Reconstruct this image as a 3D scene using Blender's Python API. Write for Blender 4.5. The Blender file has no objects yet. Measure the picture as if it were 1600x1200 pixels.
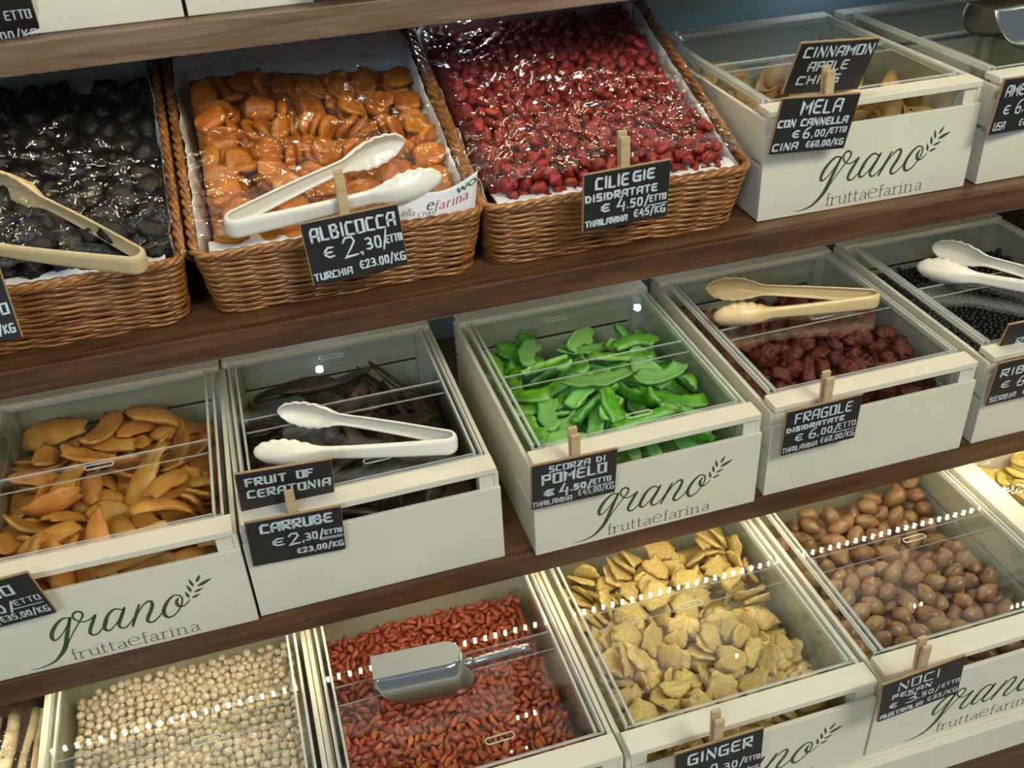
import bpy, bmesh, math, random
import numpy as np
from mathutils import Vector, Matrix, Quaternion, noise as mnoise
PI = math.pi
sc = bpy.context.scene
COL = sc.collection
# ---------------------------------------------------------------- camera
cam_data = bpy.data.cameras.new('camera'); cam = bpy.data.objects.new('camera', cam_data); COL.objects.link(cam)
CAMROT = ((0.95626924, -0.28905613, -0.04467315), (-0.19728305, -0.52467543, -0.82812746), (0.21593641, 0.80072607, -0.55875686))
CAMLOC = Vector((-0.08991951, -0.88644749, 0.87159895))
m = Matrix.Identity(4)
for i in range(3):
    m[i][0], m[i][1], m[i][2] = CAMROT[0][i], -CAMROT[1][i], -CAMROT[2][i]
    m[i][3] = CAMLOC[i]
cam.matrix_world = m
cam_data.sensor_width = 36.0; cam_data.lens = 36.0*1563.3537/1600; cam_data.clip_start = .02; cam_data.clip_end = 30
sc.camera = cam
# ---------------------------------------------------------------- world, lamps of the shop, exposure
wd = bpy.data.worlds.new('shop_air'); sc.world = wd; wd.use_nodes = True
bg = wd.node_tree.nodes['Background']; bg.inputs[0].default_value = (.62, .74, .80, 1); bg.inputs[1].default_value = .26
def area(name, loc, rot, sx, sy, power, col):
    l = bpy.data.lights.new(name, 'AREA'); l.shape = 'RECTANGLE'; l.size = sx; l.size_y = sy; l.energy = power; l.color = col
    o = bpy.data.objects.new(name, l); COL.objects.link(o); o.location = loc; o.rotation_euler = rot; return o
area('ceiling_lamp', (1.1, -1.8, 2.2), (math.radians(46), 0, math.radians(20)), 1.1, .5, 60, (1.0, .91, .74))
area('ceiling_lamp', (-1.1, -2.3, 1.9), (math.radians(58), 0, math.radians(-26)), .9, .9, 36, (.72, .87, 1.0))
sc.view_settings.view_transform = 'Standard'; sc.view_settings.look = 'None'
sc.view_settings.exposure = -.28; sc.view_settings.gamma = 1.0; sc.view_settings.use_curve_mapping = False
sc.cycles.use_denoising = True
sc.cycles.max_bounces = 10; sc.cycles.transparent_max_bounces = 40; sc.cycles.glossy_bounces = 5; sc.cycles.diffuse_bounces = 4
sc.cycles.caustics_reflective = False; sc.cycles.caustics_refractive = False; sc.cycles.sample_clamp_indirect = 6.0
LED_POWER = 140.0
# ---------------------------------------------------------------- helpers
def link(o, parent=None):
    COL.objects.link(o)
    if parent is not None: o.parent = parent
    return o
def tag(o, label=None, cat=None, group=None, kind=None):
    if label: o['label'] = label
    if cat: o['category'] = cat
    if group: o['group'] = group
    if kind: o['kind'] = kind
    return o
def empty(name, loc=(0, 0, 0), rz=0.0, label=None, cat=None, group=None):
    o = bpy.data.objects.new(name, None); o.empty_display_size = .02; link(o); o.location = loc; o.rotation_euler = (0, 0, rz)
    return tag(o, label, cat, group)
class MB:
    """collects shapes for ONE mesh"""
    def __init__(s): s.v, s.f, s.m, s.sm = [], [], [], []
    def add(s, vs, fs, mi=0, smooth=False):
        b = len(s.v); s.v += [tuple(v) for v in vs]
        for f in fs: s.f.append(tuple(i+b for i in f)); s.m.append(mi); s.sm.append(smooth)
        return s
    def box(s, x0, x1, y0, y1, z0, z1, mi=0, emi=None, bev=0.0):
        if bev:
            bm = bmesh.new(); bmesh.ops.create_cube(bm, size=1)
            for v in bm.verts: v.co = Vector(((x0+x1)/2+v.co.x*(x1-x0), (y0+y1)/2+v.co.y*(y1-y0), (z0+z1)/2+v.co.z*(z1-z0)))
            bmesh.ops.bevel(bm, geom=bm.edges[:]+bm.verts[:], offset=bev, segments=2, affect='EDGES', profile=.5)
            bm.verts.index_update(); s.add([v.co[:] for v in bm.verts], [[v.index for v in f.verts] for f in bm.faces], mi); bm.free(); return s
        v = [(x, y, z) for x in (x0, x1) for y in (y0, y1) for z in (z0, z1)]
        F = [(0, 1, 3, 2), (4, 6, 7, 5), (0, 4, 5, 1), (2, 3, 7, 6), (0, 2, 6, 4), (1, 5, 7, 3)]
        if emi is None: return s.add(v, F, mi)
        ext = (x1-x0, x1-x0, y1-y0, y1-y0, z1-z0, z1-z0); mn = min(ext)
        for f, e in zip(F, ext):      # the narrow faces of a clear sheet are its cut edges
            s.add([v[i] for i in f], [(0, 1, 2, 3)], mi if e == mn else emi)
        return s
    def tube(s, pts, r, n=8, mi=0, cap=True):
        pts = [Vector(p) for p in pts]; R = r if isinstance(r, (list, tuple)) else [r]*len(pts); vs, fs = [], []; up = None
        for i, p in enumerate(pts):
            t = (pts[min(i+1, len(pts)-1)]-pts[max(i-1, 0)]).normalized()
            if up is None: up = Vector((0, 0, 1)) if abs(t.z) < .9 else Vector((1, 0, 0))
            a = t.cross(up).normalized(); b = a.cross(t); up = b
            for k in range(n):
                th = 2*PI*k/n; vs.append(p+(a*math.cos(th)+b*math.sin(th))*R[i])
        for i in range(len(pts)-1):
            for k in range(n): a = i*n+k; b = i*n+(k+1) % n; fs.append((a, b, b+n, a+n))
        if cap: fs.append(tuple(range(n-1, -1, -1))); fs.append(tuple(range((len(pts)-1)*n, len(pts)*n)))
        return s.add(vs, fs, mi, True)
    def mesh(s, name):
        me = bpy.data.meshes.new(name); me.from_pydata(s.v, [], s.f); me.polygons.foreach_set('material_index', s.m); me.polygons.foreach_set('use_smooth', s.sm); me.update()
        return me
    def build(s, name, mats, parent=None):
        me = s.mesh(name)
        for m_ in (mats if isinstance(mats, (list, tuple)) else [mats]): me.materials.append(m_)
        return link(bpy.data.objects.new(name, me), parent)
def copy_tree(o, parent=None):
    c_ = o.copy(); COL.objects.link(c_)
    if parent is not None: c_.parent = parent
    for ch in list(o.children): copy_tree(ch, c_)
    return c_
# ---------------------------------------------------------------- materials
def mat(name, col=(.8, .8, .8), rough=.5, metal=0.0, spec=.5, coat=0.0, sss=0.0):
    m_ = bpy.data.materials.new(name); m_.use_nodes = True; b = m_.node_tree.nodes['Principled BSDF']
    b.inputs['Base Color'].default_value = (*col, 1); b.inputs['Roughness'].default_value = rough; b.inputs['Metallic'].default_value = metal
    b.inputs['Specular IOR Level'].default_value = spec; b.inputs['Coat Weight'].default_value = coat
    if sss: b.inputs['Subsurface Weight'].default_value = sss; b.inputs['Subsurface Radius'].default_value = (.01, .006, .003); b.inputs['Subsurface Scale'].default_value = .6
    return m_
def nodes(m_): nt = m_.node_tree; return nt, nt.nodes, nt.links, nt.nodes['Principled BSDF']
def noise_node(nt, scale, detail=4, rough=.6, vec=None, dist=0.0):
    n = nt.nodes.new('ShaderNodeTexNoise'); n.inputs['Scale'].default_value = scale; n.inputs['Detail'].default_value = detail; n.inputs['Roughness'].default_value = rough; n.inputs['Distortion'].default_value = dist
    if vec is not None: nt.links.new(vec, n.inputs['Vector'])
    return n
def ramp(nt, fac, stops):
    r = nt.nodes.new('ShaderNodeValToRGB'); e = r.color_ramp.elements
    while len(e) < len(stops): e.new(.5)
    for k, (p, c_) in enumerate(stops): e[k].position = p; e[k].color = (*c_, 1)
    nt.links.new(fac, r.inputs[0]); return r
def bump(nt, b, h, strength=.3, dist=.001):
    n = nt.nodes.new('ShaderNodeBump'); n.inputs['Strength'].default_value = strength; n.inputs['Distance'].default_value = dist
    nt.links.new(h, n.inputs['Height']); nt.links.new(n.outputs[0], b.inputs['Normal']); return n
def fruit_mat(name, dark, mid, light, rough=.5, scale=90, bstr=.5, bd=.001, var=.25, sss=.0, side=None, spec=.5, coat=0):
    """mottled fruit flesh; each piece a little lighter or darker (Object Info random); side = (colour, amount) on the pith side"""
    m_ = mat(name, mid, rough, spec=spec, coat=coat, sss=sss); nt, N, L, b = nodes(m_)
    tc = N.new('ShaderNodeTexCoord'); oi = N.new('ShaderNodeObjectInfo')
    ad = N.new('ShaderNodeVectorMath'); ad.operation = 'ADD'; L.new(tc.outputs['Object'], ad.inputs[0]); L.new(oi.outputs['Random'], ad.inputs[1])
    n = noise_node(nt, scale, 5, .65, ad.outputs[0]); r = ramp(nt, n.outputs['Fac'], [(.28, dark), (.5, mid), (.72, light)])
    out = r.outputs[0]
    if side:
        at = N.new('ShaderNodeAttribute'); at.attribute_name = 'side'
        mx = N.new('ShaderNodeMix'); mx.data_type = 'RGBA'; mx.inputs[6].default_value = (*side[0], 1)
        mr = N.new('ShaderNodeMapRange'); mr.inputs[1].default_value = side[1]; mr.inputs[2].default_value = side[1]+.35; L.new(at.outputs['Fac'], mr.inputs[0])
        L.new(mr.outputs[0], mx.inputs[0]); L.new(out, mx.inputs[7]); out = mx.outputs[2]
    hs = N.new('ShaderNodeHueSaturation'); mr2 = N.new('ShaderNodeMapRange'); mr2.inputs[3].default_value = 1-var; mr2.inputs[4].default_value = 1+var
    L.new(oi.outputs['Random'], mr2.inputs[0]); L.new(mr2.outputs[0], hs.inputs['Value'])
    ml = N.new('ShaderNodeMath'); ml.operation = 'MULTIPLY'; ml.inputs[1].default_value = 7.13; fr = N.new('ShaderNodeMath'); fr.operation = 'FRACT'
    L.new(oi.outputs['Random'], ml.inputs[0]); L.new(ml.outputs[0], fr.inputs[0])
    mr3 = N.new('ShaderNodeMapRange'); mr3.inputs[3].default_value = .5-.05*var; mr3.inputs[4].default_value = .5+.05*var; L.new(fr.outputs[0], mr3.inputs[0]); L.new(mr3.outputs[0], hs.inputs['Hue'])
    L.new(out, hs.inputs['Color']); L.new(hs.outputs[0], b.inputs['Base Color'])
    n2 = noise_node(nt, scale*3, 4, .6, ad.outputs[0]); bump(nt, b, n2.outputs['Fac'], bstr, bd)
    return m_
def wood_mat(name, dark, mid, light, rough=.45):
    m_ = mat(name, mid, rough); nt, N, L, b = nodes(m_)
    tc = N.new('ShaderNodeTexCoord'); mp = N.new('ShaderNodeMapping'); mp.inputs['Scale'].default_value = (1.6, 14, 22); L.new(tc.outputs['Object'], mp.inputs[0])
    n = noise_node(nt, 3.2, 8, .62, mp.outputs[0], .6); mp2 = N.new('ShaderNodeMapping'); mp2.inputs['Scale'].default_value = (5, 160, 200); L.new(tc.outputs['Object'], mp2.inputs[0])
    n2 = noise_node(nt, 2.5, 3, .6, mp2.outputs[0])
    ad = N.new('ShaderNodeMath'); ad.operation = 'MULTIPLY_ADD'; ad.inputs[1].default_value = .30; L.new(n2.outputs['Fac'], ad.inputs[0]); L.new(n.outputs['Fac'], ad.inputs[2])
    r = ramp(nt, ad.outputs[0], [(.42, dark), (.62, mid), (.85, light)]); L.new(r.outputs[0], b.inputs['Base Color'])
    bump(nt, b, n2.outputs['Fac'], .15, .0006)
    return m_
def clear_mat(name, tint=(.97, .985, .98), ior=1.49, rough=.02, edge=0.0, edge_col=(.8, .85, .8), crinkle=None, white=0.0):
    """clear sheet: Fresnel reflection over a straight view through; edge / white = share of plain diffuse white"""
    m_ = bpy.data.materials.new(name); m_.use_nodes = True; nt = m_.node_tree; N, L = nt.nodes, nt.links
    for n in list(N): N.remove(n)
    out = N.new('ShaderNodeOutputMaterial'); tr = N.new('ShaderNodeBsdfTransparent'); tr.inputs[0].default_value = (*tint, 1)
    gl = N.new('ShaderNodeBsdfGlossy'); gl.inputs['Roughness'].default_value = rough; gl.inputs['Color'].default_value = (1, 1, 1, 1)
    fr = N.new('ShaderNodeFresnel'); geo = N.new('ShaderNodeNewGeometry'); io = N.new('ShaderNodeMix'); io.inputs[2].default_value = ior; io.inputs[3].default_value = 1/ior; L.new(geo.outputs['Backfacing'], io.inputs[0]); L.new(io.outputs[0], fr.inputs['IOR']); mx = N.new('ShaderNodeMixShader')
    L.new(fr.outputs[0], mx.inputs[0]); L.new(tr.outputs[0], mx.inputs[1]); L.new(gl.outputs[0], mx.inputs[2]); last = mx
    w = max(edge, white)
    if w:
        df = N.new('ShaderNodeBsdfDiffuse'); df.inputs[0].default_value = (*edge_col, 1); m2 = N.new('ShaderNodeMixShader'); m2.inputs[0].default_value = w
        L.new(tr.outputs[0], m2.inputs[1]); L.new(df.outputs[0], m2.inputs[2]); L.new(m2.outputs[0], mx.inputs[1])
    if crinkle:
        tc = N.new('ShaderNodeTexCoord'); sc_, st_, di = crinkle
        v1 = N.new('ShaderNodeTexVoronoi'); v1.feature = 'DISTANCE_TO_EDGE'; v1.inputs['Scale'].default_value = sc_; nz = noise_node(nt, sc_*.8, 3, .5, tc.outputs['Object'])
        mv = N.new('ShaderNodeMix'); mv.data_type = 'VECTOR'; mv.inputs[0].default_value = .25; L.new(tc.outputs['Object'], mv.inputs[4]); L.new(nz.outputs['Color'], mv.inputs[5]); L.new(mv.outputs[1], v1.inputs['Vector'])
        ad = N.new('ShaderNodeMath'); ad.operation = 'MULTIPLY_ADD'; ad.inputs[1].default_value = .5; L.new(nz.outputs['Fac'], ad.inputs[0]); L.new(v1.outputs['Distance'], ad.inputs[2])
        bp = N.new('ShaderNodeBump'); bp.inputs['Strength'].default_value = st_; bp.inputs['Distance'].default_value = di; L.new(ad.outputs[0], bp.inputs['Height'])
        L.new(bp.outputs[0], gl.inputs['Normal']); L.new(bp.outputs[0], fr.inputs['Normal'])
    L.new(last.outputs[0], out.inputs[0]); return m_
def emit_mat(name, col, power):
    m_ = bpy.data.materials.new(name); m_.use_nodes = True; nt = m_.node_tree
    for n in list(nt.nodes): nt.nodes.remove(n)
    e = nt.nodes.new('ShaderNodeEmission'); e.inputs[0].default_value = (*col, 1); e.inputs[1].default_value = power; o = nt.nodes.new('ShaderNodeOutputMaterial'); nt.links.new(e.outputs[0], o.inputs[0]); return m_
M = {}
def paint(name, col, rough=.42, amt=.05):
    m_ = mat(name, col, rough); nt, N, L, b = nodes(m_); tc = N.new('ShaderNodeTexCoord'); n = noise_node(nt, 9, 5, .6, tc.outputs['Object'])
    r = ramp(nt, n.outputs['Fac'], [(.3, tuple(c_*(1-amt) for c_ in col)), (.7, tuple(min(1, c_*(1+amt)) for c_ in col))]); L.new(r.outputs[0], b.inputs['Base Color'])
    n2 = noise_node(nt, 260, 2, .5, tc.outputs['Object']); bump(nt, b, n2.outputs['Fac'], .06, .0004); return m_
M['white'] = paint('white_lacquered_wood', (.71, .69, .57))
M['wall'] = paint('grey_teal_wall_paint', (.48, .72, .82), .6)
M['floor'] = paint('pale_beige_floor', (.62, .56, .44), .5, .1)
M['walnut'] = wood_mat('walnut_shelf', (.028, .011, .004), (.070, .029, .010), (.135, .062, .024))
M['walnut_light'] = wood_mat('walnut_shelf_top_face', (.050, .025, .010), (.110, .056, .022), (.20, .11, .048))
M['walnut_grey_lit'] = wood_mat('lit_walnut_edge', (.085, .050, .028), (.165, .105, .062), (.26, .18, .12))  # lightened walnut: stronger light on the topmost front edge is put into the colour
M['clear'] = clear_mat('clear_acrylic')
M['clear_edge'] = clear_mat('polished_acrylic_edge', (.86, .90, .86), 1.6, .08, edge=.52, edge_col=(.85, .9, .85))
M['film'] = clear_mat('cellophane', (.985, .985, .985), 1.9, .040, crinkle=(22, .35, .005), white=.006)
M['metal'] = mat('brushed_steel', (.72, .72, .70), .16, 1.0)
M['spring'] = mat('spring_wire', (.6, .6, .58), .25, 1.0)
M['tongs_white'] = mat('white_plastic', (.80, .79, .70), .28, sss=.08)
M['tongs_beige'] = mat('beige_plastic', (.62, .50, .27), .28, sss=.05)
M['board_black'] = paint('blackboard_paint', (.012, .011, .011), .5, .2)
M['mdf'] = paint('bare_board_edge', (.36, .24, .12), .7, .15)
M['chalk'] = mat('white_marker_ink', (.55, .66, .70), .7)
M['pin'] = wood_mat('beech_wood', (.40, .29, .15), (.52, .39, .21), (.62, .49, .29), .6)
M['stalk'] = fruit_mat('dried_stalk_skin', (.30, .24, .12), (.58, .50, .32), (.74, .68, .52), .5, 40, .5)
M['green_ink'] = mat('dark_green_ink', (.035, .085, .025), .5)
M['grey_ink'] = mat('grey_green_ink', (.13, .14, .09), .5)
M['red_ink'] = mat('red_ink', (.45, .06, .06), .5)
M['paper'] = mat('white_greaseproof_paper', (.78, .80, .80), .55, sss=.0)
def wicker():
    m_ = mat('varnished_willow', (.40, .19, .06), .28, coat=.35); nt, N, L, b = nodes(m_); tc = N.new('ShaderNodeTexCoord')
    mp = N.new('ShaderNodeMapping'); mp.inputs['Scale'].default_value = (6, 6, 190); L.new(tc.outputs['Object'], mp.inputs[0])
    n = noise_node(nt, 2.2, 4, .7, mp.outputs[0]); r = ramp(nt, n.outputs['Fac'], [(.32, (.085, .028, .007)), (.5, (.28, .112, .027)), (.7, (.54, .27, .078))]); L.new(r.outputs[0], b.inputs['Base Color'])
    n2 = noise_node(nt, 130, 3, .5, tc.outputs['Object']); bump(nt, b, n2.outputs['Fac'], .2, .0008); return m_
M['wicker'] = wicker()
M['led_unseen'] = emit_mat('added_warm_led', (1.0, .82, .52), 520.0)  # for the added strip overhead
M['led_mid'] = emit_mat('warm_led_bright', (1.0, .80, .48), LED_POWER*2.0)
M['led'] = emit_mat('warm_led', (1.0, .80, .48), LED_POWER)
M['led_cool'] = emit_mat('cool_lamp', (.75, .88, 1.0), 220)
M['strip'] = mat('white_led_tape', (.75, .75, .70), .5)
FR = {
 'dried_prune': fruit_mat('prune_skin', (.002, .0015, .001), (.004, .003, .002), (.016, .012, .008), .45, 120, .8, .001, .3),
 'dried_apricot': fruit_mat('apricot_flesh', (.28, .085, .007), (.48, .155, .012), (.66, .26, .028), .36, 55, .35, .001, .14, sss=.15),
 'dried_cherry': fruit_mat('dried_cherry_flesh', (.11, .008, .005), (.27, .024, .014), (.46, .07, .04), .42, 150, .9, .001, .15),
 'apple_chip': fruit_mat('apple_chip_flesh', (.38, .20, .05), (.60, .38, .12), (.72, .52, .22), .6, 70, .6, .001, .2, side=((.62, .44, .18), .1)),
 'mango_slice': fruit_mat('mango_flesh', (.46, .19, .035), (.62, .29, .055), (.74, .42, .12), .42, 42, .5, .001, .2, sss=.1),
 'carob_pod': fruit_mat('carob_skin', (.014, .009, .005), (.045, .028, .016), (.13, .08, .042), .38, 60, .9, .0015, .3),
 'pomelo_peel': fruit_mat('candied_green_peel', (.035, .20, .006), (.11, .42, .012), (.25, .60, .05), .34, 60, .9, .0014, .28, side=((.30, .66, .17), .32), sss=.08),
 'dried_strawberry': fruit_mat('dried_strawberry_flesh', (.05, .011, .006), (.14, .026, .013), (.27, .06, .03), .5, 160, 1.0, .001, .25),
 'dried_currant': fruit_mat('currant_skin', (.003, .003, .004), (.008, .007, .008), (.025, .022, .022), .4, 200, .6, .0006, .3),
 'chickpea': fruit_mat('chickpea_skin', (.58, .47, .30), (.70, .60, .42), (.80, .72, .56), .55, 90, .3, .0006, .15),
 'goji_berry': fruit_mat('goji_skin', (.20, .034, .012), (.46, .105, .034), (.66, .20, .08), .4, 120, .7, .0008, .25),
 'ginger_slice': fruit_mat('sugared_ginger', (.55, .36, .09), (.72, .52, .17), (.85, .74, .42), .5, 260, .9, .0008, .15, sss=.15),
 'pecan': fruit_mat('pecan_shell', (.14, .065, .026), (.30, .165, .075), (.44, .27, .14), .32, 50, .25, .0006, .2),
 'banana_chip': fruit_mat('banana_chip_flesh', (.60, .44, .08), (.78, .62, .14), (.86, .75, .30), .5, 80, .5, .0008, .12),
}
# ---------------------------------------------------------------- marker lettering
G = {
'A': (.72, [[(0,0),(0,.72),(.2,1),(.72,1),(.72,0)],[(0,.42),(.72,.42)]]), 'B': (.7, [[(0,0),(0,1),(.5,1),(.62,.8),(.5,.55),(.1,.55)],[(.5,.55),(.7,.3),(.55,0),(0,0)]]),
'C': (.7, [[(.7,.95),(.15,1),(0,.8),(0,.05),(.7,0)]]), 'D': (.68, [[(0,0),(0,1),(.4,.9),(.68,.5),(.5,.05),(0,0)]]), 'E': (.66, [[(.66,1),(.1,1),(0,.8),(0,.1),(.15,0),(.66,0)],[(0,.52),(.56,.52)]]),
'F': (.66, [[(.66,1),(0,1),(0,0)],[(0,.52),(.55,.52)]]), 'G': (.72, [[(.7,1),(.12,1),(0,.85),(0,.1),(.12,0),(.72,0),(.72,.48),(.38,.48)]]), 'H': (.66, [[(0,0),(0,1)],[(.66,0),(.66,1)],[(0,.5),(.66,.5)]]),
'I': (.12, [[(.06,0),(.06,1)]]), 'K': (.66, [[(0,0),(0,1)],[(.62,1),(.06,.48),(.66,0)]]), 'L': (.6, [[(0,1),(0,0),(.6,0)]]), 'M': (.86, [[(0,0),(.05,1),(.43,.45),(.82,1),(.86,0)]]),
'N': (.7, [[(0,0),(0,1),(.7,0),(.7,1)]]), 'O': (.68, [[(0,0),(0,1),(.68,1),(.68,0),(0,0)]]), 'P': (.66, [[(0,0),(0,1),(.66,1),(.66,.5),(0,.5)]]), 'R': (.7, [[(0,0),(0,1),(.68,1),(.68,.55),(.05,.5),(.7,0)]]),
'S': (.66, [[(.66,1),(.05,1),(0,.58),(.62,.5),(.66,.03),(0,0)]]), 'T': (.72, [[(0,1),(.72,1)],[(.36,1),(.36,0)]]), 'U': (.66, [[(0,1),(0,.05),(.1,0),(.66,0),(.66,1)]]), 'V': (.66, [[(0,1),(.33,0),(.66,1)]]), 'Z': (.66, [[(0,1),(.66,1),(0,0),(.66,0)]]),
'0': (.62, [[(.1,0),(0,.5),(.12,1),(.5,1),(.62,.5),(.5,0),(.1,0)]]), '1': (.3, [[(0,.75),(.25,1),(.25,0)]]), '7': (.6, [[(0,1),(.6,1),(.2,0)]]), '9': (.6, [[(.58,.6),(.1,.5),(.05,.85),(.3,1),(.58,.9),(.58,.3),(.3,0)]]), '2': (.68, [[(0,.78),(.15,1),(.5,1),(.6,.75),(.35,.4),(0,0),(.68,.04)]]), '3': (.6, [[(0,.95),(.3,1),(.55,.85),(.5,.6),(.2,.52),(.58,.4),(.6,.15),(.35,0),(0,.05)]]),
'4': (.66, [[(.38,1),(.05,.3),(.66,.3)],[(.6,.6),(.56,-.12)]]), '5': (.6, [[(.6,1),(.08,1),(.03,.58),(.5,.55),(.6,.3),(.45,0),(0,.02)]]), '6': (.66, [[(.6,1),(.25,.85),(0,.4),(.1,.03),(.5,0),(.66,.22),(.52,.45),(.08,.38)]]),
'8': (.6, [[(.3,.52),(.05,.75),(.3,1),(.55,.75),(.3,.52),(0,.25),(.3,0),(.6,.25),(.3,.52)]]), '/': (.5, [[(.5,1.25),(0,-.2)]]), '.': (.1, [[(.05,.0),(.06,.05)]]), ',': (.12, [[(.1,.05),(.02,-.18)]]), '!': (.12, [[(.06,.3),(.06,1)],[(.06,0),(.06,.04)]]),
'E_': (.66, [[(.66,.95),(.3,1),(.02,.65),(.02,.3),(.3,0),(.66,.06)],[(.0,.48),(.55,.5)]]), ' ': (.4, []),
'f': (.42, [[(.42,1.5),(.25,1.6),(.16,1.4),(.16,0)],[(0,1),(.38,1)],[(.04,0),(.28,0)]]), 'a': (.6, [[(.05,.85),(.25,1),(.45,.85),(.47,.1),(.6,.0)],[(.47,.6),(.1,.45),(.03,.15),(.2,0),(.46,.2)]]),
'r': (.5, [[(0,1),(.14,.95),(.14,0)],[(.14,.7),(.3,.98),(.48,.95)],[(.0,0),(.28,0)]]), 'i': (.25, [[(0,1),(.13,.97),(.13,0)],[(.12,1.35),(.14,1.4)],[(0,0),(.26,0)]]), 'n': (.75, [[(0,1),(.14,.95),(.14,0)],[(.14,.75),(.38,1),(.58,.85),(.6,0)],[(0,0),(.27,0)],[(.48,0),(.75,0)]]),
'e': (.56, [[(.04,.55),(.5,.6),(.42,.92),(.22,1),(.03,.7),(.04,.25),(.25,0),(.55,.12)]]), 'u': (.75, [[(0,1),(.14,.97),(.15,.2),(.35,0),(.58,.2)],[(.45,1),(.6,.97),(.6,.03),(.75,0)]]), 't': (.4, [[(.15,1.35),(.15,.15),(.25,0),(.4,.08)],[(0,1),(.38,1)]]),
'l': (.2, [[(0,1.6),(.1,1.55),(.1,0)]]), 'c': (.5, [[(.5,.85),(.3,1),(.05,.75),(.04,.25),(.28,0),(.5,.12)]]), 'o': (.55, [[(.27,0),(.02,.3),(.03,.75),(.28,1),(.52,.72),(.52,.28),(.27,0)]]), 'w': (.8, [[(0,1),(.2,0),(.4,.8),(.6,0),(.8,1)]]),
}
def ribbon(mb, pts, widths, place, mi=0, round_=True):
    """flat inked stroke; place maps (u, v) to a 3-D point just proud of the board"""
    n = len(pts); L_, R_ = [], []
    for i, (u, v) in enumerate(pts):
        a = pts[max(i-1, 0)]; b = pts[min(i+1, n-1)]; dx, dy = b[0]-a[0], b[1]-a[1]; l = math.hypot(dx, dy) or 1; w = widths[i]/2
        if 0 < i < n-1:
            d1 = (u-a[0], v-a[1]); d2 = (b[0]-u, b[1]-v); l1 = math.hypot(*d1) or 1; l2 = math.hypot(*d2) or 1
            cs = max(.45, math.sqrt(max(0, (1+(d1[0]*d2[0]+d1[1]*d2[1])/l1/l2)/2))); w /= cs
        nx, ny = -dy/l*w, dx/l*w; L_.append((u+nx, v+ny)); R_.append((u-nx, v-ny))
    vs = [place(*p) for p in L_]+[place(*p) for p in R_]
    mb.add(vs, [(i, n+i, n+i+1, i+1) for i in range(n-1)], mi)
    if round_:
        for k in (0, n-1):
            u, v = pts[k]; w = widths[k]/2; ring = [place(u+w*math.cos(t*PI/4), v+w*math.sin(t*PI/4)) for t in range(8)]; mb.add(ring, [tuple(range(8))], mi)
def smooth_path(pts, n=4):
    out = []
    P_ = [pts[0]]+list(pts)+[pts[-1]]
    for i in range(1, len(P_)-2):
        for k in range(n):
            t = k/n; out.append(tuple(.5*(2*P_[i][j]+(P_[i+1][j]-P_[i-1][j])*t+(2*P_[i-1][j]-5*P_[i][j]+4*P_[i+1][j]-P_[i+2][j])*t*t+(3*P_[i][j]-P_[i-1][j]-3*P_[i+1][j]+P_[i+2][j])*t**3) for j in range(len(pts[0]))))
    out.append(tuple(pts[-1])); return out
def write(mb, text, x0, x1, y, h, w, place, mi=0, gap=.38, rise=0.0, slant=0.0, seed=1):
    """one line of hand lettering from x0 to x1 on baseline y (metres, local to the board)"""
    w *= 1.08; y += w*.6; h -= w*1.1; x0 += w*.5; x1 -= w*.5; rnd = random.Random(seed+len(text)); gl = ['E_' if c_ == '€' else c_ for c_ in text]
    tot = sum(G[g][0] for g in gl)+gap*(len(gl)-1); k = (x1-x0)/tot; u = 0.0
    for g in gl:
        gw, ss = G[g]; dy = rnd.uniform(-.03, .03)*h
        for s_ in ss:
            pts = [(x0+(u+px)*k+slant*py*h, y+dy+py*h+rise*((u+px)*k)) for px, py in s_]; ribbon(mb, pts, [w]*len(pts), place, mi)
        u += gw+gap
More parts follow.
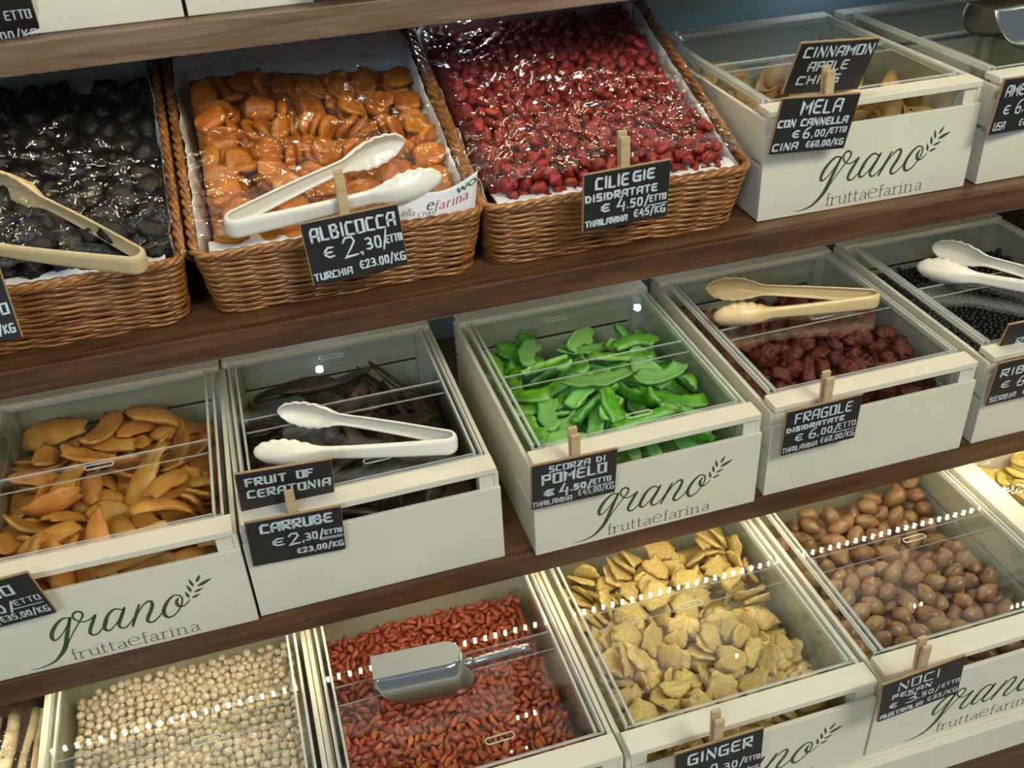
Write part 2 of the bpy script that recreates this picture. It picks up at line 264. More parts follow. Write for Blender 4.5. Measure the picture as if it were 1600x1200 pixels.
LOGO_STROKES = [[(0.1083,0.0680,0.0018),(0.1048,0.0706,0.0018),(0.0995,0.0700,0.0026),(0.0926,0.0644,0.0033),(0.0866,0.0563,0.0041),(0.0834,0.0483,0.0039),(0.0840,0.0425,0.0028),(0.0878,0.0426,0.0018),(0.0951,0.0493,0.0014),(0.1024,0.0589,0.0014),(0.1080,0.0671,0.0015)],
 [(0.1084,0.0694,0.0028),(0.1031,0.0566,0.0036),(0.0988,0.0459,0.0042),(0.0948,0.0349,0.0047),(0.0906,0.0260,0.0047),(0.0842,0.0178,0.0037),(0.0760,0.0106,0.0026),(0.0669,0.0072,0.0017),(0.0583,0.0057,0.0010),(0.0498,0.0065,0.0004)],
 [(0.0937,0.0290,0.0013),(0.1003,0.0392,0.0013),(0.1082,0.0508,0.0014),(0.1156,0.0604,0.0018),(0.1209,0.0677,0.0023),(0.1216,0.0728,0.0023),(0.1187,0.0758,0.0023),(0.1151,0.0757,0.0026),(0.1119,0.0722,0.0023),(0.1117,0.0668,0.0021),(0.1158,0.0613,0.0016),(0.1220,0.0592,0.0016),(0.1288,0.0619,0.0018),(0.1337,0.0653,0.0018)],
 [(0.1333,0.0648,0.0029),(0.1285,0.0559,0.0037),(0.1239,0.0473,0.0037),(0.1218,0.0408,0.0032),(0.1241,0.0369,0.0024),(0.1290,0.0372,0.0019),(0.1363,0.0440,0.0016),(0.1431,0.0519,0.0016)],
 [(0.1618,0.0637,0.0016),(0.1571,0.0668,0.0019),(0.1523,0.0664,0.0026),(0.1461,0.0610,0.0034),(0.1412,0.0525,0.0040),(0.1381,0.0444,0.0037),(0.1390,0.0389,0.0029),(0.1431,0.0385,0.0019),(0.1492,0.0436,0.0015),(0.1571,0.0532,0.0015),(0.1650,0.0657,0.0016)],
 [(0.1647,0.0662,0.0024),(0.1602,0.0572,0.0035),(0.1556,0.0486,0.0037),(0.1530,0.0423,0.0032),(0.1545,0.0376,0.0024),(0.1592,0.0370,0.0019),(0.1653,0.0421,0.0016),(0.1712,0.0493,0.0013)],
 [(0.1804,0.0655,0.0021),(0.1764,0.0578,0.0030),(0.1714,0.0472,0.0032),(0.1663,0.0362,0.0024)],
 [(0.1689,0.0409,0.0011),(0.1754,0.0520,0.0013),(0.1817,0.0610,0.0016),(0.1886,0.0668,0.0022),(0.1931,0.0667,0.0027),(0.1936,0.0617,0.0035),(0.1901,0.0531,0.0038),(0.1855,0.0454,0.0038),(0.1834,0.0393,0.0033),(0.1853,0.0358,0.0025),(0.1904,0.0365,0.0019),(0.1974,0.0424,0.0016),(0.2030,0.0487,0.0014)],
 [(0.2231,0.0664,0.0014),(0.2185,0.0675,0.0019),(0.2119,0.0630,0.0030),(0.2059,0.0549,0.0038),(0.2026,0.0468,0.0041),(0.2031,0.0400,0.0036),(0.2072,0.0365,0.0025),(0.2143,0.0397,0.0017),(0.2210,0.0477,0.0017),(0.2249,0.0556,0.0019),(0.2255,0.0625,0.0019),(0.2231,0.0664,0.0016)],
 [(0.2218,0.0623,0.0016),(0.2190,0.0576,0.0033),(0.2190,0.0525,0.0036),(0.2213,0.0490,0.0025),(0.2256,0.0492,0.0017),(0.2297,0.0520,0.0015),(0.2330,0.0560,0.0011)],
 ]
LOGO_LEAVES = [(0.2333,0.0589,0.2308,0.0695,0.0039),(0.2372,0.0667,0.2346,0.0786,0.0039),(0.2411,0.0741,0.2383,0.0864,0.0038),(0.2452,0.0792,0.2514,0.0894,0.0041),(0.2453,0.0731,0.2625,0.0805,0.0052),(0.2401,0.0652,0.2510,0.0692,0.0036),(0.2359,0.0576,0.2459,0.0614,0.0036),]
SIGNS = {'albi': [0.0102, 0.0964, 0.4048, -0.0059, -0.0974, -0.0514], 'cil': [0.318, 0.0883, 0.4123, 0.0291, 0.0634, -0.0054], 'cinn': [0.603, 0.1533, 0.5027, -0.0174, 0.3322, 0.0705], 'mela': [0.5621, 0.1097, 0.4529, 0.0203, 0.1341, 0.0835], 'pom': [0.2095, -0.0312, 0.1237, -0.0155, 0.0863, 0.0052], 'frag': [0.5377, -0.0269, 0.1153, 0.0019, 0.0521, -0.0152], 'noci': [0.5317, -0.2926, -0.0716, -0.0028, 0.0382, -0.1049], 'ging': [0.2779, -0.2978, -0.0866, 0.0106, -0.0755, 0.0114], 'cera': [-0.1126, 0.0183, 0.1632, -0.0168, 0.1641, 0.0572], 'carr': [-0.1124, -0.0126, 0.1178, -0.0191, 0.103, 0.0422], 'ribe2': [0.8463, -0.0199, 0.1104, -0.0048, 0.0685, -0.0088], 'ribe1': [0.8774, 0.0123, 0.1479, -0.0614, 0.2485, -0.0351], 'am': [0.8672, 0.1204, 0.432, 0.2232, 0.0214, 0.1015], 'mango': [-0.4276, -0.0202, 0.125, -0.0694, 0.1291, -0.113], 'prune': [-0.3781, 0.0739, 0.4135, -0.287, -0.3764, -0.182], 'top1': [-0.3115, 0.2605, 0.6386, 0.0968, 0.3619, 0.0155], 'top2': [0.07, 0.24, 0.6565, 0.0, 0.05, 0]}
# ---------------------------------------------------------------- dried fruit piece meshes
def _blob(name, dims, seed, sub=3, amp=.12, freq=1.6, power=1.0, bend=0.0, curl=0.0, twist=0.0, taper=0.0, edge=0.0, hole=0.0, dent=0.0, ridge=0.0, pinch=0.0):
    """a closed lumpy body about dims (x, y, z) metres; bend and curl arch it; attribute side = 0 below, 1 on top"""
    bm = bmesh.new(); bmesh.ops.create_icosphere(bm, subdivisions=sub, radius=1.0)
    off = Vector((seed*7.31, seed*3.17, seed*5.77)); side = []
    a, b, c_ = dims[0]/2, dims[1]/2, dims[2]/2
    for v in bm.verts:
        n = v.co.normalized()
        q = Vector([math.copysign(abs(t)**power, t) for t in n])
        r = math.hypot(n.x, n.y)
        m = 1 + amp*mnoise.noise(n*freq+off) + .5*amp*mnoise.noise(n*freq*2.3+off)
        x, y, z = q.x*a*m, q.y*b*m, q.z*c_*(1+amp*.6*mnoise.noise(n*freq*1.7+off*2))
        if edge: k = 1+edge*mnoise.noise(Vector((n.x*2.2, n.y*2.2, 0))+off); x *= k; y *= k
        if taper: y *= 1-taper*(x/a)
        if pinch: y *= 1-pinch*max(0, abs(x/a)-.3)/.7; z *= 1-pinch*.7*max(0, abs(x/a)-.3)/.7
        if dent: z -= dent*c_*math.exp(-((x/a-.1)**2+(y/b)**2)*5)*(1 if n.z > 0 else -.3)
        if ridge: z += ridge*c_*math.sin(math.atan2(n.y, n.x)*7+seed)*.25*r
        if hole:
            k = max(0, 1-(r/hole)); z *= 1-.8*k
        side.append(.5+.5*max(-1, min(1, n.z*2.2)))
        if twist: t = twist*x/a; y, z = y*math.cos(t)-z*math.sin(t), y*math.sin(t)+z*math.cos(t)
        if curl: z += curl*(y*y)/b
        if bend:
            R_ = a/bend; th = x/R_; x, z = (R_-z)*math.sin(th), R_-(R_-z)*math.cos(th)
        v.co = (x, y, z)
    cen = sum((v.co for v in bm.verts), Vector())/len(bm.verts)
    for v in bm.verts: v.co -= cen
    me = bpy.data.meshes.new(name); bm.to_mesh(me); bm.free()
    at = me.attributes.new('side', 'FLOAT', 'POINT'); at.data.foreach_set('value', side)
    me.polygons.foreach_set('use_smooth', [True]*len(me.polygons))
    return me
def _strip(name, L, W, T, seed, arc, curl, tip=.35):
    """a peel strip: arched in its own plane, hollow below; side = 0 on the pith"""
    rnd = random.Random(seed); nx, ny = 13, 6; vs, fs, sd = [], [], []
    for s in (1, 0):
        for i in range(nx):
            u = i/(nx-1)*2-1
            w = W/2*(1-abs(u)**4*(1-tip))*(1+.45*mnoise.noise(Vector((u*2.6, seed*3.1, 0))))
            for j in range(ny):
                t = j/(ny-1)*2-1; y = t*w; x = u*L/2
                z = curl*(1-t*t)*W*.5 + (T/2 if s else -T/2)*(1-.6*abs(t)**3) + .0012*mnoise.noise(Vector((u*4, t*3, seed+s*9)))
                z += .25*L*.3*math.sin(u*1.3+seed)*.3+.0018*mnoise.noise(Vector((u*9, t*6, seed*2+s*4)))
                th = u*arc; Rr = L/2/max(arc, .01)
                vs.append(((Rr+y)*math.sin(th), (Rr+y)*math.cos(th)-Rr, z)); sd.append(float(s)*(1-.75*abs(t)**5))
    N = nx*ny
    for i in range(nx-1):
        for j in range(ny-1):
            a = i*ny+j; fs.append((a, a+1, a+ny+1, a+ny)); fs.append((N+a, N+a+ny, N+a+ny+1, N+a+1))
    for i in range(nx-1):
        a = i*ny; fs.append((a, a+ny, N+a+ny, N+a)); a = i*ny+ny-1; fs.append((a+ny, a, N+a, N+a+ny))
    for j in range(ny-1):
        fs.append((j+1, j, N+j, N+j+1)); a = (nx-1)*ny+j; fs.append((a, a+1, N+a+1, N+a))
    cx = [sum(v[k] for v in vs)/len(vs) for k in range(3)]
    vs = [tuple(v[k]-cx[k] for k in range(3)) for v in vs]
    me = bpy.data.meshes.new(name); me.from_pydata(vs, [], fs)
    at = me.attributes.new('side', 'FLOAT', 'POINT'); at.data.foreach_set('value', sd)
    me.polygons.foreach_set('use_smooth', [True]*len(me.polygons))
    return me
def _ring(name, R_, r_, T, seed, curl, sub=24):
    """a fruit ring with a small hole and a ruffled rim"""
    vs, fs, sd = [], [], []; rows = 5
    for i in range(sub):
        th = i/sub*2*math.pi; k = 1+.12*mnoise.noise(Vector((math.cos(th)*1.5, math.sin(th)*1.5, seed)))
        for j in range(rows*2):
            s = j < rows; t = (j if s else 2*rows-1-j)/(rows-1)
            rad = (r_+(R_-r_)*t)*k; z = curl*rad*rad/R_*math.cos(2*th+seed)+.1*R_*mnoise.noise(Vector((math.cos(th)*2, math.sin(th)*2, seed+t)))
            z += (T/2 if s else -T/2)*(1-.5*t**4-.5*(1-t)**4)
            vs.append((rad*math.cos(th), rad*math.sin(th), z)); sd.append(abs(t*2-1))
    m = rows*2
    for i in range(sub):
        for j in range(m):
            a = i*m+j; b = i*m+(j+1) % m; c_ = ((i+1) % sub)*m
            fs.append((a, c_+j, c_+(j+1) % m, b))
    me = bpy.data.meshes.new(name); me.from_pydata(vs, [], fs)
    at = me.attributes.new('side', 'FLOAT', 'POINT'); at.data.foreach_set('value', sd)
    me.polygons.foreach_set('use_smooth', [True]*len(me.polygons))
    return me
def piece_meshes(kind):
    n = kind
    if kind == 'dried_prune': return [_blob(n, (.034, .028, .019), s, 3, .30, 2.6, 1, ridge=.5) for s in (1, 2, 3)]
    if kind == 'dried_apricot': return [_blob(n, (.038, .034, .013), s, 3, .14, 1.6, .8, dent=.6, edge=.15, curl=.15*s-.3) for s in (1, 2, 3, 4)]
    if kind == 'dried_cherry': return [_blob(n, (.019, .015, .012), s, 2, .75, 3.2, 1, ridge=1.2, dent=.5) for s in (1, 2, 3, 4, 5)]
    if kind == 'apple_chip': return [_ring(n, .029, .006, .003, s, .35+.12*s) for s in (1, 2, 3)]
    if kind == 'mango_slice': return [_blob(n, (.118-.016*s, .038-.002*s, .0080), s, 3, .15, 1.9, .78, bend=.30+.14*(s % 3), curl=.22, twist=.28*(s-2.5), edge=.22) for s in (1, 2, 3, 4)]
    if kind == 'carob_pod': return [_blob(n, (.15-.015*s, .023, .010), s, 3, .12, 3.5, .8, bend=.5-.2*s, twist=.25, edge=.3, ridge=.8) for s in (1, 2, 3)]
    if kind == 'pomelo_peel': return [_strip(n, .050+.011*s, .025-.001*s, .0095, s, .35+.28*(s % 3), .50, .85) for s in (1, 2, 3, 4)]
    if kind == 'dried_strawberry': return [_blob(n, (.031, .025, .020), s, 3, .62, 2.3, 1, taper=.3, dent=.5, ridge=.9) for s in (1, 2, 3, 4, 5)]
    if kind == 'dried_currant': return [_blob(n, (.0098, .0092, .0085), s, 1, .25, 1.5) for s in (1, 2)]
    if kind == 'chickpea': return [_blob(n, (.0108, .0102, .0099), s, 2, .14, 1.5) for s in (1, 2)]
    if kind == 'goji_berry': return [_blob(n, (.021, .0084, .0066), s, 2, .50, 2.6, 1, bend=.35*s-.4, pinch=.25, ridge=.6) for s in (1, 2, 3, 4)]
    if kind == 'ginger_slice': return [_blob(n, (.046-.005*s, .034+.002*s, .0075), s, 3, .16, 2.2, .72, curl=.12*s-.3, twist=.25, edge=.45) for s in (1, 2, 3, 4)]
    if kind == 'pecan': return [_blob(n, (.041-.002*s, .0235, .0235), s, 3, .05, 1.5, 1, pinch=.36, taper=.08) for s in (1, 2, 3)]
    if kind == 'banana_chip': return [_ring(n, .021-.001*s, .0018, .007, s, .12) for s in (1, 2, 3)]
# name: (kind, world origin (x,y,z floor), w, d, fn(u,v)->surface height above floor, layer, N, crate scale)
S2=1.06; Z2=-.241
def crate(x,y,z,s=1): return (x+.020*s, y+.028*s, z+.004), .260*s, .292*s
B0=.3217
def basket(x0): # world x of basket left
    return (x0+.012,.140,B0+.006),.285,.352
HEAPS={
 'prunes':('dried_prune',)+basket(-.475)+(lambda u,v:.068+.108*v+.008*math.sin(3*u),.028,190),
 'apricots':('dried_apricot',)+basket(-.1465)+(lambda u,v:.062+.112*v+.010*math.sin(4*u+1),.030,190),
 'cherries':('dried_cherry',)+basket(.175)+(lambda u,v:.066+.118*v+.012*math.sin(3.1*u)-.01*v*v,.018,900),
 'apples':('apple_chip',)+crate(.518,.1416,B0)+(lambda u,v:.078+.006*v,.034,64),
 'cranb':('dried_currant',)+crate(.84,.137,B0)+(lambda u,v:.06,.012,1),
 'mango':('mango_slice',)+crate(-.4748,-.0032,0)+(lambda u,v:.074+.020*v,.036,92),
 'carob':('carob_pod',)+crate(-.1718,-.0018,0)+(lambda u,v:.082-.002*v,.034,58),
 'pomelo':('pomelo_peel',)+crate(.1645,-.0131,0)+(lambda u,v:.078-.012*v,.040,135),
 'strawberries':('dried_strawberry',)+crate(.4804,-.0064,0)+(lambda u,v:.086-.020*v,.034,225),
 'currants':('dried_currant',)+crate(.80,-.004,0)+(lambda u,v:.092,.010,1050),
 'chickpeas':('chickpea',)+crate(-.4465,-.2535,Z2,S2)+(lambda u,v:.068+.010*v+.012*math.sin(3.1*u),.012,1230),
 'goji':('goji_berry',)+crate(-.1315,-.2525,Z2,S2)+(lambda u,v:.068-.01*v+.012*math.sin(3.1*u)*v,.014,1300),
 'ginger':('ginger_slice',)+crate(.1904,-.2549,Z2,S2)+(lambda u,v:.068+.022*v*(.4+u),.030,210),
 'pecans':('pecan',)+crate(.5147,-.252,Z2,S2)+(lambda u,v:.066+.036*v-.03*max(0,u-.75)*v*2,.042,190),
 'bananas':('banana_chip',)+((.868,-.225,Z2+.004),.27,.31)+(lambda u,v:.105,.03,150),
}
HEAP_DATA = {
 'prunes': [1,293,47,188,85,-46,2,0,299,825,417,-40,88,21,0,635,147,207,-4,33,-88,0,407,959,463,25,16,-50,0,412,332,269,12,-19,67,1,768,612,342,-44,-81,-31,2,551,924,448,12,-12,23,0,628,331,262,-79,57,17,2,496,830,425,
25,-18,71,1,516,370,285,-86,-1,-9,2,769,350,259,-70,66,22,0,639,236,233,12,-21,89,1,656,429,292,-63,-72,-15,1,743,793,396,-95,-10,2,0,762,48,168,-5,2,-94,0,212,821,415,-8,-29,64,0,527,120,203,3,2,-16,2,
303,351,279,43,-5,29,1,138,458,298,28,-14,42,2,201,50,174,-89,-41,-10,0,555,673,372,0,3,-93,2,638,788,402,-53,80,24,2,399,245,245,34,85,38,1,132,696,373,-72,64,25,0,178,566,348,-28,-78,41,0,173,916,443,36,
-9,-34,0,758,478,299,-51,81,25,1,641,713,391,-44,68,52,0,424,160,217,-75,-59,-18,0,269,905,443,24,15,-31,2,436,544,338,37,8,-45,1,279,733,392,27,-91,-24,2,771,717,389,51,14,-72,2,148,250,233,7,18,-89,2,325,
293,268,-77,-23,-4,2,260,599,349,-92,16,-1,0,226,494,313,-22,93,24,1,415,51,182,-76,-60,-11,2,550,42,197,61,66,-36,2,519,442,302,-94,17,1,0,628,883,433,19,-3,44,2,413,791,413,-45,-84,-20,0,182,178,217,0,41,
-90,1,625,611,351,5,-36,87,1,631,65,184,36,-1,5,0,726,150,203,19,21,-18,1,778,233,238,-33,83,-10,1,769,963,448,12,-26,80,2,201,329,261,2,-9,34,2,502,594,348,-63,71,27,1,387,419,298,11,-5,-90,0,405,684,
385,-83,23,-6,1,552,277,250,12,-16,69,1,271,181,228,38,79,46,0,254,296,308,-4,-15,20,0,458,714,411,16,-78,25,0,762,302,296,13,-33,86,2,756,902,485,95,-8,24,1,502,963,484,8,-50,-20,1,333,410,346,42,0,13,
2,130,538,339,-7,-84,32,1,404,202,285,5,44,-88,2,265,785,454,-78,55,16,1,352,729,423,-17,81,-43,1,266,417,294,-93,-33,-9,2,209,168,275,-25,85,44,2,640,116,254,-75,-62,-15,2,192,650,368,-88,-36,25,1,580,187,250,
25,70,27,2,452,131,258,25,22,-22,2,156,860,467,-16,-71,62,1,463,387,337,-44,-20,46,1,758,217,297,80,51,17,1,509,759,416,-49,-59,-42,0,401,311,322,18,-19,46,1,175,344,315,-26,85,-21,2,198,100,221,-31,-3,-28,2,
342,914,457,-31,41,-30,1,718,686,387,14,63,52,2,478,531,384,-21,-91,-18,2,766,421,320,47,19,-8,2,597,688,433,36,81,39,0,600,480,325,-36,6,28,2,760,554,358,6,53,-80,1,538,519,333,-33,88,-29,0,672,318,305,32,
13,79,0,771,147,245,-87,23,40,0,586,315,310,-56,79,-11,0,770,52,224,5,5,55,1,239,521,376,55,-75,6,1,515,636,418,-68,67,-20,2,663,882,494,-12,-75,-63,1,416,866,445,93,11,4,0,504,43,254,77,-37,48,0,413,
48,240,-64,-75,-12,0,337,81,215,59,-66,5,0,392,612,367,0,-38,-90,0,699,378,330,81,-9,-46,2,727,748,441,93,25,21,2,194,730,395,87,-23,-29,0,532,107,270,18,-64,72,0,674,554,344,65,24,15,0,648,775,457,68,-70,
-15,0,292,171,293,-21,41,-86,0,321,228,249,-69,-49,-39,1,632,33,238,46,33,-49,1,203,443,339,-58,-75,-24,2,696,258,328,23,33,-32,2,336,245,325,58,-79,-3,1,501,241,320,16,41,88,1,691,631,372,37,-67,-5,1,404,900,
500,-35,-22,87,2,491,315,310,-20,-80,50,2,670,952,461,94,5,-10,1,334,342,346,59,-7,64,1,352,154,234,66,-1,-66,1,568,563,375,-31,-91,20,0,471,270,263,40,11,83,1,427,773,465,-89,-6,15,2,222,664,438,33,-43,-79,
2,283,655,387,-46,-33,-73,2,301,481,329,-79,-37,46,0,115,962,471,74,5,60,0,268,97,245,-54,33,-72,2,344,652,415,-16,51,23,1,589,393,315,28,-64,54,0,688,498,342,-70,-12,18,0,701,72,232,42,-55,-51,0,574,811,426,
-51,73,-12,1,708,540,409,-74,-65,-7,2,765,367,355,15,-91,-27,0,526,695,459,85,-28,26,1,785,843,457,71,-9,68,0,219,971,502,66,17,17,0,713,864,429,2,-17,-71,0,632,576,406,-73,-65,8,0,522,192,245,-73,16,-57,2,
311,555,390,-25,92,-26,2,432,634,422,17,-18,96,2,144,788,420,-69,-17,56,2,235,254,255,-31,7,70,1,773,278,350,19,-2,-67,0,767,85,280,-93,-26,15,0,474,449,370,-4,43,71,2,294,970,487,-38,36,79,0,663,43,308,8,
30,-21,2,349,545,344,87,32,16,2,356,51,282,3,-2,-78,1,710,822,487,-18,26,-92,2,484,167,313,-37,34,-63,0,636,221,290,-95,-7,16,0,712,252,245,-37,43,-57,1,474,899,492,-36,-49,76,0,452,68,293,98,11,3,2,254,
352,347,-17,-14,-76,2,612,100,304,-31,92,18,2,399,483,331,79,0,-21,1,335,790,470,-64,-56,42],
 'apricots': [0,58,542,308,6,-14,88,2,745,167,137,14,10,-67,2,475,419,236,-73,64,15,0,212,547,308,6,16,-89,1,757,304,178,6,16,-94,1,350,428,257,-25,-95,-13,1,351,786,375,16,-16,95,2,479,549,277,-93,-30,2,0,63,665,347,
13,-8,46,1,340,57,141,16,1,38,2,619,61,110,10,-9,89,2,622,663,297,-79,-58,-5,0,60,287,228,9,-15,90,2,195,650,356,31,9,74,0,487,934,401,-87,43,14,1,220,53,151,6,-13,95,3,606,412,226,23,8,-28,3,
628,527,266,35,7,-18,3,347,660,347,42,14,65,0,748,542,252,4,15,-96,3,363,290,220,-6,29,-94,3,202,164,193,21,3,10,1,338,926,418,-74,-64,-5,1,202,286,226,-89,-42,-1,1,69,178,194,16,0,-2,0,622,183,144,5,
-14,97,0,60,408,268,-97,-9,-1,1,746,672,294,-69,-70,-9,2,334,153,175,12,8,1,3,750,59,105,7,12,-88,0,338,557,299,16,-2,49,1,741,926,378,-1,20,-97,1,488,58,121,16,-3,61,2,49,933,432,-64,-74,-13,0,621,
800,341,14,-10,77,3,488,798,358,-48,-84,-13,0,749,790,331,3,15,-97,1,72,775,384,9,-11,77,0,212,416,275,1,-94,-29,0,67,56,154,8,14,-92,0,618,294,183,-64,74,18,1,483,683,320,-95,-21,5,0,219,800,388,-1,15,
-98,3,622,947,390,-4,-98,-15,1,205,930,431,7,15,-83,0,474,173,161,-43,-88,-8,3,742,401,214,8,13,-66,3,482,297,198,-96,15,13,1,382,878,418,16,43,-42,0,528,248,206,-12,-87,-44,2,512,359,242,24,23,-7,1,219,508,
328,-78,-55,-9,2,60,48,190,18,-3,-5,1,213,147,223,-6,20,-96,0,245,633,355,23,27,36,0,106,727,401,2,-22,97,2,235,246,245,33,13,21,1,630,152,171,0,-16,97,0,379,518,306,-9,48,-63,2,60,237,248,22,-6,21,
2,499,46,149,6,-98,-13,3,759,47,139,-97,-12,-4,0,356,237,222,32,2,-1,3,105,905,447,-36,-87,-8,1,402,749,375,19,-86,-37,1,355,50,171,15,-2,69,2,520,608,331,89,-7,32,2,642,364,234,13,-26,93,0,753,623,315,
-88,30,14,1,765,875,384,-61,-67,-26,1,102,489,318,43,17,2,1,233,51,184,-55,82,11,2,520,757,372,-13,-92,-21,0,757,497,273,-49,78,33,3,644,482,272,-33,-82,-35,3,645,247,200,12,-26,93,2,483,154,187,-96,18,12,2,
84,366,284,-26,-89,-30,3,531,883,414,60,21,26,2,766,249,197,24,7,-74,3,57,611,370,9,-22,81,2,659,891,388,-6,-88,-45,1,655,748,352,40,-16,62,0,394,635,353,-74,-12,36,1,739,142,162,-94,-27,-6,1,195,904,456,-36,
90,18,3,229,739,395,21,44,-72,3,527,495,276,25,-31,89,0,212,374,284,31,0,17,3,346,363,261,-40,77,34,1,330,143,207,-87,-45,4,2,754,744,355,42,8,-15,1,656,606,298,44,8,48,0,75,148,221,-94,-16,1,3,763,
366,235,-59,-76,-13,1,624,52,140,-53,82,14,1,223,327,287,-50,-77,-26,2,551,698,354,-16,43,-86,1,758,452,274,2,-92,-36,2,260,867,446,-56,24,-78,2,364,211,260,6,5,-2,0,732,150,199,8,6,-90,0,522,228,232,6,-44,
88,2,58,226,284,31,-1,3,0,420,855,410,30,40,-19,0,628,162,209,12,16,-96,3,350,52,213,-7,21,-72,1,757,339,265,11,20,-84,2,549,851,409,-57,52,62,0,625,57,178,-41,-89,-9,3,285,592,357,-61,33,70,2,417,486,
301,44,-5,67,1,123,453,317,-88,2,26,3,542,443,278,11,32,-76,0,542,321,250,-80,39,31,1,762,699,354,41,-3,3,3,81,546,370,-5,61,-78,2,243,51,222,2,9,-97,0,263,234,268,-84,-39,5,3,665,577,326,74,-49,-43,
1,389,131,228,11,20,70,2,616,262,250,26,8,-55,0,558,592,324,-25,-35,-9,3,89,691,427,28,-1,2,3,234,707,413,-85,-2,15,3,654,703,363,16,-44,86,3,538,144,230,-63,48,59,0,108,140,247,10,-23,95,2,752,247,234,
24,20,-91,1,651,333,250,-6,-94,-28,1,415,716,388,-20,37,-88,2,54,56,227,-86,45,6,1,510,57,189,32,94,-4,3,652,438,288,12,-51,83,0,212,142,258,-96,-2,8,1,749,823,389,-68,-66,-18,2,422,608,349,-5,73,-47,2,
53,854,442,54,16,-49,0,752,580,324,-83,-28,-8,0,754,48,186,98,-4,8,3,84,313,294,57,3,-26,2,229,468,341,-66,68,25,1,641,866,412,-28,-84,-43,2,300,331,266,-88,-6,-42,3,639,148,251,19,-7,21,3,557,666,383,19,
23,3,3,488,184,247,-8,43,-89,0,302,698,385,-36,-49,49,2,747,56,220,-18,0,35,3,658,662,388,17,-21,25,0,308,491,320,-47,72,0,2,377,190,288,-69,-71,0,3,578,560,316,-10,-41,-38,3,613,229,271,-74,54,20,0,761,
812,424,-19,95,22,0,448,579,344,-61,-5,58,3,662,379,304,-46,13,17,1,470,127,257,-67,-58,-43,1,173,50,239,-33,-22,89,0,447,248,261,73,-15,65,0,266,222,299,33,4,41,3,510,52,224,-2,99,-7,0,706,245,258,-65,67,
-9,0,733,140,235,6,-10,-38,0,563,415,299,-53,-76,-25,0,134,619,368,-49,4,-84,0,766,408,321,32,-49,-80,3,67,39,266,-95,5,2,3,287,425,308,-8,-63,10,2,147,816,422,64,73,-7,1,449,813,422,-89,-34,14,2,227,316,
323,-80,48,25,1,433,352,255,-2,87,12,2,624,56,215,5,-1,30,2,57,630,425,-13,93,23,2,58,296,326,-79,20,-3,2,541,774,418,-5,27,-82,0,387,272,288,85,10,-5,2,256,124,275,6,-96,-22,2,756,330,297,1,96,25,
0,99,117,277,-90,26,13,1,622,821,407,38,-18,22,1,756,662,379,-97,-3,-2,2,139,366,330,84,51,-5,2,412,48,228,-83,-18,30,3,61,212,315,-24,91,30,0,763,526,332,8,-95,-21,1,49,806,446,-63,-66,-37,0,682,511,330,
-18,-82,-9,3,31,470,332,-36,75,-15],
 'cherries': [383,379,317,3,-8,-2,204,491,336,9,1,0,727,634,369,-8,-2,0,140,939,463,0,0,2,76,883,438,1,-1,4,30,834,417,-2,9,1,158,901,457,-1,5,-7,199,944,468,-1,9,2,402,273,282,-7,-2,-1,343,136,234,2,2,-9,
140,682,387,-8,3,0,768,188,223,2,1,-2,676,59,199,2,8,-2,582,311,282,-6,-6,0,601,23,198,4,-7,2,523,83,211,-6,7,1,639,214,258,-4,-7,5,473,880,460,-5,7,1,462,75,219,4,-4,-5,200,31,188,1,1,-6,
20,449,303,5,7,2,520,560,369,0,-8,-5,209,194,247,1,8,-3,260,20,203,6,4,-2,673,130,214,3,-8,-1,694,461,317,-6,-6,-1,28,706,396,7,0,-4,307,26,195,6,6,2,226,809,434,-8,0,0,225,157,232,4,7,3,
536,629,385,-4,8,2,24,653,380,3,3,0,670,21,182,-8,1,0,415,21,201,3,-8,0,466,636,388,1,1,-4,202,884,453,-9,-2,-1,87,27,172,-4,-8,-1,478,677,413,0,7,-1,68,432,307,-2,0,3,30,266,245,-6,6,1,
130,847,437,-3,-8,1,346,92,219,1,4,-8,787,29,173,-3,8,-3,417,627,393,7,-4,0,38,135,205,-1,-1,8,518,674,398,1,-1,8,218,711,403,0,-1,8,148,21,181,-8,2,-1,490,832,448,0,4,-8,102,79,200,8,2,0,
480,980,490,3,1,4,470,24,195,-9,1,1,350,716,415,1,-1,8,158,187,241,-3,3,-5,148,490,335,-3,1,-2,27,87,187,0,1,-6,539,23,192,-2,9,1,266,896,466,6,-2,-5,788,591,355,4,-3,4,463,572,370,2,1,-6,
535,910,466,-5,7,2,276,374,310,3,2,8,362,562,369,-1,-3,8,400,487,343,-9,-1,0,270,637,385,0,-2,9,25,595,346,2,0,-6,537,301,284,1,4,-8,349,258,274,-5,7,-1,727,839,433,5,4,6,266,263,282,0,6,-1,
297,436,323,-9,-2,-1,409,322,297,-4,-8,-2,708,399,300,-6,6,3,291,149,235,1,8,2,35,895,438,-6,5,3,148,60,194,1,1,-2,195,603,372,-1,-3,8,731,28,178,8,-5,0,744,62,190,-4,2,2,68,510,327,1,-2,7,
206,768,422,7,0,-3,512,952,488,1,-7,0,25,498,318,1,0,8,24,943,446,-8,5,0,22,772,398,-5,-7,-2,18,200,226,6,4,4,212,80,210,4,1,6,298,574,373,-3,-7,-5,24,24,182,7,-3,-1,674,520,338,1,1,-5,
633,880,452,2,-2,7,31,392,286,-8,-2,0,517,257,269,-8,1,1,669,324,285,3,-3,6,663,656,381,0,2,-9,673,379,298,5,7,3,202,387,306,2,-2,8,485,446,330,1,-1,6,20,331,270,3,1,6,569,816,438,1,2,-5,
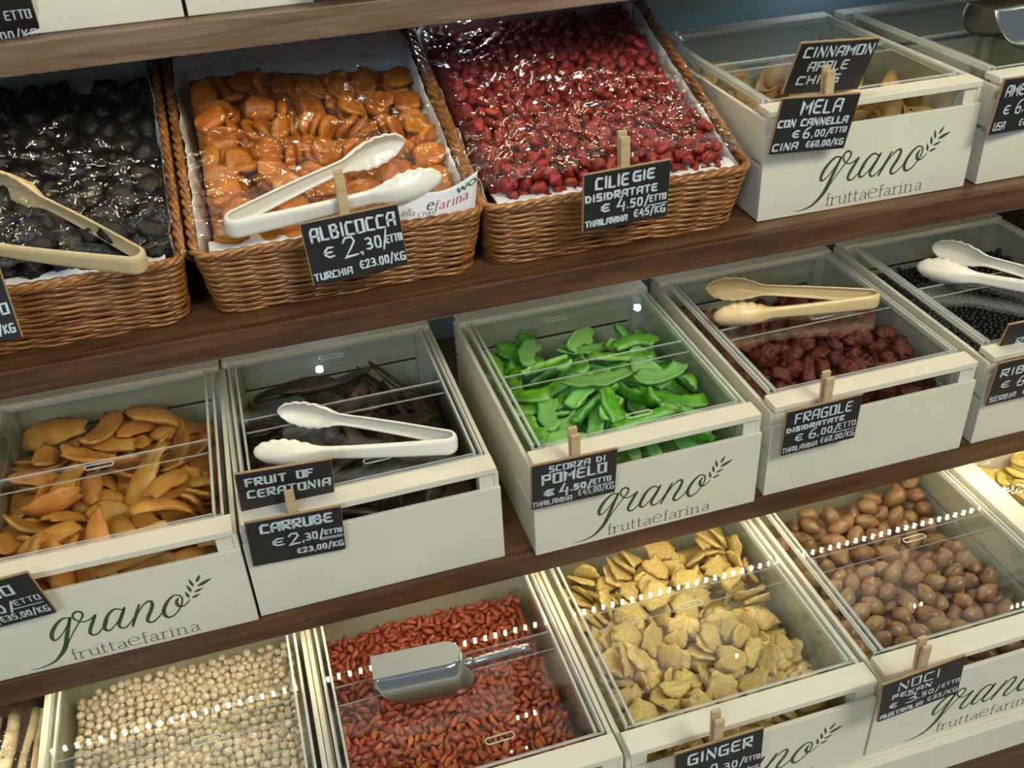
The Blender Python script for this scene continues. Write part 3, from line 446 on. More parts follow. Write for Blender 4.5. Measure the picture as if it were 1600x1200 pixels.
283,92,214,-4,8,1,137,455,319,3,0,-3,408,67,213,2,-1,0,580,77,208,0,0,2,141,745,405,-4,8,2,99,771,418,-5,-5,5,767,845,428,-1,2,-2,191,451,323,2,0,-2,341,980,490,0,3,-7,83,394,290,-4,8,1,
400,177,247,1,1,-4,630,479,332,-3,-8,-2,733,588,355,2,-1,8,340,770,430,0,0,3,478,390,317,4,0,1,76,939,455,-9,0,-1,660,770,416,1,-2,8,482,522,354,2,0,-1,758,398,292,1,1,-1,118,182,235,-7,5,-3,
794,71,195,-5,-6,3,110,596,357,2,0,-4,359,454,342,7,-2,3,731,882,445,7,-3,-3,266,703,406,0,2,-8,542,953,499,-4,0,-7,474,485,352,-2,-1,1,257,445,334,-1,-3,6,718,178,268,8,-3,3,22,256,274,4,-1,-4,
554,479,368,2,-8,-3,190,519,358,0,8,-1,85,35,203,-5,7,-1,168,774,431,4,-5,-3,543,585,395,-3,5,-1,603,85,233,-5,-8,0,397,466,373,-1,-1,6,368,941,498,2,8,-3,724,663,403,-5,-7,-3,535,522,365,9,0,-1,
719,463,353,5,-3,-7,587,240,263,6,0,-5,403,421,358,2,1,0,302,730,425,6,-6,-3,330,441,358,1,8,3,295,537,373,4,0,-3,460,307,302,-1,7,6,737,24,211,0,0,-9,752,90,204,4,-7,1,253,594,403,-3,0,-6,
712,418,342,1,1,-5,58,763,419,6,4,-2,621,309,286,3,3,5,429,869,476,-4,-1,-8,475,845,483,-1,1,0,247,733,437,-8,0,0,226,916,474,-8,-2,3,480,21,225,-9,0,1,85,135,241,1,9,1,750,900,479,9,-1,0,
66,856,467,6,-6,-2,94,182,257,-6,5,-3,660,580,385,2,2,-8,52,481,350,0,-3,-8,230,685,428,1,0,2,56,737,399,2,-7,5,386,748,450,3,-1,-3,717,711,422,2,0,-8,438,542,374,-7,5,-1,381,239,294,2,-7,-5,
291,825,473,1,1,-8,132,587,387,4,4,4,174,416,331,-3,-5,-1,442,658,414,-3,1,7,670,288,299,3,0,-8,220,867,479,-4,8,0,745,947,469,8,3,-4,141,94,215,7,5,-1,301,880,480,3,-1,-6,103,607,396,7,3,5,
288,468,368,1,4,8,27,208,264,-1,1,1,298,24,229,0,0,-9,372,68,239,-3,0,4,31,155,232,0,9,-1,239,362,309,-7,-4,4,140,713,423,1,-1,6,135,186,273,-6,6,-3,477,776,463,-3,-8,0,69,230,265,1,-8,3,
592,975,480,-9,2,1,791,895,466,0,8,3,43,25,220,-5,-5,-5,193,439,377,-2,0,-7,255,893,503,0,-1,-3,21,911,479,5,-5,1,347,470,377,-4,0,-7,417,359,323,3,-2,8,56,377,321,-6,-7,2,175,195,282,-8,-1,4,
63,808,432,5,-1,-5,151,512,364,4,-5,-2,601,721,443,1,-1,2,672,822,457,-2,-1,9,337,351,337,4,0,2,365,320,320,1,2,-1,725,547,345,9,2,-1,150,24,216,1,0,-3,269,331,307,-2,-3,-7,497,593,389,4,-4,6,
492,926,479,5,3,6,394,31,229,3,2,0,791,508,359,6,5,-1,273,226,294,4,-2,6,21,978,474,1,3,4,40,75,220,-2,-5,5,608,789,431,-8,-1,-1,352,194,285,3,1,-8,582,33,232,4,7,-1,159,454,357,-4,-8,-2,
785,852,452,0,2,4,322,59,224,-6,-3,-5,400,548,394,6,1,6,467,127,266,-4,-8,3,783,264,276,-1,-2,8,453,424,345,-1,3,-4,413,290,320,2,-9,1,28,802,435,5,-1,-3,669,426,320,7,4,4,297,284,310,-1,0,-6,
593,416,328,4,7,3,682,770,444,0,-9,-1,335,769,465,-8,4,0,247,28,240,3,8,-3,406,211,271,6,-6,0,471,348,310,-2,0,-3,28,448,336,-9,1,0,452,168,249,-9,1,-2,519,183,281,-6,7,1,74,580,363,-6,1,-4,
391,607,409,-5,6,-1,733,610,391,-2,-8,0,535,263,302,0,2,0,624,594,396,8,4,2,31,319,301,4,0,7,377,678,431,9,0,2,733,368,315,-2,6,-4,790,625,389,-4,-1,3,748,349,279,-6,6,1,236,284,307,-5,7,-2,
603,634,408,3,-1,3,536,824,457,-8,-1,-3,761,572,381,4,0,-7,261,120,253,-2,2,6,780,26,214,1,-6,-4,94,663,406,5,7,3,523,868,470,3,3,7,209,110,252,-6,-5,-4,453,255,301,0,-2,9,535,22,229,0,-4,-7,
157,921,489,8,4,-2,602,353,330,8,4,1,53,354,291,5,-5,-1,648,25,212,9,-1,2,634,701,421,6,-3,-6,83,104,216,-3,3,8,168,878,477,-3,8,3,334,120,260,-1,-2,9,743,255,273,4,3,8,206,279,276,5,0,7,
494,105,227,-4,6,-4,339,815,472,3,1,-3,253,166,259,-1,0,-9,355,518,362,3,4,-7,460,746,429,6,2,-5,239,206,287,-7,-1,-5,795,151,238,-3,-6,0,557,667,409,1,-8,1,348,610,386,-7,1,-1,552,337,316,0,-8,-5,
311,225,266,-2,-8,1,205,22,221,7,3,-2,681,627,391,-8,-2,1,764,414,324,-3,-9,1,606,544,377,-2,3,-7,98,735,433,2,-4,7,529,404,320,0,1,9,252,87,234,1,-1,0,292,980,486,2,9,-1,697,85,211,-2,-2,-7,
582,871,462,4,8,-3,641,261,270,-8,4,-1,93,358,313,-5,-2,7,642,368,307,-7,4,-3,235,582,382,8,0,-2,29,585,383,7,-4,-1,617,450,353,-2,-4,7,147,235,259,-3,-7,-3,793,91,226,4,7,-1,135,640,401,-7,6,0,
554,90,237,2,1,2,134,141,255,2,-1,-2,26,535,339,-2,-2,-8,404,106,253,1,2,-8,555,166,292,-4,0,-8,640,911,491,-2,-3,4,674,472,350,0,0,-5,554,217,301,-2,1,-7,105,978,478,-7,4,4,736,209,274,7,-2,-3,
793,861,489,3,7,3,167,825,438,4,0,7,607,78,263,0,1,-1,52,748,458,5,7,2,69,98,256,1,5,-7,108,689,443,-2,5,7,43,633,406,7,4,0,242,785,452,-7,-3,0,434,495,372,-4,3,-5,150,673,430,-6,4,4,
784,554,343,-2,8,4,712,914,496,1,8,1,380,827,463,8,-4,1,599,805,464,-9,-1,0,234,979,486,8,2,3,173,615,406,5,-2,5,103,444,370,2,4,8,364,84,268,-2,-1,3,718,309,301,2,2,4,16,979,515,4,-5,-4,
202,77,260,-4,4,6,709,503,357,8,1,-1,132,550,357,-6,-4,-1,159,704,457,6,-5,-1,312,196,297,1,-7,5,221,637,389,4,8,0,142,846,484,-1,-6,5,218,818,476,-1,-8,-5,507,138,250,-8,3,-2,66,291,296,2,6,-1,
770,690,445,-5,-3,-2,265,831,498,-4,-2,7,369,599,428,-8,-1,-3,168,521,395,-1,4,5,710,524,387,0,-2,-3,18,158,265,3,5,2,570,482,400,-6,-7,0,438,916,475,1,4,6,426,441,382,2,-8,0,452,198,269,-1,-3,-6,
261,428,364,2,0,0,684,401,369,-1,-1,9,368,886,501,4,-4,1,523,296,328,1,4,2,649,280,329,-3,1,-3,55,51,261,3,1,5,632,322,318,1,-9,-1,177,479,384,1,-8,0,399,505,403,3,6,-5,49,800,468,-1,-6,5,
621,246,292,1,0,7,16,401,322,5,5,4,786,320,293,-2,8,2,794,109,261,2,-2,-6,498,634,410,1,1,0,490,887,498,-3,-1,-2,154,425,376,3,-3,4,647,801,467,4,0,-6,747,733,443,-5,-8,1,432,764,462,1,1,-3,
278,167,283,3,8,-1,345,24,241,7,3,0,779,660,403,0,-4,-4,219,426,341,2,2,2,570,409,347,7,5,3,324,167,296,6,-5,4,17,780,465,4,-4,-5,478,446,367,2,1,8,16,82,248,5,-4,-5,745,612,419,8,-4,-1,
661,682,429,-3,-6,-1,567,53,253,7,-5,1,604,110,296,1,4,-8,113,112,280,8,2,-3,640,400,338,-3,7,5,403,315,338,7,4,0,388,211,322,0,1,-9,26,444,367,-9,3,1,370,484,398,-4,-6,5,247,520,369,1,-7,-5,
364,288,295,6,-5,1,486,159,286,5,-3,7,200,50,241,-1,-5,-7,548,620,420,6,0,-4,41,937,484,1,-8,2,337,166,253,4,7,-3,537,533,393,3,-8,1,108,232,278,-6,6,-2,765,357,326,1,3,-2,93,713,403,8,1,-1,
290,695,446,-4,2,8,521,727,461,0,6,-6,451,707,444,0,2,8,511,800,472,3,0,-4,564,364,342,-5,-1,2,337,564,392,5,6,2,396,724,421,9,1,-1,444,226,318,4,2,-3,385,974,510,1,-1,-5,130,15,247,5,-1,1,
175,699,401,0,1,7,440,551,414,-3,0,4,374,140,268,-5,-1,6,62,129,271,7,-2,0,62,175,266,6,6,2,615,951,496,-8,3,2,523,60,244,6,-1,-6,84,46,233,1,0,-3,610,875,490,4,8,-2,454,952,503,-2,7,4,
544,107,273,-1,-1,6,323,803,500,-8,3,0,768,248,301,-5,-6,4,298,280,340,0,1,9,448,287,337,3,1,8,96,320,329,5,-2,1,580,189,259,-5,-2,7,313,589,413,-2,1,8,318,80,252,-2,3,7,402,709,457,-2,2,-9,
40,553,363,-3,-1,-8,25,554,407,3,-8,-3,601,668,428,4,-3,1,302,939,506,-2,3,-3,425,345,357,8,3,-3,663,553,358,3,-7,4,551,882,491,8,-2,-1,66,606,396,-4,7,-2,795,437,337,6,-5,0,130,351,325,3,-4,-3,
207,182,291,1,-8,-5,173,979,487,0,6,-2,242,129,281,1,-9,2,133,429,339,-3,-8,0,317,736,463,2,-6,5,215,326,301,-5,2,-7,556,987,515,3,6,-4,581,605,386,8,-3,1,265,615,426,-5,3,-4,87,452,333,3,6,3,
310,427,386,7,-5,-2,643,84,218,-6,0,-7,640,110,265,6,-3,-3,280,386,343,-2,-1,-8,711,245,295,2,8,4,558,727,438,-5,-1,5,22,269,311,-3,-8,0,295,866,509,8,2,3,703,341,324,4,-4,-4,166,242,296,-8,2,4,
429,238,279,5,-6,-1,155,94,253,-9,-2,1,713,101,236,-6,1,-1,786,49,241,1,-8,3,298,779,434,7,4,4,176,287,308,-1,-4,5,746,774,457,6,-6,1,785,218,278,-2,-2,0,292,500,383,-5,-3,-2,136,272,293,-8,-1,2,
30,199,296,9,1,-2,726,671,440,1,-2,6,585,499,347,2,6,5,785,927,504,-7,5,0,755,975,483,5,-6,1,137,198,311,5,-6,5,712,969,498,2,-2,-7,518,417,348,1,8,-3,505,350,335,5,-7,-2,782,178,268,-1,-2,-4,
90,541,348,7,3,-4,257,680,454,6,5,3,645,348,344,-1,0,-6,687,203,280,-3,0,-6,372,383,354,-1,1,-9,107,893,460,-4,-7,3,473,394,369,-1,0,-7,484,83,264,4,0,6,209,232,297,8,2,1,698,29,226,-4,7,-3,
387,28,266,1,0,-1,749,547,400,-7,-5,-2,246,53,262,4,-7,2,492,39,251,6,-6,2,709,132,276,6,0,3,319,675,438,-4,1,4,568,705,416,-3,-2,-6,610,375,359,-4,-8,2,271,76,271,-1,-8,3,695,606,417,-1,-5,5,
676,727,413,8,2,-3,624,27,237,-1,1,5,196,839,453,-4,0,-8,581,257,297,6,7,-1,241,402,325,1,-5,-4,629,523,401,6,-4,0,125,535,394,9,2,0,740,983,527,1,1,-2,796,730,467,5,-5,-5,765,144,287,-5,-6,4,
490,282,319,-6,-5,3,599,838,488,-2,-3,8,786,780,473,-1,-3,-7,22,505,371,4,2,-4,583,139,286,-1,-5,-6,580,19,276,4,1,-1,68,683,428,6,3,5,459,608,412,0,-3,6,670,29,252,8,-2,-1,209,143,302,5,-6,-4,
26,120,293,6,1,4,180,654,403,5,-4,6,723,577,436,6,-6,-3,613,599,423,8,3,2,663,60,264,-4,0,0,345,38,282,-7,2,-3,438,671,463,3,-1,2,285,154,320,1,1,-9,436,44,279,-3,7,-4,165,366,326,7,4,3,
48,89,290,-7,3,3,606,265,325,-1,1,1,273,664,421,7,-1,0,203,549,394,1,5,5,95,786,457,0,3,6,649,555,409,-1,-4,-1,577,333,364,1,-5,3,574,63,290,-1,-2,-2,666,514,381,4,-3,8,641,748,436,3,2,-7,
344,646,426,2,0,-1,64,152,297,2,9,-1,422,400,329,5,7,-2,500,115,300,7,-1,-3,229,741,475,-4,7,0,237,466,364,7,-1,5,21,23,266,-4,6,2,173,52,275,3,-4,2,739,111,282,2,7,0,612,492,389,5,-3,7,
111,295,311,-4,-1,2,368,337,362,0,6,-6,126,808,460,-4,5,-3,238,390,373,2,-2,8,411,564,438,7,6,1,148,128,299,-7,-4,-5,115,72,249,-4,2,7,651,183,294,-3,2,-4,21,601,427,-6,-6,-2,138,763,444,-7,0,-4,
708,564,378,0,7,-6,684,656,424,5,3,3,484,725,467,-7,5,-2,501,713,423,-4,2,4,604,914,503,-3,1,8,356,293,342,2,-3,7,629,28,276,2,6,4,144,282,329,-1,4,-7,74,624,430,7,-6,-1,17,745,428,3,-5,-5,
789,322,333,0,3,-3,535,23,279,-4,-2,8,570,538,402,-5,-6,3,371,730,481,0,-2,-3,327,690,475,6,-5,-3,381,784,489,7,-2,-3,291,541,408,0,-1,4,408,253,334,1,3,-8,609,196,292,6,-4,-3,490,666,459,3,-1,-6,
354,709,449,6,6,1,696,84,264,6,-1,-4,342,517,407,0,8,-4,23,860,451,5,5,-4,69,269,265,-4,2,3,117,228,316,-3,8,-4,122,495,371,-5,-6,4,60,433,379,4,-7,-3,753,457,353,3,5,4,480,218,285,5,7,-3,
789,606,429,5,3,2,414,77,267,-5,6,3,540,441,368,0,2,1,648,230,314,1,4,2,200,393,367,-5,3,-3,603,301,341,1,5,6,83,193,300,1,-5,-4,675,950,508,-7,-4,-2,131,388,341,6,2,-1,98,835,473,-4,6,-4,
101,346,355,0,4,8,290,31,261,1,-3,-6,497,232,318,7,-4,2,709,636,454,-2,-6,6,581,953,520,8,-1,5,231,228,328,5,2,8,420,806,480,-4,-4,1,281,787,495,7,-3,3,454,862,510,0,9,-1,326,851,508,-3,-1,5,
214,783,480,6,-3,0,185,344,300,-5,3,-6,199,260,323,-2,4,-8,592,444,371,-7,2,-3,320,136,288,3,7,-4,79,535,386,1,-1,7,735,59,244,1,-9,-1,567,925,486,1,5,0,553,680,461,3,-2,8,327,307,318,-3,3,-4,
20,353,336,2,4,-7,109,921,488,-5,2,-4,645,640,414,-5,-5,5,188,16,264,-1,7,6,352,412,336,7,2,3,91,25,263,7,5,1,48,229,304,2,6,-7,675,311,333,1,-2,-7,653,136,287,-2,3,-1,588,592,445,0,-3,-3,
401,641,439,2,5,-1,715,858,472,-9,0,-1,755,315,319,6,-6,2,505,562,407,2,-3,-8,215,492,384,-6,-4,-5,513,69,286,4,-8,1,657,430,366,-1,3,-8,702,726,449,3,-2,-7,783,286,312,-1,-4,-8,466,506,386,-6,2,-2,
533,835,497,0,0,-7,302,62,289,7,-4,-3,142,612,432,9,-2,2,543,909,522,1,-2,1,25,689,437,-2,1,5,80,399,349,-3,-7,4,68,900,495,-8,-3,3,366,155,303,0,-1,-8,337,904,513,1,-4,-5,511,484,386,6,-5,-4,
472,368,342,-4,-2,3,229,295,343,-6,6,-3,687,884,505,-3,-8,-3,433,30,235,3,-7,-2,567,639,443,-3,4,0,791,188,307,-1,-1,3,170,156,288,-4,4,6,422,188,304,1,3,-8,533,325,358,-2,-1,-8,716,802,442,-8,-1,5,
540,245,329,2,-8,-3,792,986,521,-7,2,2,343,602,445,9,1,3,151,54,238,3,-8,1,770,528,374,-3,-2,-2,310,401,357,4,-8,1,566,771,460,-4,-7,1,690,227,316,3,4,-7,239,938,506,3,-8,-3,766,647,435,-8,1,-3,
50,982,515,1,6,-3,531,377,358,1,8,-3,311,982,522,-3,0,-2,368,854,483,-2,7,-5,483,919,521,-4,8,0,193,705,437,7,-3,5,443,88,248,-3,7,-2,454,474,403,-3,5,-3,687,382,338,3,-8,1,218,637,420,9,0,2,
439,404,392,3,2,3,760,105,242,1,-6,-2,403,903,509,1,6,6,302,626,420,8,-3,3,760,857,502,7,4,3,653,471,377,-1,9,1,331,241,305,1,4,-6,569,301,327,3,-6,-1,315,100,283,-1,7,6,513,392,387,5,-7,1,
447,148,298,3,-3,-5,181,887,511,0,0,2,756,667,474,3,1,-2,658,850,480,0,8,-4,405,151,281,0,-7,-1,281,767,460,3,2,-8,254,492,406,-8,-4,3,276,112,297,-4,-4,4,26,665,415,-2,8,-3,714,279,323,-8,0,1,
792,458,371,-6,-7,-1,208,359,339,4,-4,-3,582,171,308,-3,-8,2,181,209,328,-2,3,0,137,29,282,2,-8,4,139,983,486,1,-8,-1,291,211,322,1,-5,-7,762,405,364,1,8,1,434,931,520,-7,0,-2,174,799,465,-6,-6,2,
37,287,339,1,6,1,182,742,460,-8,-1,1,746,210,309,8,2,-1,204,844,504,1,0,1,206,977,503,-1,-3,4,499,425,404,-3,8,-1,467,26,279,-4,-2,7,520,145,302,5,4,6,106,159,294,-2,6,-3,164,567,408,-6,6,-1,
547,437,398,3,-8,0,556,281,372,3,-8,-2,678,148,310,1,4,2,36,930,524,-2,1,-4,641,838,511,-5,6,-1,89,254,305,5,-2,-7,520,674,439,-4,-4,4,723,382,361,0,4,-4,405,379,374,2,-8,-3,419,112,291,6,3,-2,
296,341,341,-3,6,-1,791,133,316,0,3,6,695,550,410,0,0,4,253,344,344,2,-8,1,744,21,252,-4,4,6,53,514,408,5,4,-6,415,733,485,-1,4,-1,359,648,456,8,-3,-4,169,90,292,8,-1,2,203,598,419,4,-1,7,
572,22,314,3,-1,0,449,778,491,-3,9,0,40,390,355,3,4,8,431,615,440,-3,3,7,98,404,380,-8,2,2,374,554,413,4,6,3,797,247,323,7,-1,-5,512,259,354,-2,0,-1,667,730,458,-6,-4,2,82,953,506,-2,-4,1,
259,246,334,-7,-3,5,23,332,365,2,-1,5,518,199,323,-3,-6,1,745,823,467,4,-1,8,790,54,273,4,-8,1,345,234,337,-3,-8,-2,795,558,396,4,6,-1,589,566,412,2,4,7,687,449,389,-3,3,-7,334,536,436,8,-3,0,
659,596,433,3,-3,7,545,89,307,2,-9,-1,167,326,344,2,3,-6,123,724,466,1,7,-4,390,824,500,1,-9,1,700,190,317,0,2,9,88,480,390,4,8,-2,86,72,284,6,-6,-3,640,896,528,-1,9,-2,611,763,459,-2,-4,1,
67,267,330,6,0,-7,727,57,278,0,-9,-2,783,895,531,1,2,7,286,643,455,-9,2,1,745,710,478,2,5,7,515,977,518,7,-5,2,747,904,516,-3,1,-7,673,71,295,-1,0,9,483,529,414,1,3,-8,274,735,476,4,2,-7,
793,383,350,5,-7,2],
 'apples': [1,451,96,178,15,-24,95,1,474,495,186,-65,61,13,0,469,746,181,-75,62,0,2,270,291,190,-19,91,3,1,669,257,182,-3,-14,60,0,635,103,172,8,3,-46,2,91,728,199,-12,1,-12,1,249,762,191,-28,-32,25,2,98,108,185,
70,61,-29,2,289,86,186,2,4,89,1,94,317,185,-94,9,24,2,91,499,191,-7,28,-93,0,511,311,173,-84,49,2,1,298,501,187,-4,-95,-16,2,396,307,223,-68,-46,3,0,519,684,223,-63,66,36,0,183,334,229,-10,-30,-90,0,
653,75,245,45,-86,-15,1,424,414,234,18,39,-85,2,192,576,221,34,60,15,2,531,89,248,52,-69,-8,1,634,347,223,94,-4,-26,0,187,718,237,25,82,25,0,359,495,259,51,-62,-28,0,226,168,204,-24,-4,91,1,80,235,243,-80,
-44,-10,1,156,153,262,86,45,7,1,672,696,277,10,-11,-82,1,336,719,215,13,-95,-23,0,657,792,282,-22,78,-57,1,212,433,231,-34,-48,-74,2,687,185,272,21,3,97,2,401,613,239,66,5,-54,1,544,592,213,51,-39,-66,0,504,
236,229,28,-4,11,1,429,177,298,-19,-46,-78,1,84,427,276,7,-65,41,0,471,379,314,-6,8,-78],
 'mango': [3,179,616,174,14,-6,26,2,564,637,166,-39,-91,-4,3,207,199,140,-69,-71,-3,0,542,190,153,-94,27,0,1,288,237,154,-2,7,-63,3,500,109,140,-95,5,-8,1,496,536,174,-68,71,1,1,276,506,175,-2,-20,93,1,364,242,160,
-61,-73,18,3,548,53,145,-95,-17,5,3,607,461,162,10,-3,25,1,303,445,198,18,95,19,3,359,361,201,-91,17,7,0,689,592,179,-5,7,-68,1,638,57,160,-96,-12,15,2,129,240,151,55,80,18,2,394,544,160,-64,-75,-4,1,
694,100,197,66,67,-22,0,309,622,201,79,-55,-6,0,102,140,158,-88,45,-1,1,87,186,219,-6,19,36,0,412,581,216,-7,23,67,2,227,744,187,90,35,8,1,625,261,146,97,-18,-3,0,592,356,165,96,-11,1,2,104,495,165,1,
5,96,3,196,115,170,-94,23,23,1,455,747,193,-18,95,-20,3,77,398,172,21,15,12,0,564,447,205,4,20,-97,0,300,169,199,-65,71,-7,1,632,596,222,10,-1,-98,2,100,532,188,35,92,-7,0,412,190,191,-73,-61,9,0,528,
133,203,-2,1,-99,2,481,37,186,20,38,-89,0,348,123,250,-66,-67,-31,0,86,641,198,-5,16,75,0,610,557,272,-22,-18,62,2,530,671,202,50,-84,18,0,615,195,228,-6,18,81,1,202,110,214,80,-50,-22,3,191,783,207,22,94,
-8,0,350,698,235,79,58,-8,1,219,741,265,6,-33,54,3,136,304,195,-19,24,25,1,505,197,241,-24,-1,-54,3,229,263,190,-10,-20,68,1,424,750,270,22,-5,87,3,82,763,215,-16,-3,1,2,410,198,253,-80,55,-18,2,119,574,
256,95,14,-25,2,368,670,282,-98,17,3,3,211,230,224,-4,-4,-34,0,348,533,323,-25,12,-16,2,115,659,247,-18,0,-11,1,564,193,302,95,10,-18,2,182,229,253,98,17,2,0,138,331,234,-13,32,37,0,493,424,260,-85,-36,-34,
0,237,548,248,36,-21,-74,3,698,326,268,79,51,-29,3,307,461,248,73,66,11,2,66,326,205,-30,33,-81,1,214,461,266,-35,88,11,2,654,233,259,45,-70,7,2,228,347,228,40,-84,16,3,553,597,264,-40,71,-42,1,686,312,237,
-32,-13,-76,1,99,461,241,-31,12,93,1,188,380,280,-59,-12,-14,1,604,767,214,15,-97,-3,1,594,373,251,8,4,31,2,470,732,287,-87,-44,18,2,576,342,290,42,-89,2,3,187,143,284,43,85,24,3,154,643,296,17,26,58,0,
165,765,311,-92,10,-19,1,537,773,297,-7,-97,2,0,121,66,245,-24,84,6,0,471,45,273,5,54,-82,1,360,697,331,-4,-1,50,3,39,43,188,-65,-43,-58],
 'carob': [0,392,193,161,84,-53,0,0,384,687,158,98,14,0,2,390,585,150,4,0,23,1,251,149,157,-4,-4,97,1,366,759,152,1,4,-97,1,159,68,167,87,-13,-9,2,451,652,190,1,8,-72,2,232,89,174,2,15,96,0,558,573,161,
-7,7,-84,1,241,214,178,-9,-8,-77,1,401,326,160,-21,11,-48,2,508,608,189,-77,-54,23,2,397,703,221,-49,84,9,2,322,210,193,1,7,86,1,420,591,211,-37,90,17,1,340,403,202,18,9,-97,2,273,673,189,43,88,-1,2,
165,616,150,0,-1,83,1,240,412,201,15,-20,6,0,229,561,196,-3,-5,-17,1,135,380,183,68,67,23,0,294,335,215,-2,6,-1,0,205,483,183,-15,-14,97,1,264,556,241,86,47,3,1,293,290,251,-1,14,-51,2,409,318,244,-55,
-79,-12,0,157,689,214,-10,1,35,0,414,248,256,-18,-93,-28,1,209,639,226,0,-11,-92,2,197,575,270,18,97,-8,0,275,29,231,3,-94,29,2,402,601,262,-2,-99,0,1,617,329,178,92,-34,-11,0,513,332,252,-16,-8,-96,0,593,
688,218,21,8,91,1,599,572,216,-29,41,-37,0,584,175,209,23,-83,-45,1,646,156,205,47,6,47,1,673,549,202,-56,-79,-9,2,527,199,253,-21,90,36,2,296,694,277,-84,48,-19,0,477,200,296,-64,73,-4,0,312,738,308,-22,-1,
5,0,322,129,242,-23,-2,-34,0,180,160,223,-21,4,89,2,344,183,294,98,4,14,1,200,798,275,-98,0,-5,0,557,455,264,-20,8,-95,1,145,497,244,96,0,24,1,324,189,323,-22,93,-23,2,375,521,302,-79,-40,10,1,622,746,
220,32,11,90],
 'pomelo': [0,130,417,115,-14,-98,7,2,363,292,114,-3,-2,-23,1,110,723,103,92,36,0,2,148,290,113,2,1,92,0,397,498,112,99,4,1,1,632,329,113,-3,-1,-33,3,591,244,122,23,96,-5,0,115,550,111,42,-89,-6,3,680,450,140,
-65,72,-13,0,121,94,129,76,62,7,3,595,609,107,-95,-28,3,2,616,277,160,1,99,-4,3,136,330,154,3,0,24,0,379,114,127,40,90,1,1,606,114,149,-85,-50,-10,2,448,423,150,-4,0,-99,0,63,741,141,-52,-83,14,3,
373,542,146,2,98,-10,2,376,340,154,-7,3,-99,0,432,431,201,-36,89,-24,1,97,763,182,-94,-23,18,3,522,350,198,66,-74,-1,3,418,280,181,10,-4,62,1,627,540,164,-89,29,-21,1,110,217,153,5,51,-82,2,122,327,194,-1,
-1,-12,3,377,93,168,-8,99,-2,0,606,98,188,-65,74,2,3,503,122,215,-45,85,-16,1,325,105,200,2,-3,-96,3,577,517,166,26,-17,-50,1,64,88,155,-8,-1,87,3,121,345,239,21,-96,11,2,408,564,233,44,76,18,2,356,
266,209,-26,87,-19,1,642,321,191,-5,1,34,1,98,734,214,-5,24,-57,2,411,511,207,64,-71,24,1,610,664,159,11,-10,94,3,423,119,240,-44,88,14,3,315,324,219,72,65,9,0,107,519,178,24,-15,-78,2,278,96,239,3,-7,
-93,3,160,261,245,-96,-20,8,0,369,573,246,72,46,39,1,629,770,198,-92,-13,22,1,546,563,208,4,-14,5,2,125,376,267,-8,-14,-97,2,696,289,217,0,17,-58,3,603,306,240,47,87,-6,3,324,322,275,-25,89,-32,3,298,574,
231,74,62,10,3,405,755,142,98,-12,-4,0,133,280,295,-59,79,-4,3,459,43,315,3,-96,24,0,606,66,248,-20,-83,43,2,55,689,242,21,2,-64,1,425,90,276,-3,-98,-14,0,576,483,223,9,1,98,1,92,499,216,9,-12,-32,
1,287,718,153,-10,-34,85,0,325,435,259,-33,90,25,3,608,252,278,-1,-2,93,1,141,735,271,26,30,-31,2,336,396,288,-22,96,4,1,615,133,260,-18,-94,4,2,614,467,254,5,8,23,2,78,520,257,-6,-14,65,2,662,736,212,
83,-35,-41,2,266,522,261,19,-5,-97,1,132,87,199,94,13,-16,0,415,758,180,-6,0,-89,0,158,183,184,6,-91,-40,0,162,677,262,-13,41,-89,3,498,315,273,-54,-51,59,3,70,448,303,-14,-3,87,3,473,591,228,-21,9,77,1,
706,302,292,-45,16,-74,3,249,601,259,47,79,-20,2,414,208,230,-18,-94,-11,1,114,121,227,-25,13,12,3,465,783,216,-98,-4,12,3,546,582,275,-29,5,-9,0,433,779,271,21,-81,-48,0,157,81,259,20,10,43,3,216,621,285,-28,
88,-36,0,40,198,309,-22,-13,72,0,597,658,237,2,54,-80,3,368,391,331,-98,11,-2,2,409,85,335,-30,-4,10,0,714,733,212,35,17,69,0,651,104,285,95,11,-25,0,183,690,313,48,-85,-14,0,125,83,309,36,91,8,0,586,
396,304,-38,-82,-39,0,207,814,254,53,48,-43,1,603,341,328,-98,8,-6,0,667,611,218,-67,31,17,0,375,232,302,28,1,75,1,616,636,302,-9,-4,-9],
 'strawberries': [1,51,488,144,1,18,97,0,52,777,126,-5,9,-9,4,95,419,151,13,-17,-97,2,158,668,130,-24,96,-4,1,54,312,156,-17,6,-49,3,584,178,162,63,77,-3,1,46,45,192,55,61,-53,1,310,657,131,85,-50,6,1,658,213,162,
-3,9,80,2,332,566,147,96,-1,18,3,164,52,173,53,-83,-3,3,555,77,181,69,-18,-48,0,384,50,180,-54,-72,40,4,62,607,135,36,92,-5,1,707,64,185,-7,-48,40,4,302,161,166,-8,5,64,0,416,417,147,43,89,-2,1,
378,178,165,6,-14,-80,3,45,196,161,36,92,-3,1,297,50,172,-7,2,95,0,634,412,161,-55,69,-28,4,100,446,215,-84,31,-36,2,596,301,211,-62,76,-8,2,578,676,163,3,-89,42,1,221,45,215,20,30,73,2,239,188,208,-13,
10,-21,3,302,32,239,67,37,-11,4,131,143,171,12,-7,-24,4,62,353,200,32,-93,4,3,193,790,176,25,-88,37,4,301,686,188,75,-51,-26,1,330,192,211,-9,-1,-85,1,413,555,190,15,1,-98,3,48,638,183,79,50,-10,0,278,
495,179,46,-42,-33,3,202,297,174,31,8,48,1,707,39,261,20,53,-38,4,121,636,174,56,81,-5,0,414,388,206,22,9,59,0,328,780,161,-50,25,-75,0,147,535,149,69,50,-4,4,455,141,177,-58,57,-16,3,56,528,185,80,-52,
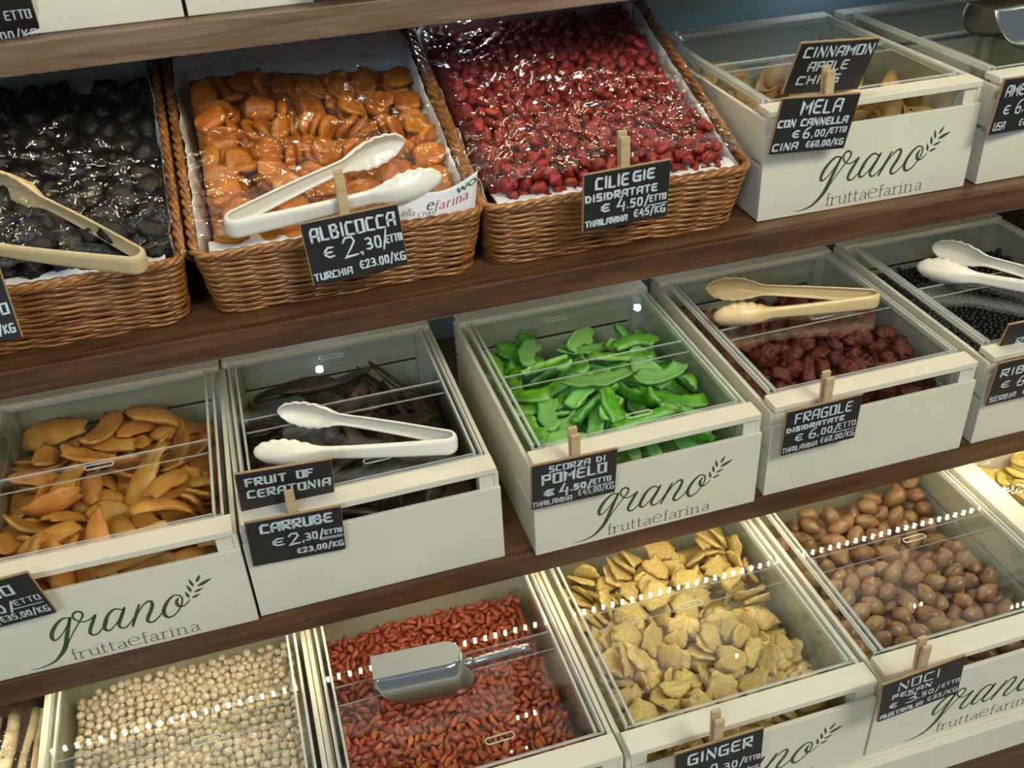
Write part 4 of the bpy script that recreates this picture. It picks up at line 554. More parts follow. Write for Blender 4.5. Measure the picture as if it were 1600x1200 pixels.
6,0,473,640,174,-70,68,10,2,628,39,213,32,-15,-8,3,696,322,218,-8,81,-51,4,428,78,207,-56,32,-43,4,712,683,170,49,-22,-58,0,559,583,192,-27,-34,76,3,132,788,141,-43,35,-76,4,563,162,228,-19,-38,34,4,355,497,
142,1,99,-1,2,410,745,137,31,91,9,1,108,233,176,15,51,79,4,165,446,199,9,2,-86,3,660,538,194,25,95,2,0,700,148,185,-75,-51,-1,1,244,158,278,20,69,23,3,46,584,243,2,-38,87,2,651,691,204,36,82,33,
1,401,806,160,-2,-65,-73,2,71,712,137,-21,85,45,1,520,183,260,7,-44,-14,1,267,253,173,10,82,22,2,549,243,230,57,-14,-79,1,515,723,205,17,-15,59,2,358,713,153,-61,-11,77,0,465,358,249,35,63,63,3,582,652,229,
-13,5,-87,3,66,802,191,-72,20,-8,2,378,36,269,-51,-66,-46,1,96,90,197,36,8,-60,2,497,557,149,17,57,57,0,155,785,230,-28,89,-23,4,331,190,276,40,-40,-72,3,678,376,220,71,-21,50,3,327,641,227,56,-74,-35,1,
346,515,215,-55,36,62,3,488,98,225,26,32,-70,1,697,613,183,23,-38,57,0,40,282,219,16,40,-76,0,34,435,198,10,-62,9,0,699,118,258,-46,-17,32,2,87,183,219,-17,-15,89,1,345,255,176,29,49,-70,0,702,265,204,-62,
34,44,0,267,107,217,-42,1,89,1,619,531,236,67,69,19,1,467,485,151,25,-11,-46,2,380,624,168,-48,-20,-15,0,207,394,173,66,15,34,1,240,667,154,46,-49,-26,4,358,454,197,-29,-10,44,0,595,417,203,33,86,-6,0,142,
553,208,60,76,-10,1,639,101,182,-33,-57,72,4,495,255,273,-30,14,76,3,295,429,231,-52,72,-6,3,214,682,229,-11,76,58,1,278,578,191,65,58,-6,3,599,147,290,43,-69,-27,4,584,744,209,43,61,44,4,33,151,223,-31,79,
14,1,655,606,227,-16,88,15,4,624,222,220,-81,1,15,0,551,326,261,77,24,4,2,320,299,241,-9,13,38,4,196,627,189,-56,-66,45,1,525,701,267,-31,-44,80,0,164,144,247,-19,-54,-34,2,440,226,219,-76,40,-12,0,507,417,
212,-19,83,-51,1,42,244,270,62,4,43,0,671,165,307,22,21,-4,2,655,795,194,20,29,92,4,51,404,262,-95,13,12,4,590,446,254,61,68,-18,3,413,446,258,-69,6,20,4,426,746,206,8,22,85,0,236,738,198,25,-69,-66,
1,445,473,200,21,10,-69,0,252,618,232,-26,53,-69,2,374,782,235,14,89,-10,0,349,97,262,38,-47,-78,3,628,361,268,41,-6,-47,0,250,358,212,4,-97,12,2,414,303,224,24,-16,0,1,221,284,224,16,17,-65,1,521,51,252,
15,-13,94,0,413,659,223,-8,44,73,3,286,229,278,12,77,-16,4,208,72,270,-6,-6,-64,2,27,783,263,-31,-55,48,4,33,715,196,33,-32,-72,0,533,495,207,-15,86,41,2,66,517,251,-91,-16,8,2,95,40,243,-23,35,4,0,
693,549,266,-8,-83,-51,3,513,283,324,53,77,-22,3,218,514,194,-70,42,-45,2,568,527,273,10,-8,-92,3,581,796,256,-7,20,93,4,145,615,245,-76,49,-36,0,661,183,249,-2,38,-67,2,277,799,224,-46,39,55,0,185,395,256,33,
-22,-55,4,708,483,276,-14,47,32,4,100,109,274,15,34,-90,3,151,38,272,75,2,-53,0,34,149,305,-41,-24,74,0,360,587,243,-22,91,30,1,469,682,253,68,40,-59,3,409,509,272,-53,65,11,3,133,292,220,-83,-19,-41,3,537,
100,298,-36,-3,-36,4,638,691,267,-88,40,-14,3,115,233,250,50,66,-54,3,203,237,263,16,27,-93,3,391,174,236,-39,-84,-26,0,507,616,241,-55,21,77,1,95,760,255,40,70,44,4,617,31,278,79,-1,-21,0,439,64,285,-4,53,
32,4,293,356,264,-4,88,-46,3,627,269,270,-4,-78,58,1,140,358,221,-42,42,3,3,325,735,237,-5,63,57,1,536,380,286,-16,-15,-18,3,142,708,185,88,-26,-16,3,703,757,234,-74,-62,3,1,292,83,297,78,50,22,4,405,212,
299,-27,25,-90,2,238,431,250,-83,31,-34,3,436,580,263,-44,46,-73,3,390,295,279,-5,-9,-53,3,87,670,237,-78,39,43,1,506,803,201,-41,-52,-66,3,488,464,259,-26,47,17,4,672,455,237,-2,-66,56,4,77,475,289,-2,-94,-31,
4,415,136,289,-34,64,17,0,256,297,299,-26,16,93,4,697,332,293,60,78,-3,4,712,233,282,-20,57,-12,1,471,163,283,41,-39,-48,4,198,191,308,8,86,-22,2,67,340,267,-47,14,20,1,131,169,321,-57,-74,31,4,173,489,255,
89,40,-2,0,494,545,251,-50,-48,-9,4,486,763,266,-40,59,68,2,166,318,293,72,21,-15,0,452,298,304,-34,42,-61,0,357,388,274,-9,62,46],
 'currants': [631,607,246,173,592,246,395,294,247,441,161,247,134,568,247,230,254,246,378,601,246,564,427,246,433,775,247,73,284,247,731,624,246,288,775,247,84,352,247,134,236,247,600,731,246,449,661,247,203,12,246,490,513,246,368,319,246,374,343,246,
709,755,246,500,655,247,383,674,246,344,408,247,485,139,246,267,226,246,473,414,247,453,455,247,201,164,246,265,426,246,563,293,246,398,570,247,560,577,247,284,538,246,214,61,247,21,569,247,532,822,246,262,551,246,500,119,247,67,330,247,
345,382,247,101,294,247,186,237,247,128,212,246,533,224,246,225,602,247,689,368,246,416,511,247,476,260,247,400,655,247,498,405,247,298,187,246,708,421,246,620,776,246,516,601,247,643,353,246,328,593,247,242,509,247,339,152,246,675,264,246,
78,608,247,431,492,246,366,716,246,368,255,246,17,338,247,708,496,246,180,120,247,341,686,246,427,534,246,730,433,247,596,513,247,481,775,246,63,681,247,117,654,246,213,35,247,571,369,246,427,12,246,393,154,247,496,379,247,563,452,247,
479,343,246,67,631,247,157,461,247,36,321,246,144,35,247,645,518,247,131,359,247,241,427,246,697,688,247,317,342,247,625,263,246,142,639,246,147,510,246,314,154,247,588,295,247,353,541,247,595,698,247,702,542,246,75,703,246,286,489,246,
126,757,246,259,653,247,511,151,247,97,397,247,468,284,247,285,292,247,42,761,246,42,544,247,286,208,246,730,792,247,13,115,247,50,175,247,541,431,246,731,767,246,345,454,246,443,305,246,640,454,247,62,519,247,687,484,246,488,184,247,
259,449,246,731,508,246,407,681,247,460,12,246,292,514,247,596,351,246,653,541,246,12,633,246,312,77,246,676,786,247,706,622,247,178,14,247,38,61,246,426,466,246,401,129,247,729,484,246,155,821,247,12,757,246,12,363,246,477,35,246,
216,359,246,551,499,246,303,642,247,270,13,247,152,257,246,213,123,246,348,504,247,457,747,247,508,822,246,341,215,246,98,700,246,707,731,246,629,543,246,153,12,246,532,546,246,67,726,246,13,458,247,238,822,246,209,571,246,205,382,247,
452,328,247,482,750,247,411,223,246,446,95,247,533,317,246,399,801,246,180,690,246,317,776,247,349,54,246,510,308,246,298,400,246,317,507,246,108,348,246,162,656,246,92,724,247,455,637,246,508,284,246,232,717,247,670,523,247,680,289,247,
38,680,246,621,698,246,503,622,246,95,94,246,620,521,246,116,734,247,420,146,247,731,718,246,320,270,247,706,290,247,204,681,247,35,196,247,644,768,247,644,704,246,539,775,246,537,456,247,91,480,247,730,649,247,730,742,246,456,495,247,
12,12,246,619,648,246,185,465,247,132,187,247,351,12,246,256,317,247,530,200,246,394,180,247,75,461,246,707,780,247,13,484,247,714,578,247,483,606,247,295,618,247,310,483,247,592,143,246,259,488,247,731,382,246,424,800,247,531,292,246,
451,538,247,729,407,247,349,800,246,92,630,247,481,209,247,321,461,246,170,38,247,561,232,246,421,293,247,177,261,247,502,798,247,126,287,247,696,518,247,660,438,247,19,657,247,393,522,246,466,518,246,41,632,247,207,485,247,731,288,246,
594,375,246,81,115,246,624,497,246,48,784,246,133,454,246,12,185,246,49,703,247,284,660,247,307,129,246,456,204,247,346,267,247,103,254,247,105,12,246,263,766,247,481,487,247,308,710,246,231,379,247,62,483,247,176,68,247,102,539,246,
472,584,246,722,602,246,589,398,246,671,317,246,513,180,246,172,513,247,396,104,246,426,369,247,233,404,246,12,433,246,686,460,246,315,418,247,649,329,247,607,797,247,730,821,247,295,14,246,616,443,246,122,709,247,119,629,247,190,325,247,
37,152,247,44,657,246,13,235,247,213,821,247,425,122,246,345,736,246,533,348,247,249,180,247,682,240,247,607,204,246,227,692,247,685,761,247,435,822,246,337,821,246,607,230,247,456,722,246,370,625,247,432,750,246,705,647,246,95,800,246,
625,318,247,558,317,247,212,237,247,345,175,246,73,83,246,498,430,246,559,820,246,39,463,247,105,607,247,554,669,246,92,66,247,364,152,247,705,822,246,63,60,247,155,126,247,288,266,247,477,463,246,210,459,247,646,564,246,233,485,247,
637,402,247,56,822,246,290,232,246,207,653,247,262,82,247,97,515,246,526,478,246,128,261,247,432,629,246,316,688,246,292,350,247,183,490,246,675,677,246,68,656,246,376,130,246,13,797,247,72,569,246,320,616,246,149,588,246,257,711,247,
613,624,247,596,456,246,217,434,247,131,136,247,368,520,247,130,822,246,99,775,247,38,488,246,623,673,247,236,47,247,391,777,247,291,163,246,159,565,247,450,120,247,668,346,247,451,255,247,341,711,247,423,265,246,669,573,247,315,101,246,
706,350,246,142,735,247,49,280,246,328,754,246,574,125,247,480,632,247,547,74,246,649,256,247,484,681,246,267,158,247,13,65,247,67,34,247,654,231,247,462,179,247,108,564,247,204,541,247,39,410,247,204,627,247,366,210,247,499,227,247,
12,210,246,538,687,246,64,235,247,158,680,246,503,62,247,399,402,246,336,291,247,181,618,246,475,114,247,432,724,246,203,214,246,525,267,246,345,314,246,730,357,247,342,776,246,320,12,246,352,131,246,674,597,246,613,393,247,215,287,247,
401,12,246,508,746,247,157,183,247,180,796,246,179,537,246,129,12,246,336,431,246,321,178,246,680,622,247,74,406,246,344,618,247,164,320,247,13,160,247,536,152,247,337,480,247,619,343,247,506,203,246,431,344,247,269,734,247,13,39,247,
390,751,246,287,822,246,234,330,247,160,289,246,538,799,246,565,403,246,621,567,247,131,607,247,611,173,246,109,229,247,652,205,247,563,520,246,217,147,246,257,403,246,582,796,246,456,47,246,147,771,247,70,190,246,150,436,247,310,530,246,
693,565,246,164,361,246,360,435,246,600,487,247,541,594,247,188,189,246,682,654,246,123,382,246,102,158,247,74,773,246,472,389,246,500,704,247,459,822,246,119,34,246,182,404,247,289,422,246,256,373,246,77,381,247,449,378,246,260,132,247,
404,545,247,237,121,246,587,622,247,559,787,246,618,468,247,361,296,246,408,486,246,228,12,246,233,577,247,655,614,247,514,518,246,491,94,247,263,268,246,263,820,246,119,311,246,274,182,246,474,704,247,565,602,247,266,687,247,549,120,247,
59,425,246,36,126,247,181,379,246,642,656,246,242,151,247,311,294,247,640,377,246,12,90,246,659,496,247,366,395,246,429,604,247,348,103,247,680,821,247,200,602,246,39,232,247,73,165,246,141,800,246,12,546,246,88,678,246,244,98,246,
121,406,246,324,367,247,698,599,246,509,679,247,366,775,246,514,776,246,558,701,246,102,423,247,325,800,246,274,468,246,101,372,247,536,712,247,93,34,247,485,563,247,452,429,247,589,186,247,368,185,247,674,216,246,413,195,246,285,36,246,
432,680,246,483,822,246,251,788,246,243,535,247,516,99,246,653,821,247,92,181,246,374,56,246,157,404,246,284,593,247,139,664,246,240,354,246,368,740,246,118,104,247,42,37,246,236,204,247,349,568,247,128,162,247,564,257,246,387,822,246,
459,684,246,160,233,247,651,678,246,274,798,247,650,793,246,730,459,247,38,512,246,401,81,246,213,312,247,350,644,247,604,547,247,100,453,246,395,355,246,474,657,247,230,626,246,705,315,246,212,191,246,283,709,247,586,270,247,220,92,247,
13,732,247,292,685,247,399,270,246,730,313,247,457,613,246,420,97,247,563,627,246,208,407,247,198,512,247,98,325,247,81,821,247,631,287,246,113,679,247,234,650,246,368,458,246,125,58,247,529,664,247,411,822,246,513,449,246,559,347,247,
589,432,247,561,180,247,148,380,247,431,442,246,260,292,246,37,13,247,373,577,247,449,70,246,106,822,246,315,226,247,425,653,246,13,510,247,538,521,247,34,101,246,123,517,247,310,34,246,133,490,246,292,108,247,235,229,246,13,681,246,
205,797,247,707,446,247,47,569,247,580,771,247,68,798,247,342,339,247,610,822,246,234,742,246,677,547,246,374,799,247,375,651,247,158,487,247,105,132,247,37,437,247,508,542,247,556,543,246,378,373,247,402,56,247,351,78,246,154,534,247,
584,821,247,185,561,247,282,567,247,718,672,247,192,356,247,12,593,246,258,575,246,598,672,246,238,73,247,152,100,247,512,567,246,13,706,247,477,799,246,36,591,246,48,255,246,534,373,246,376,13,247,665,372,247,372,106,246,184,739,247,
561,147,246,296,316,247,334,244,247,174,443,246,731,545,246,501,37,246,476,439,246,207,721,246,427,241,246,177,93,247,238,767,247,700,265,247,209,746,247,124,782,247,533,738,247,685,436,246,181,821,247,289,83,246,321,318,246,379,542,246,
451,403,246,321,202,246,690,713,247,423,579,247,618,368,246,685,411,247,540,402,247,484,12,246,81,12,246,12,286,246,13,408,247,312,821,247,77,258,247,391,209,246,184,714,246,452,798,246,558,734,247,93,655,246,376,81,247,182,300,247,
251,599,247,590,597,246,52,388,247,537,177,246,482,537,247,552,209,246,449,229,247,267,511,246,236,302,246,540,97,246,234,451,246,557,759,246,67,545,247,423,319,247,125,431,246,261,202,246,457,772,246,708,471,246,427,395,247,104,203,247,
403,596,247,267,106,246,151,60,247,12,822,246,81,214,246,403,426,246,322,393,247,584,242,247,502,354,247,403,378,246,299,375,247,41,345,246,147,710,246,428,46,247,305,578,247,477,60,247,262,46,247,537,570,246,207,262,246,300,798,247,
539,620,247,569,651,246,414,707,247,409,621,247,264,350,246,650,303,247,354,594,247,424,71,247,594,647,247,506,494,247,178,212,247,668,700,246,153,158,246,212,772,247,28,268,246,254,628,246,474,234,247,403,246,246,393,320,247,566,102,246,
172,773,246,284,139,247,363,483,247,152,208,247,357,234,246,586,217,246,403,455,247,650,728,246,490,321,246,455,354,247,501,261,246,596,573,247,600,318,246,126,543,247,295,732,247,604,755,247,649,589,247,13,313,247,81,308,252,99,112,262,
520,418,251,332,663,247,384,440,246,29,175,260,49,82,246,12,138,258,612,299,256,718,527,257,80,50,263,16,385,258,197,813,266,276,331,255,488,726,246,356,668,246,666,805,262,583,534,246,116,472,247,29,747,262,248,730,261,499,167,262,
529,500,259,637,632,246,365,691,247,66,751,246,554,383,256,29,79,261,500,470,246,113,177,259,308,600,259,578,474,247,230,800,246,711,372,258,661,750,246,605,254,254,442,702,246,225,170,247,304,755,246,608,714,262,629,748,247,35,369,253,
628,215,251,640,479,246,443,280,247,193,49,246,192,427,246,132,333,247,321,730,246,93,274,259,579,163,246,223,669,257,174,341,257,271,613,256,25,613,250,497,585,246,576,557,246,239,277,247,195,139,255,145,551,264,665,768,261,145,275,259,
327,549,247,718,274,263,265,531,260,461,144,247,306,250,246,378,167,262,56,211,247,25,423,265,91,586,247,157,611,247,388,726,246,276,387,247,578,717,247,106,50,263,87,237,257,198,80,250,575,682,247,579,332,247,32,793,264,626,722,247,
695,801,253,376,278,246,211,337,257,308,666,256,636,428,247,459,563,247,631,240,246,24,529,258,118,587,253,13,256,262,523,76,254,92,750,247,578,699,265,136,81,246,524,129,247,437,187,247,731,565,261,37,818,263,476,366,256,334,524,246,
78,501,253,630,808,247,32,719,258,110,496,255,140,416,258,335,31,247,426,420,252,417,171,246,444,27,257,518,243,246,184,642,246,687,308,263,521,639,247,191,779,261,199,104,256,576,499,246,366,557,262,521,697,262,636,688,263,572,201,257,
357,360,246,253,246,246,389,700,247,221,523,246,409,338,259,514,723,257,579,414,262,80,437,251,362,821,247,200,703,262,712,706,256,33,298,251,553,475,246,706,395,247,60,13,260,88,555,258,164,634,256,613,591,246,324,55,247,518,391,255,
382,232,247,409,33,258,435,557,246,57,108,246,629,190,247,277,635,246,326,638,257,664,471,247,306,442,246,445,475,260,387,474,246,136,624,265,682,388,259,282,445,246,546,644,253,143,307,246,489,298,255,159,790,258,12,352,268,61,268,263,
542,247,246,731,806,267,82,142,246,60,362,247,13,811,269,478,161,252,299,56,246,689,333,246,84,335,266,184,666,246,514,332,246,192,583,258,661,640,247,248,25,246,248,468,260,278,63,255,113,79,255,657,280,253,56,306,247,60,590,246,
411,762,254,353,757,257,193,279,257,731,335,259,731,694,246,330,120,246,600,777,260,390,634,260,12,670,268,498,765,262,441,515,246,363,34,254,226,553,246,162,751,253,84,787,263,277,121,263,447,586,247,136,115,260,548,275,253,136,688,246,
432,211,246,118,804,259,611,419,247,177,167,248,58,447,256,172,144,246,721,729,267,384,499,247,150,347,261,379,416,246,581,746,246,411,737,247,525,759,261,327,571,259,469,84,246,164,725,256,245,673,246,468,309,246,660,412,246,28,29,266,
58,138,246,12,776,261,399,196,266,680,503,259,302,553,246,669,720,260,282,753,259,387,36,246],
 'chickpeas': [483,786,233,70,625,205,717,378,198,504,255,215,626,577,215,71,565,203,598,375,212,265,840,232,687,856,217,688,788,215,567,346,213,101,443,203,356,443,223,541,694,227,250,597,223,538,379,216,383,730,233,624,323,207,510,504,222,385,435,223,
72,788,210,569,725,225,15,869,205,178,858,225,350,756,233,250,413,217,130,503,208,747,657,203,409,540,227,464,762,233,161,473,211,503,225,214,389,790,235,41,658,202,630,505,213,435,766,234,15,839,204,281,348,217,688,662,211,426,377,221,
188,726,222,746,626,203,684,257,198,129,601,211,509,413,219,215,785,226,220,380,214,128,661,213,534,255,213,746,565,201,419,791,235,654,257,202,220,504,218,743,136,187,627,383,209,456,353,220,745,731,206,41,472,196,189,379,211,600,658,220,
280,413,219,130,380,204,41,502,197,653,196,200,656,634,214,658,444,207,247,724,227,631,540,214,594,255,208,689,480,205,190,567,217,626,637,217,71,502,201,571,695,224,41,441,195,391,317,219,160,788,221,68,698,207,71,472,200,383,699,232,
210,826,227,508,597,225,540,501,220,713,287,196,189,662,220,603,836,226,396,378,221,432,574,228,218,756,225,220,348,213,599,726,223,626,352,208,189,597,218,99,756,213,247,695,226,15,672,199,41,533,198,158,661,217,747,376,194,249,565,222,
381,760,234,598,628,220,66,869,212,567,755,227,573,833,228,568,625,222,418,250,217,473,227,215,654,320,204,359,377,221,311,441,221,571,533,219,511,696,228,41,824,207,221,440,215,69,728,208,41,626,201,513,786,231,217,694,223,514,825,232,
717,662,207,713,226,194,360,784,234,307,371,219,624,256,205,364,473,224,398,408,222,457,868,237,190,317,209,717,470,201,159,759,220,540,471,219,127,693,214,772,641,200,362,594,228,624,225,204,131,537,210,600,508,216,570,470,217,251,348,215,
15,487,193,772,743,203,39,721,204,240,824,229,160,379,207,568,440,216,743,166,188,15,548,195,772,200,185,684,165,196,281,318,216,629,787,222,100,350,199,40,410,194,659,788,218,601,696,222,160,570,214,743,286,192,596,314,210,15,426,191,
157,694,218,480,586,226,772,392,191,603,867,227,743,196,189,281,473,221,716,769,211,69,668,206,306,689,229,363,503,225,772,774,204,71,535,202,714,166,192,713,869,214,160,349,206,187,693,221,15,774,202,404,626,229,130,319,202,539,409,218,
565,286,211,130,349,203,773,260,187,508,627,227,280,599,225,450,471,224,161,540,213,510,473,222,66,840,211,747,472,197,159,630,216,160,503,211,542,869,232,219,663,223,601,538,216,461,564,226,567,595,221,715,829,213,149,854,222,311,502,224,
475,438,222,534,226,212,659,474,208,220,410,215,15,395,190,657,850,221,690,511,206,418,511,226,538,439,219,505,567,225,688,447,204,311,342,218,543,829,231,632,697,219,69,758,209,219,597,220,772,834,206,653,290,203,535,316,215,685,826,217,
279,664,227,743,316,193,747,442,196,465,300,218,221,535,219,503,194,213,394,347,220,689,758,214,594,225,207,772,291,188,772,713,202,595,284,209,159,409,208,504,348,218,745,761,207,685,601,209,404,843,236,329,869,236,745,791,208,571,655,223,
15,807,203,128,723,215,716,348,197,180,828,224,508,658,227,428,407,222,717,500,202,476,497,224,357,860,237,309,593,226,250,504,220,661,694,215,99,726,212,311,533,224,745,596,202,250,631,224,747,502,198,567,563,220,683,196,197,129,759,216,
15,517,194,389,518,226,658,664,214,568,410,215,541,657,225,278,755,230,594,165,205,460,689,230,773,517,195,15,456,192,100,380,201,310,626,228,748,410,195,131,440,206,281,288,215,624,290,206,130,567,210,310,562,225,360,317,219,402,569,228,
249,665,225,389,258,217,513,855,234,686,349,201,251,287,213,772,360,190,628,444,211,122,820,217,238,854,230,656,350,205,161,439,209,101,535,206,686,632,210,101,503,205,594,195,206,97,693,211,324,315,218,540,769,229,208,858,228,426,820,235,
129,631,212,654,166,199,747,533,199,221,473,217,564,256,211,278,724,229,597,598,219,244,790,229,40,379,193,599,475,214,659,724,217,599,756,224,569,790,228,721,692,208,280,383,218,190,503,215,685,571,208,99,663,209,188,799,224,629,757,221,
189,409,212,95,869,216,713,135,191,356,256,217,598,412,213,626,816,223,387,287,218,538,596,223,219,566,219,386,820,236,311,287,216,714,317,197,449,274,217,535,285,214,626,607,216,629,667,218,286,787,231,152,817,221,715,599,206,421,317,219,
654,227,201,191,537,216,70,381,197,100,566,207,470,814,234,281,443,220,629,727,220,717,530,203,417,713,232,541,537,222,509,756,231,41,564,199,277,694,228,341,727,232,311,472,222,564,195,209,597,568,218,537,346,216,130,410,205,773,322,189,
509,383,219,40,688,203,312,761,232,322,654,229,346,697,231,326,819,235,564,225,210,40,756,205,773,230,186,660,535,210,285,863,234,465,659,230,716,739,210,93,826,214,714,257,195,540,799,230,419,280,218,250,382,216,773,672,200,688,411,203,
434,631,230,453,596,228,340,418,222,160,319,206,280,631,226,658,382,206,571,500,218,597,445,214,15,610,197,444,441,223,220,318,212,655,570,212,533,195,211,70,595,204,425,347,221,684,319,200,15,704,200,40,854,208,71,411,198,221,287,211,
510,534,223,535,567,223,474,257,216,718,410,199,504,316,217,568,376,214,716,630,207,362,563,227,131,471,207,251,318,214,743,868,210,713,196,193,347,637,229,191,473,214,684,226,197,513,726,229,191,440,213,43,794,207,434,848,236,743,226,190,
436,736,233,571,869,230,688,381,202,358,829,236,683,287,200,599,787,225,623,195,203,101,797,214,716,799,212,281,534,223,717,440,200,746,346,194,744,824,209,189,632,219,131,791,218,464,628,229,281,503,222,159,600,215,393,598,229,566,316,213,
655,820,220,119,850,218,352,667,230,743,256,191,691,692,211,439,543,226,100,626,209,312,732,231,457,414,222,357,287,218,190,348,210,455,384,221,40,594,200,506,443,220,656,600,213,689,541,207,362,347,220,628,413,210,251,443,218,382,669,231,
629,475,212,437,670,231,15,739,201,422,481,225,100,596,207,750,692,204,15,579,196,505,286,215,773,170,184,100,411,202,315,791,233,219,632,221,281,565,224,773,457,193,772,804,205,71,350,196,312,257,215,773,548,196,158,724,219,658,413,207,
248,757,228,659,757,217,465,525,225,218,725,224,773,427,192,772,609,198,310,411,221,426,221,216,461,719,232,624,165,202,188,756,223,251,535,221,538,627,224,773,578,197,634,869,224,688,728,213,542,738,228,363,533,226,660,505,209,390,488,225,
716,569,205,773,488,194,597,344,211,71,441,199,397,229,217,773,140,183,15,642,198,772,865,207,251,474,219,101,473,204,451,210,228,526,487,243,333,242,231,80,711,230,264,365,236,412,207,238,763,214,210,295,242,235,396,714,255,707,394,221,
112,334,222,372,270,238,140,740,237,172,614,238,487,642,242,52,362,215,701,302,219,235,363,234,51,641,225,472,797,259,265,457,241,20,687,224,53,517,221,378,844,252,525,455,241,741,548,225,734,361,217,201,740,245,141,645,235,203,614,239,
611,209,227,701,272,218,265,581,243,334,272,229,584,359,234,296,272,236,672,241,221,671,211,220,489,711,241,700,210,216,194,840,248,521,331,236,82,610,227,82,394,220,82,364,220,732,150,212,202,646,242,555,424,238,674,365,224,673,616,232,
204,455,235,306,869,255,81,770,233,110,645,230,20,440,217,647,489,231,733,762,235,335,843,250,52,548,221,641,181,223,581,209,230,641,304,227,290,692,255,113,550,229,231,678,245,558,516,240,48,738,227,677,743,236,203,363,233,83,425,222,
611,240,227,583,329,233,263,614,244,140,676,236,523,363,236,615,429,232,113,518,227,767,375,216,618,522,235,446,501,225,314,294,246,521,270,235,264,550,244,142,364,227,113,487,227,773,735,232,379,455,244,754,711,227,702,839,238,701,150,215,
365,684,251,519,210,233,298,354,242,528,519,242,143,424,228,555,454,239,299,391,239,301,320,237,344,869,262,202,423,236,443,367,243,617,799,246,528,798,257,230,709,246,172,363,230,677,428,225,258,869,247,676,395,226,585,582,242,234,488,240,
234,302,234,373,239,234,261,709,249,767,562,222,292,767,253,409,683,231,267,810,231,264,488,242,335,609,228,616,490,234,386,643,246,679,463,228,265,302,236,521,300,236,647,771,240,647,801,242,769,340,212,172,646,239,264,332,236,671,271,222,
224,836,251,770,409,216,295,427,242,192,776,244,336,578,227,446,799,245,110,708,234,584,771,246,768,532,221,672,869,240,458,740,253,488,678,236,581,239,230,730,119,210,465,702,257,348,806,251,337,548,228,616,459,234,415,869,246,381,608,255,
382,393,243,522,552,245,552,300,234,52,579,223,295,457,242,142,774,240,618,556,237,487,839,235,337,517,225,384,548,241,234,518,240,294,549,247,82,579,227,611,612,242,436,695,247,731,301,215,619,682,242,525,642,246,477,349,242,704,363,220,
412,392,243,557,849,248,230,771,248,342,303,238,47,703,228,95,846,237,380,578,247,763,274,212,490,518,239,460,839,248,406,330,242,483,399,224,20,501,219,496,374,245,646,459,230,643,620,237,557,485,240,447,243,218,435,339,248,703,615,229,
520,240,234,373,622,229,340,333,235,172,520,232,482,369,219,586,393,232,81,645,224,762,154,208,711,714,226,616,741,243,558,675,243,261,739,249,526,869,258,63,813,224,160,869,245,350,396,242,735,456,220,20,531,220,706,424,223,296,721,253,
143,518,230,485,547,233,525,611,246,233,646,244,112,395,224,158,836,244,202,519,237,167,805,245,731,180,212,761,869,235,77,869,240,232,551,242,51,773,227,170,741,241,587,851,247,671,303,223,52,394,217,582,149,227,611,270,229,496,488,244,
52,424,218,700,120,214,203,302,230,223,869,252,612,150,225,460,431,246,737,806,233,200,709,243,424,554,249,202,332,232,758,839,232,234,332,234,702,241,217,53,456,219,737,392,217,645,650,237,129,869,240,737,675,225,673,333,223,173,303,229,
143,552,233,191,869,249,735,579,225,480,468,223,736,517,223,83,334,218,554,361,236,263,647,246,378,363,240,551,179,231,337,487,224,490,422,241,296,605,250,264,397,239,170,708,241,648,519,233,444,402,246,311,807,258,294,487,244,82,740,232,
83,486,223,582,299,232,681,496,230,633,842,237,641,273,224,702,869,242,83,456,223,555,610,244,112,364,223,309,844,235,143,304,225,468,384,249,110,678,234,20,594,222,763,306,213,481,280,234,458,258,242,711,548,227,621,869,252,526,675,244,
767,624,224,499,805,249,581,269,231,437,521,246,231,740,247,710,484,227,332,457,236,426,456,241,768,471,219,296,817,233,83,518,224,331,389,221,736,424,219,143,487,230,202,678,242,705,646,230,110,776,233,21,471,218,527,708,250,768,656,225,
523,768,254,556,393,237,735,610,226,295,635,252,265,272,235,233,614,241,586,550,239,551,270,234,557,709,248,335,359,220,294,517,244,376,331,241,561,812,247,404,769,250,423,603,229,412,654,237,700,180,216,729,849,230,409,361,242,301,664,247,
644,366,227,556,640,245,113,425,225,352,617,252,322,708,245,335,776,250,358,650,255,615,398,232,588,709,246,680,708,234,363,714,249,555,578,242,409,740,244,486,612,240,772,686,227,641,241,225,368,410,222,676,804,236,143,455,229,733,331,216,
449,325,226,173,455,231,646,428,229,733,269,215,446,649,251,234,458,239,407,299,238,647,740,239,21,789,227,477,330,218,233,581,242,487,869,241,763,244,210,730,211,213,263,427,240,52,610,223,19,823,229,588,676,241,673,553,230,20,345,214,
328,746,251,773,813,234,520,179,233,328,678,246,264,518,242,585,425,236,439,297,233,19,378,214,263,775,247,203,487,237,400,460,224,415,434,223,767,592,223,591,812,240,736,641,227,20,563,221,203,581,239,222,806,246,141,584,232,484,739,231,
733,732,234,170,677,240,553,331,236,53,486,219,406,809,255,386,869,237,487,208,234,304,577,250,421,836,260,415,584,251,20,626,223],
 'goji': [530,208,168,1,1,8,541,836,167,-5,2,-4,216,21,165,1,-1,-2,698,506,155,7,-4,-1,286,139,164,3,-8,-3,139,446,158,-1,-2,7,461,67,164,8,-2,-1,105,792,151,-1,0,9,645,845,155,7,-3,-1,438,845,171,-4,6,-4,
120,838,157,0,-1,-7,406,730,169,6,-5,-2,434,561,167,-6,6,-3,761,569,149,1,1,0,580,31,164,6,6,1,585,258,163,8,1,0,772,790,145,-2,0,6,81,205,161,6,5,3,438,255,165,7,5,2,774,195,162,0,2,7,
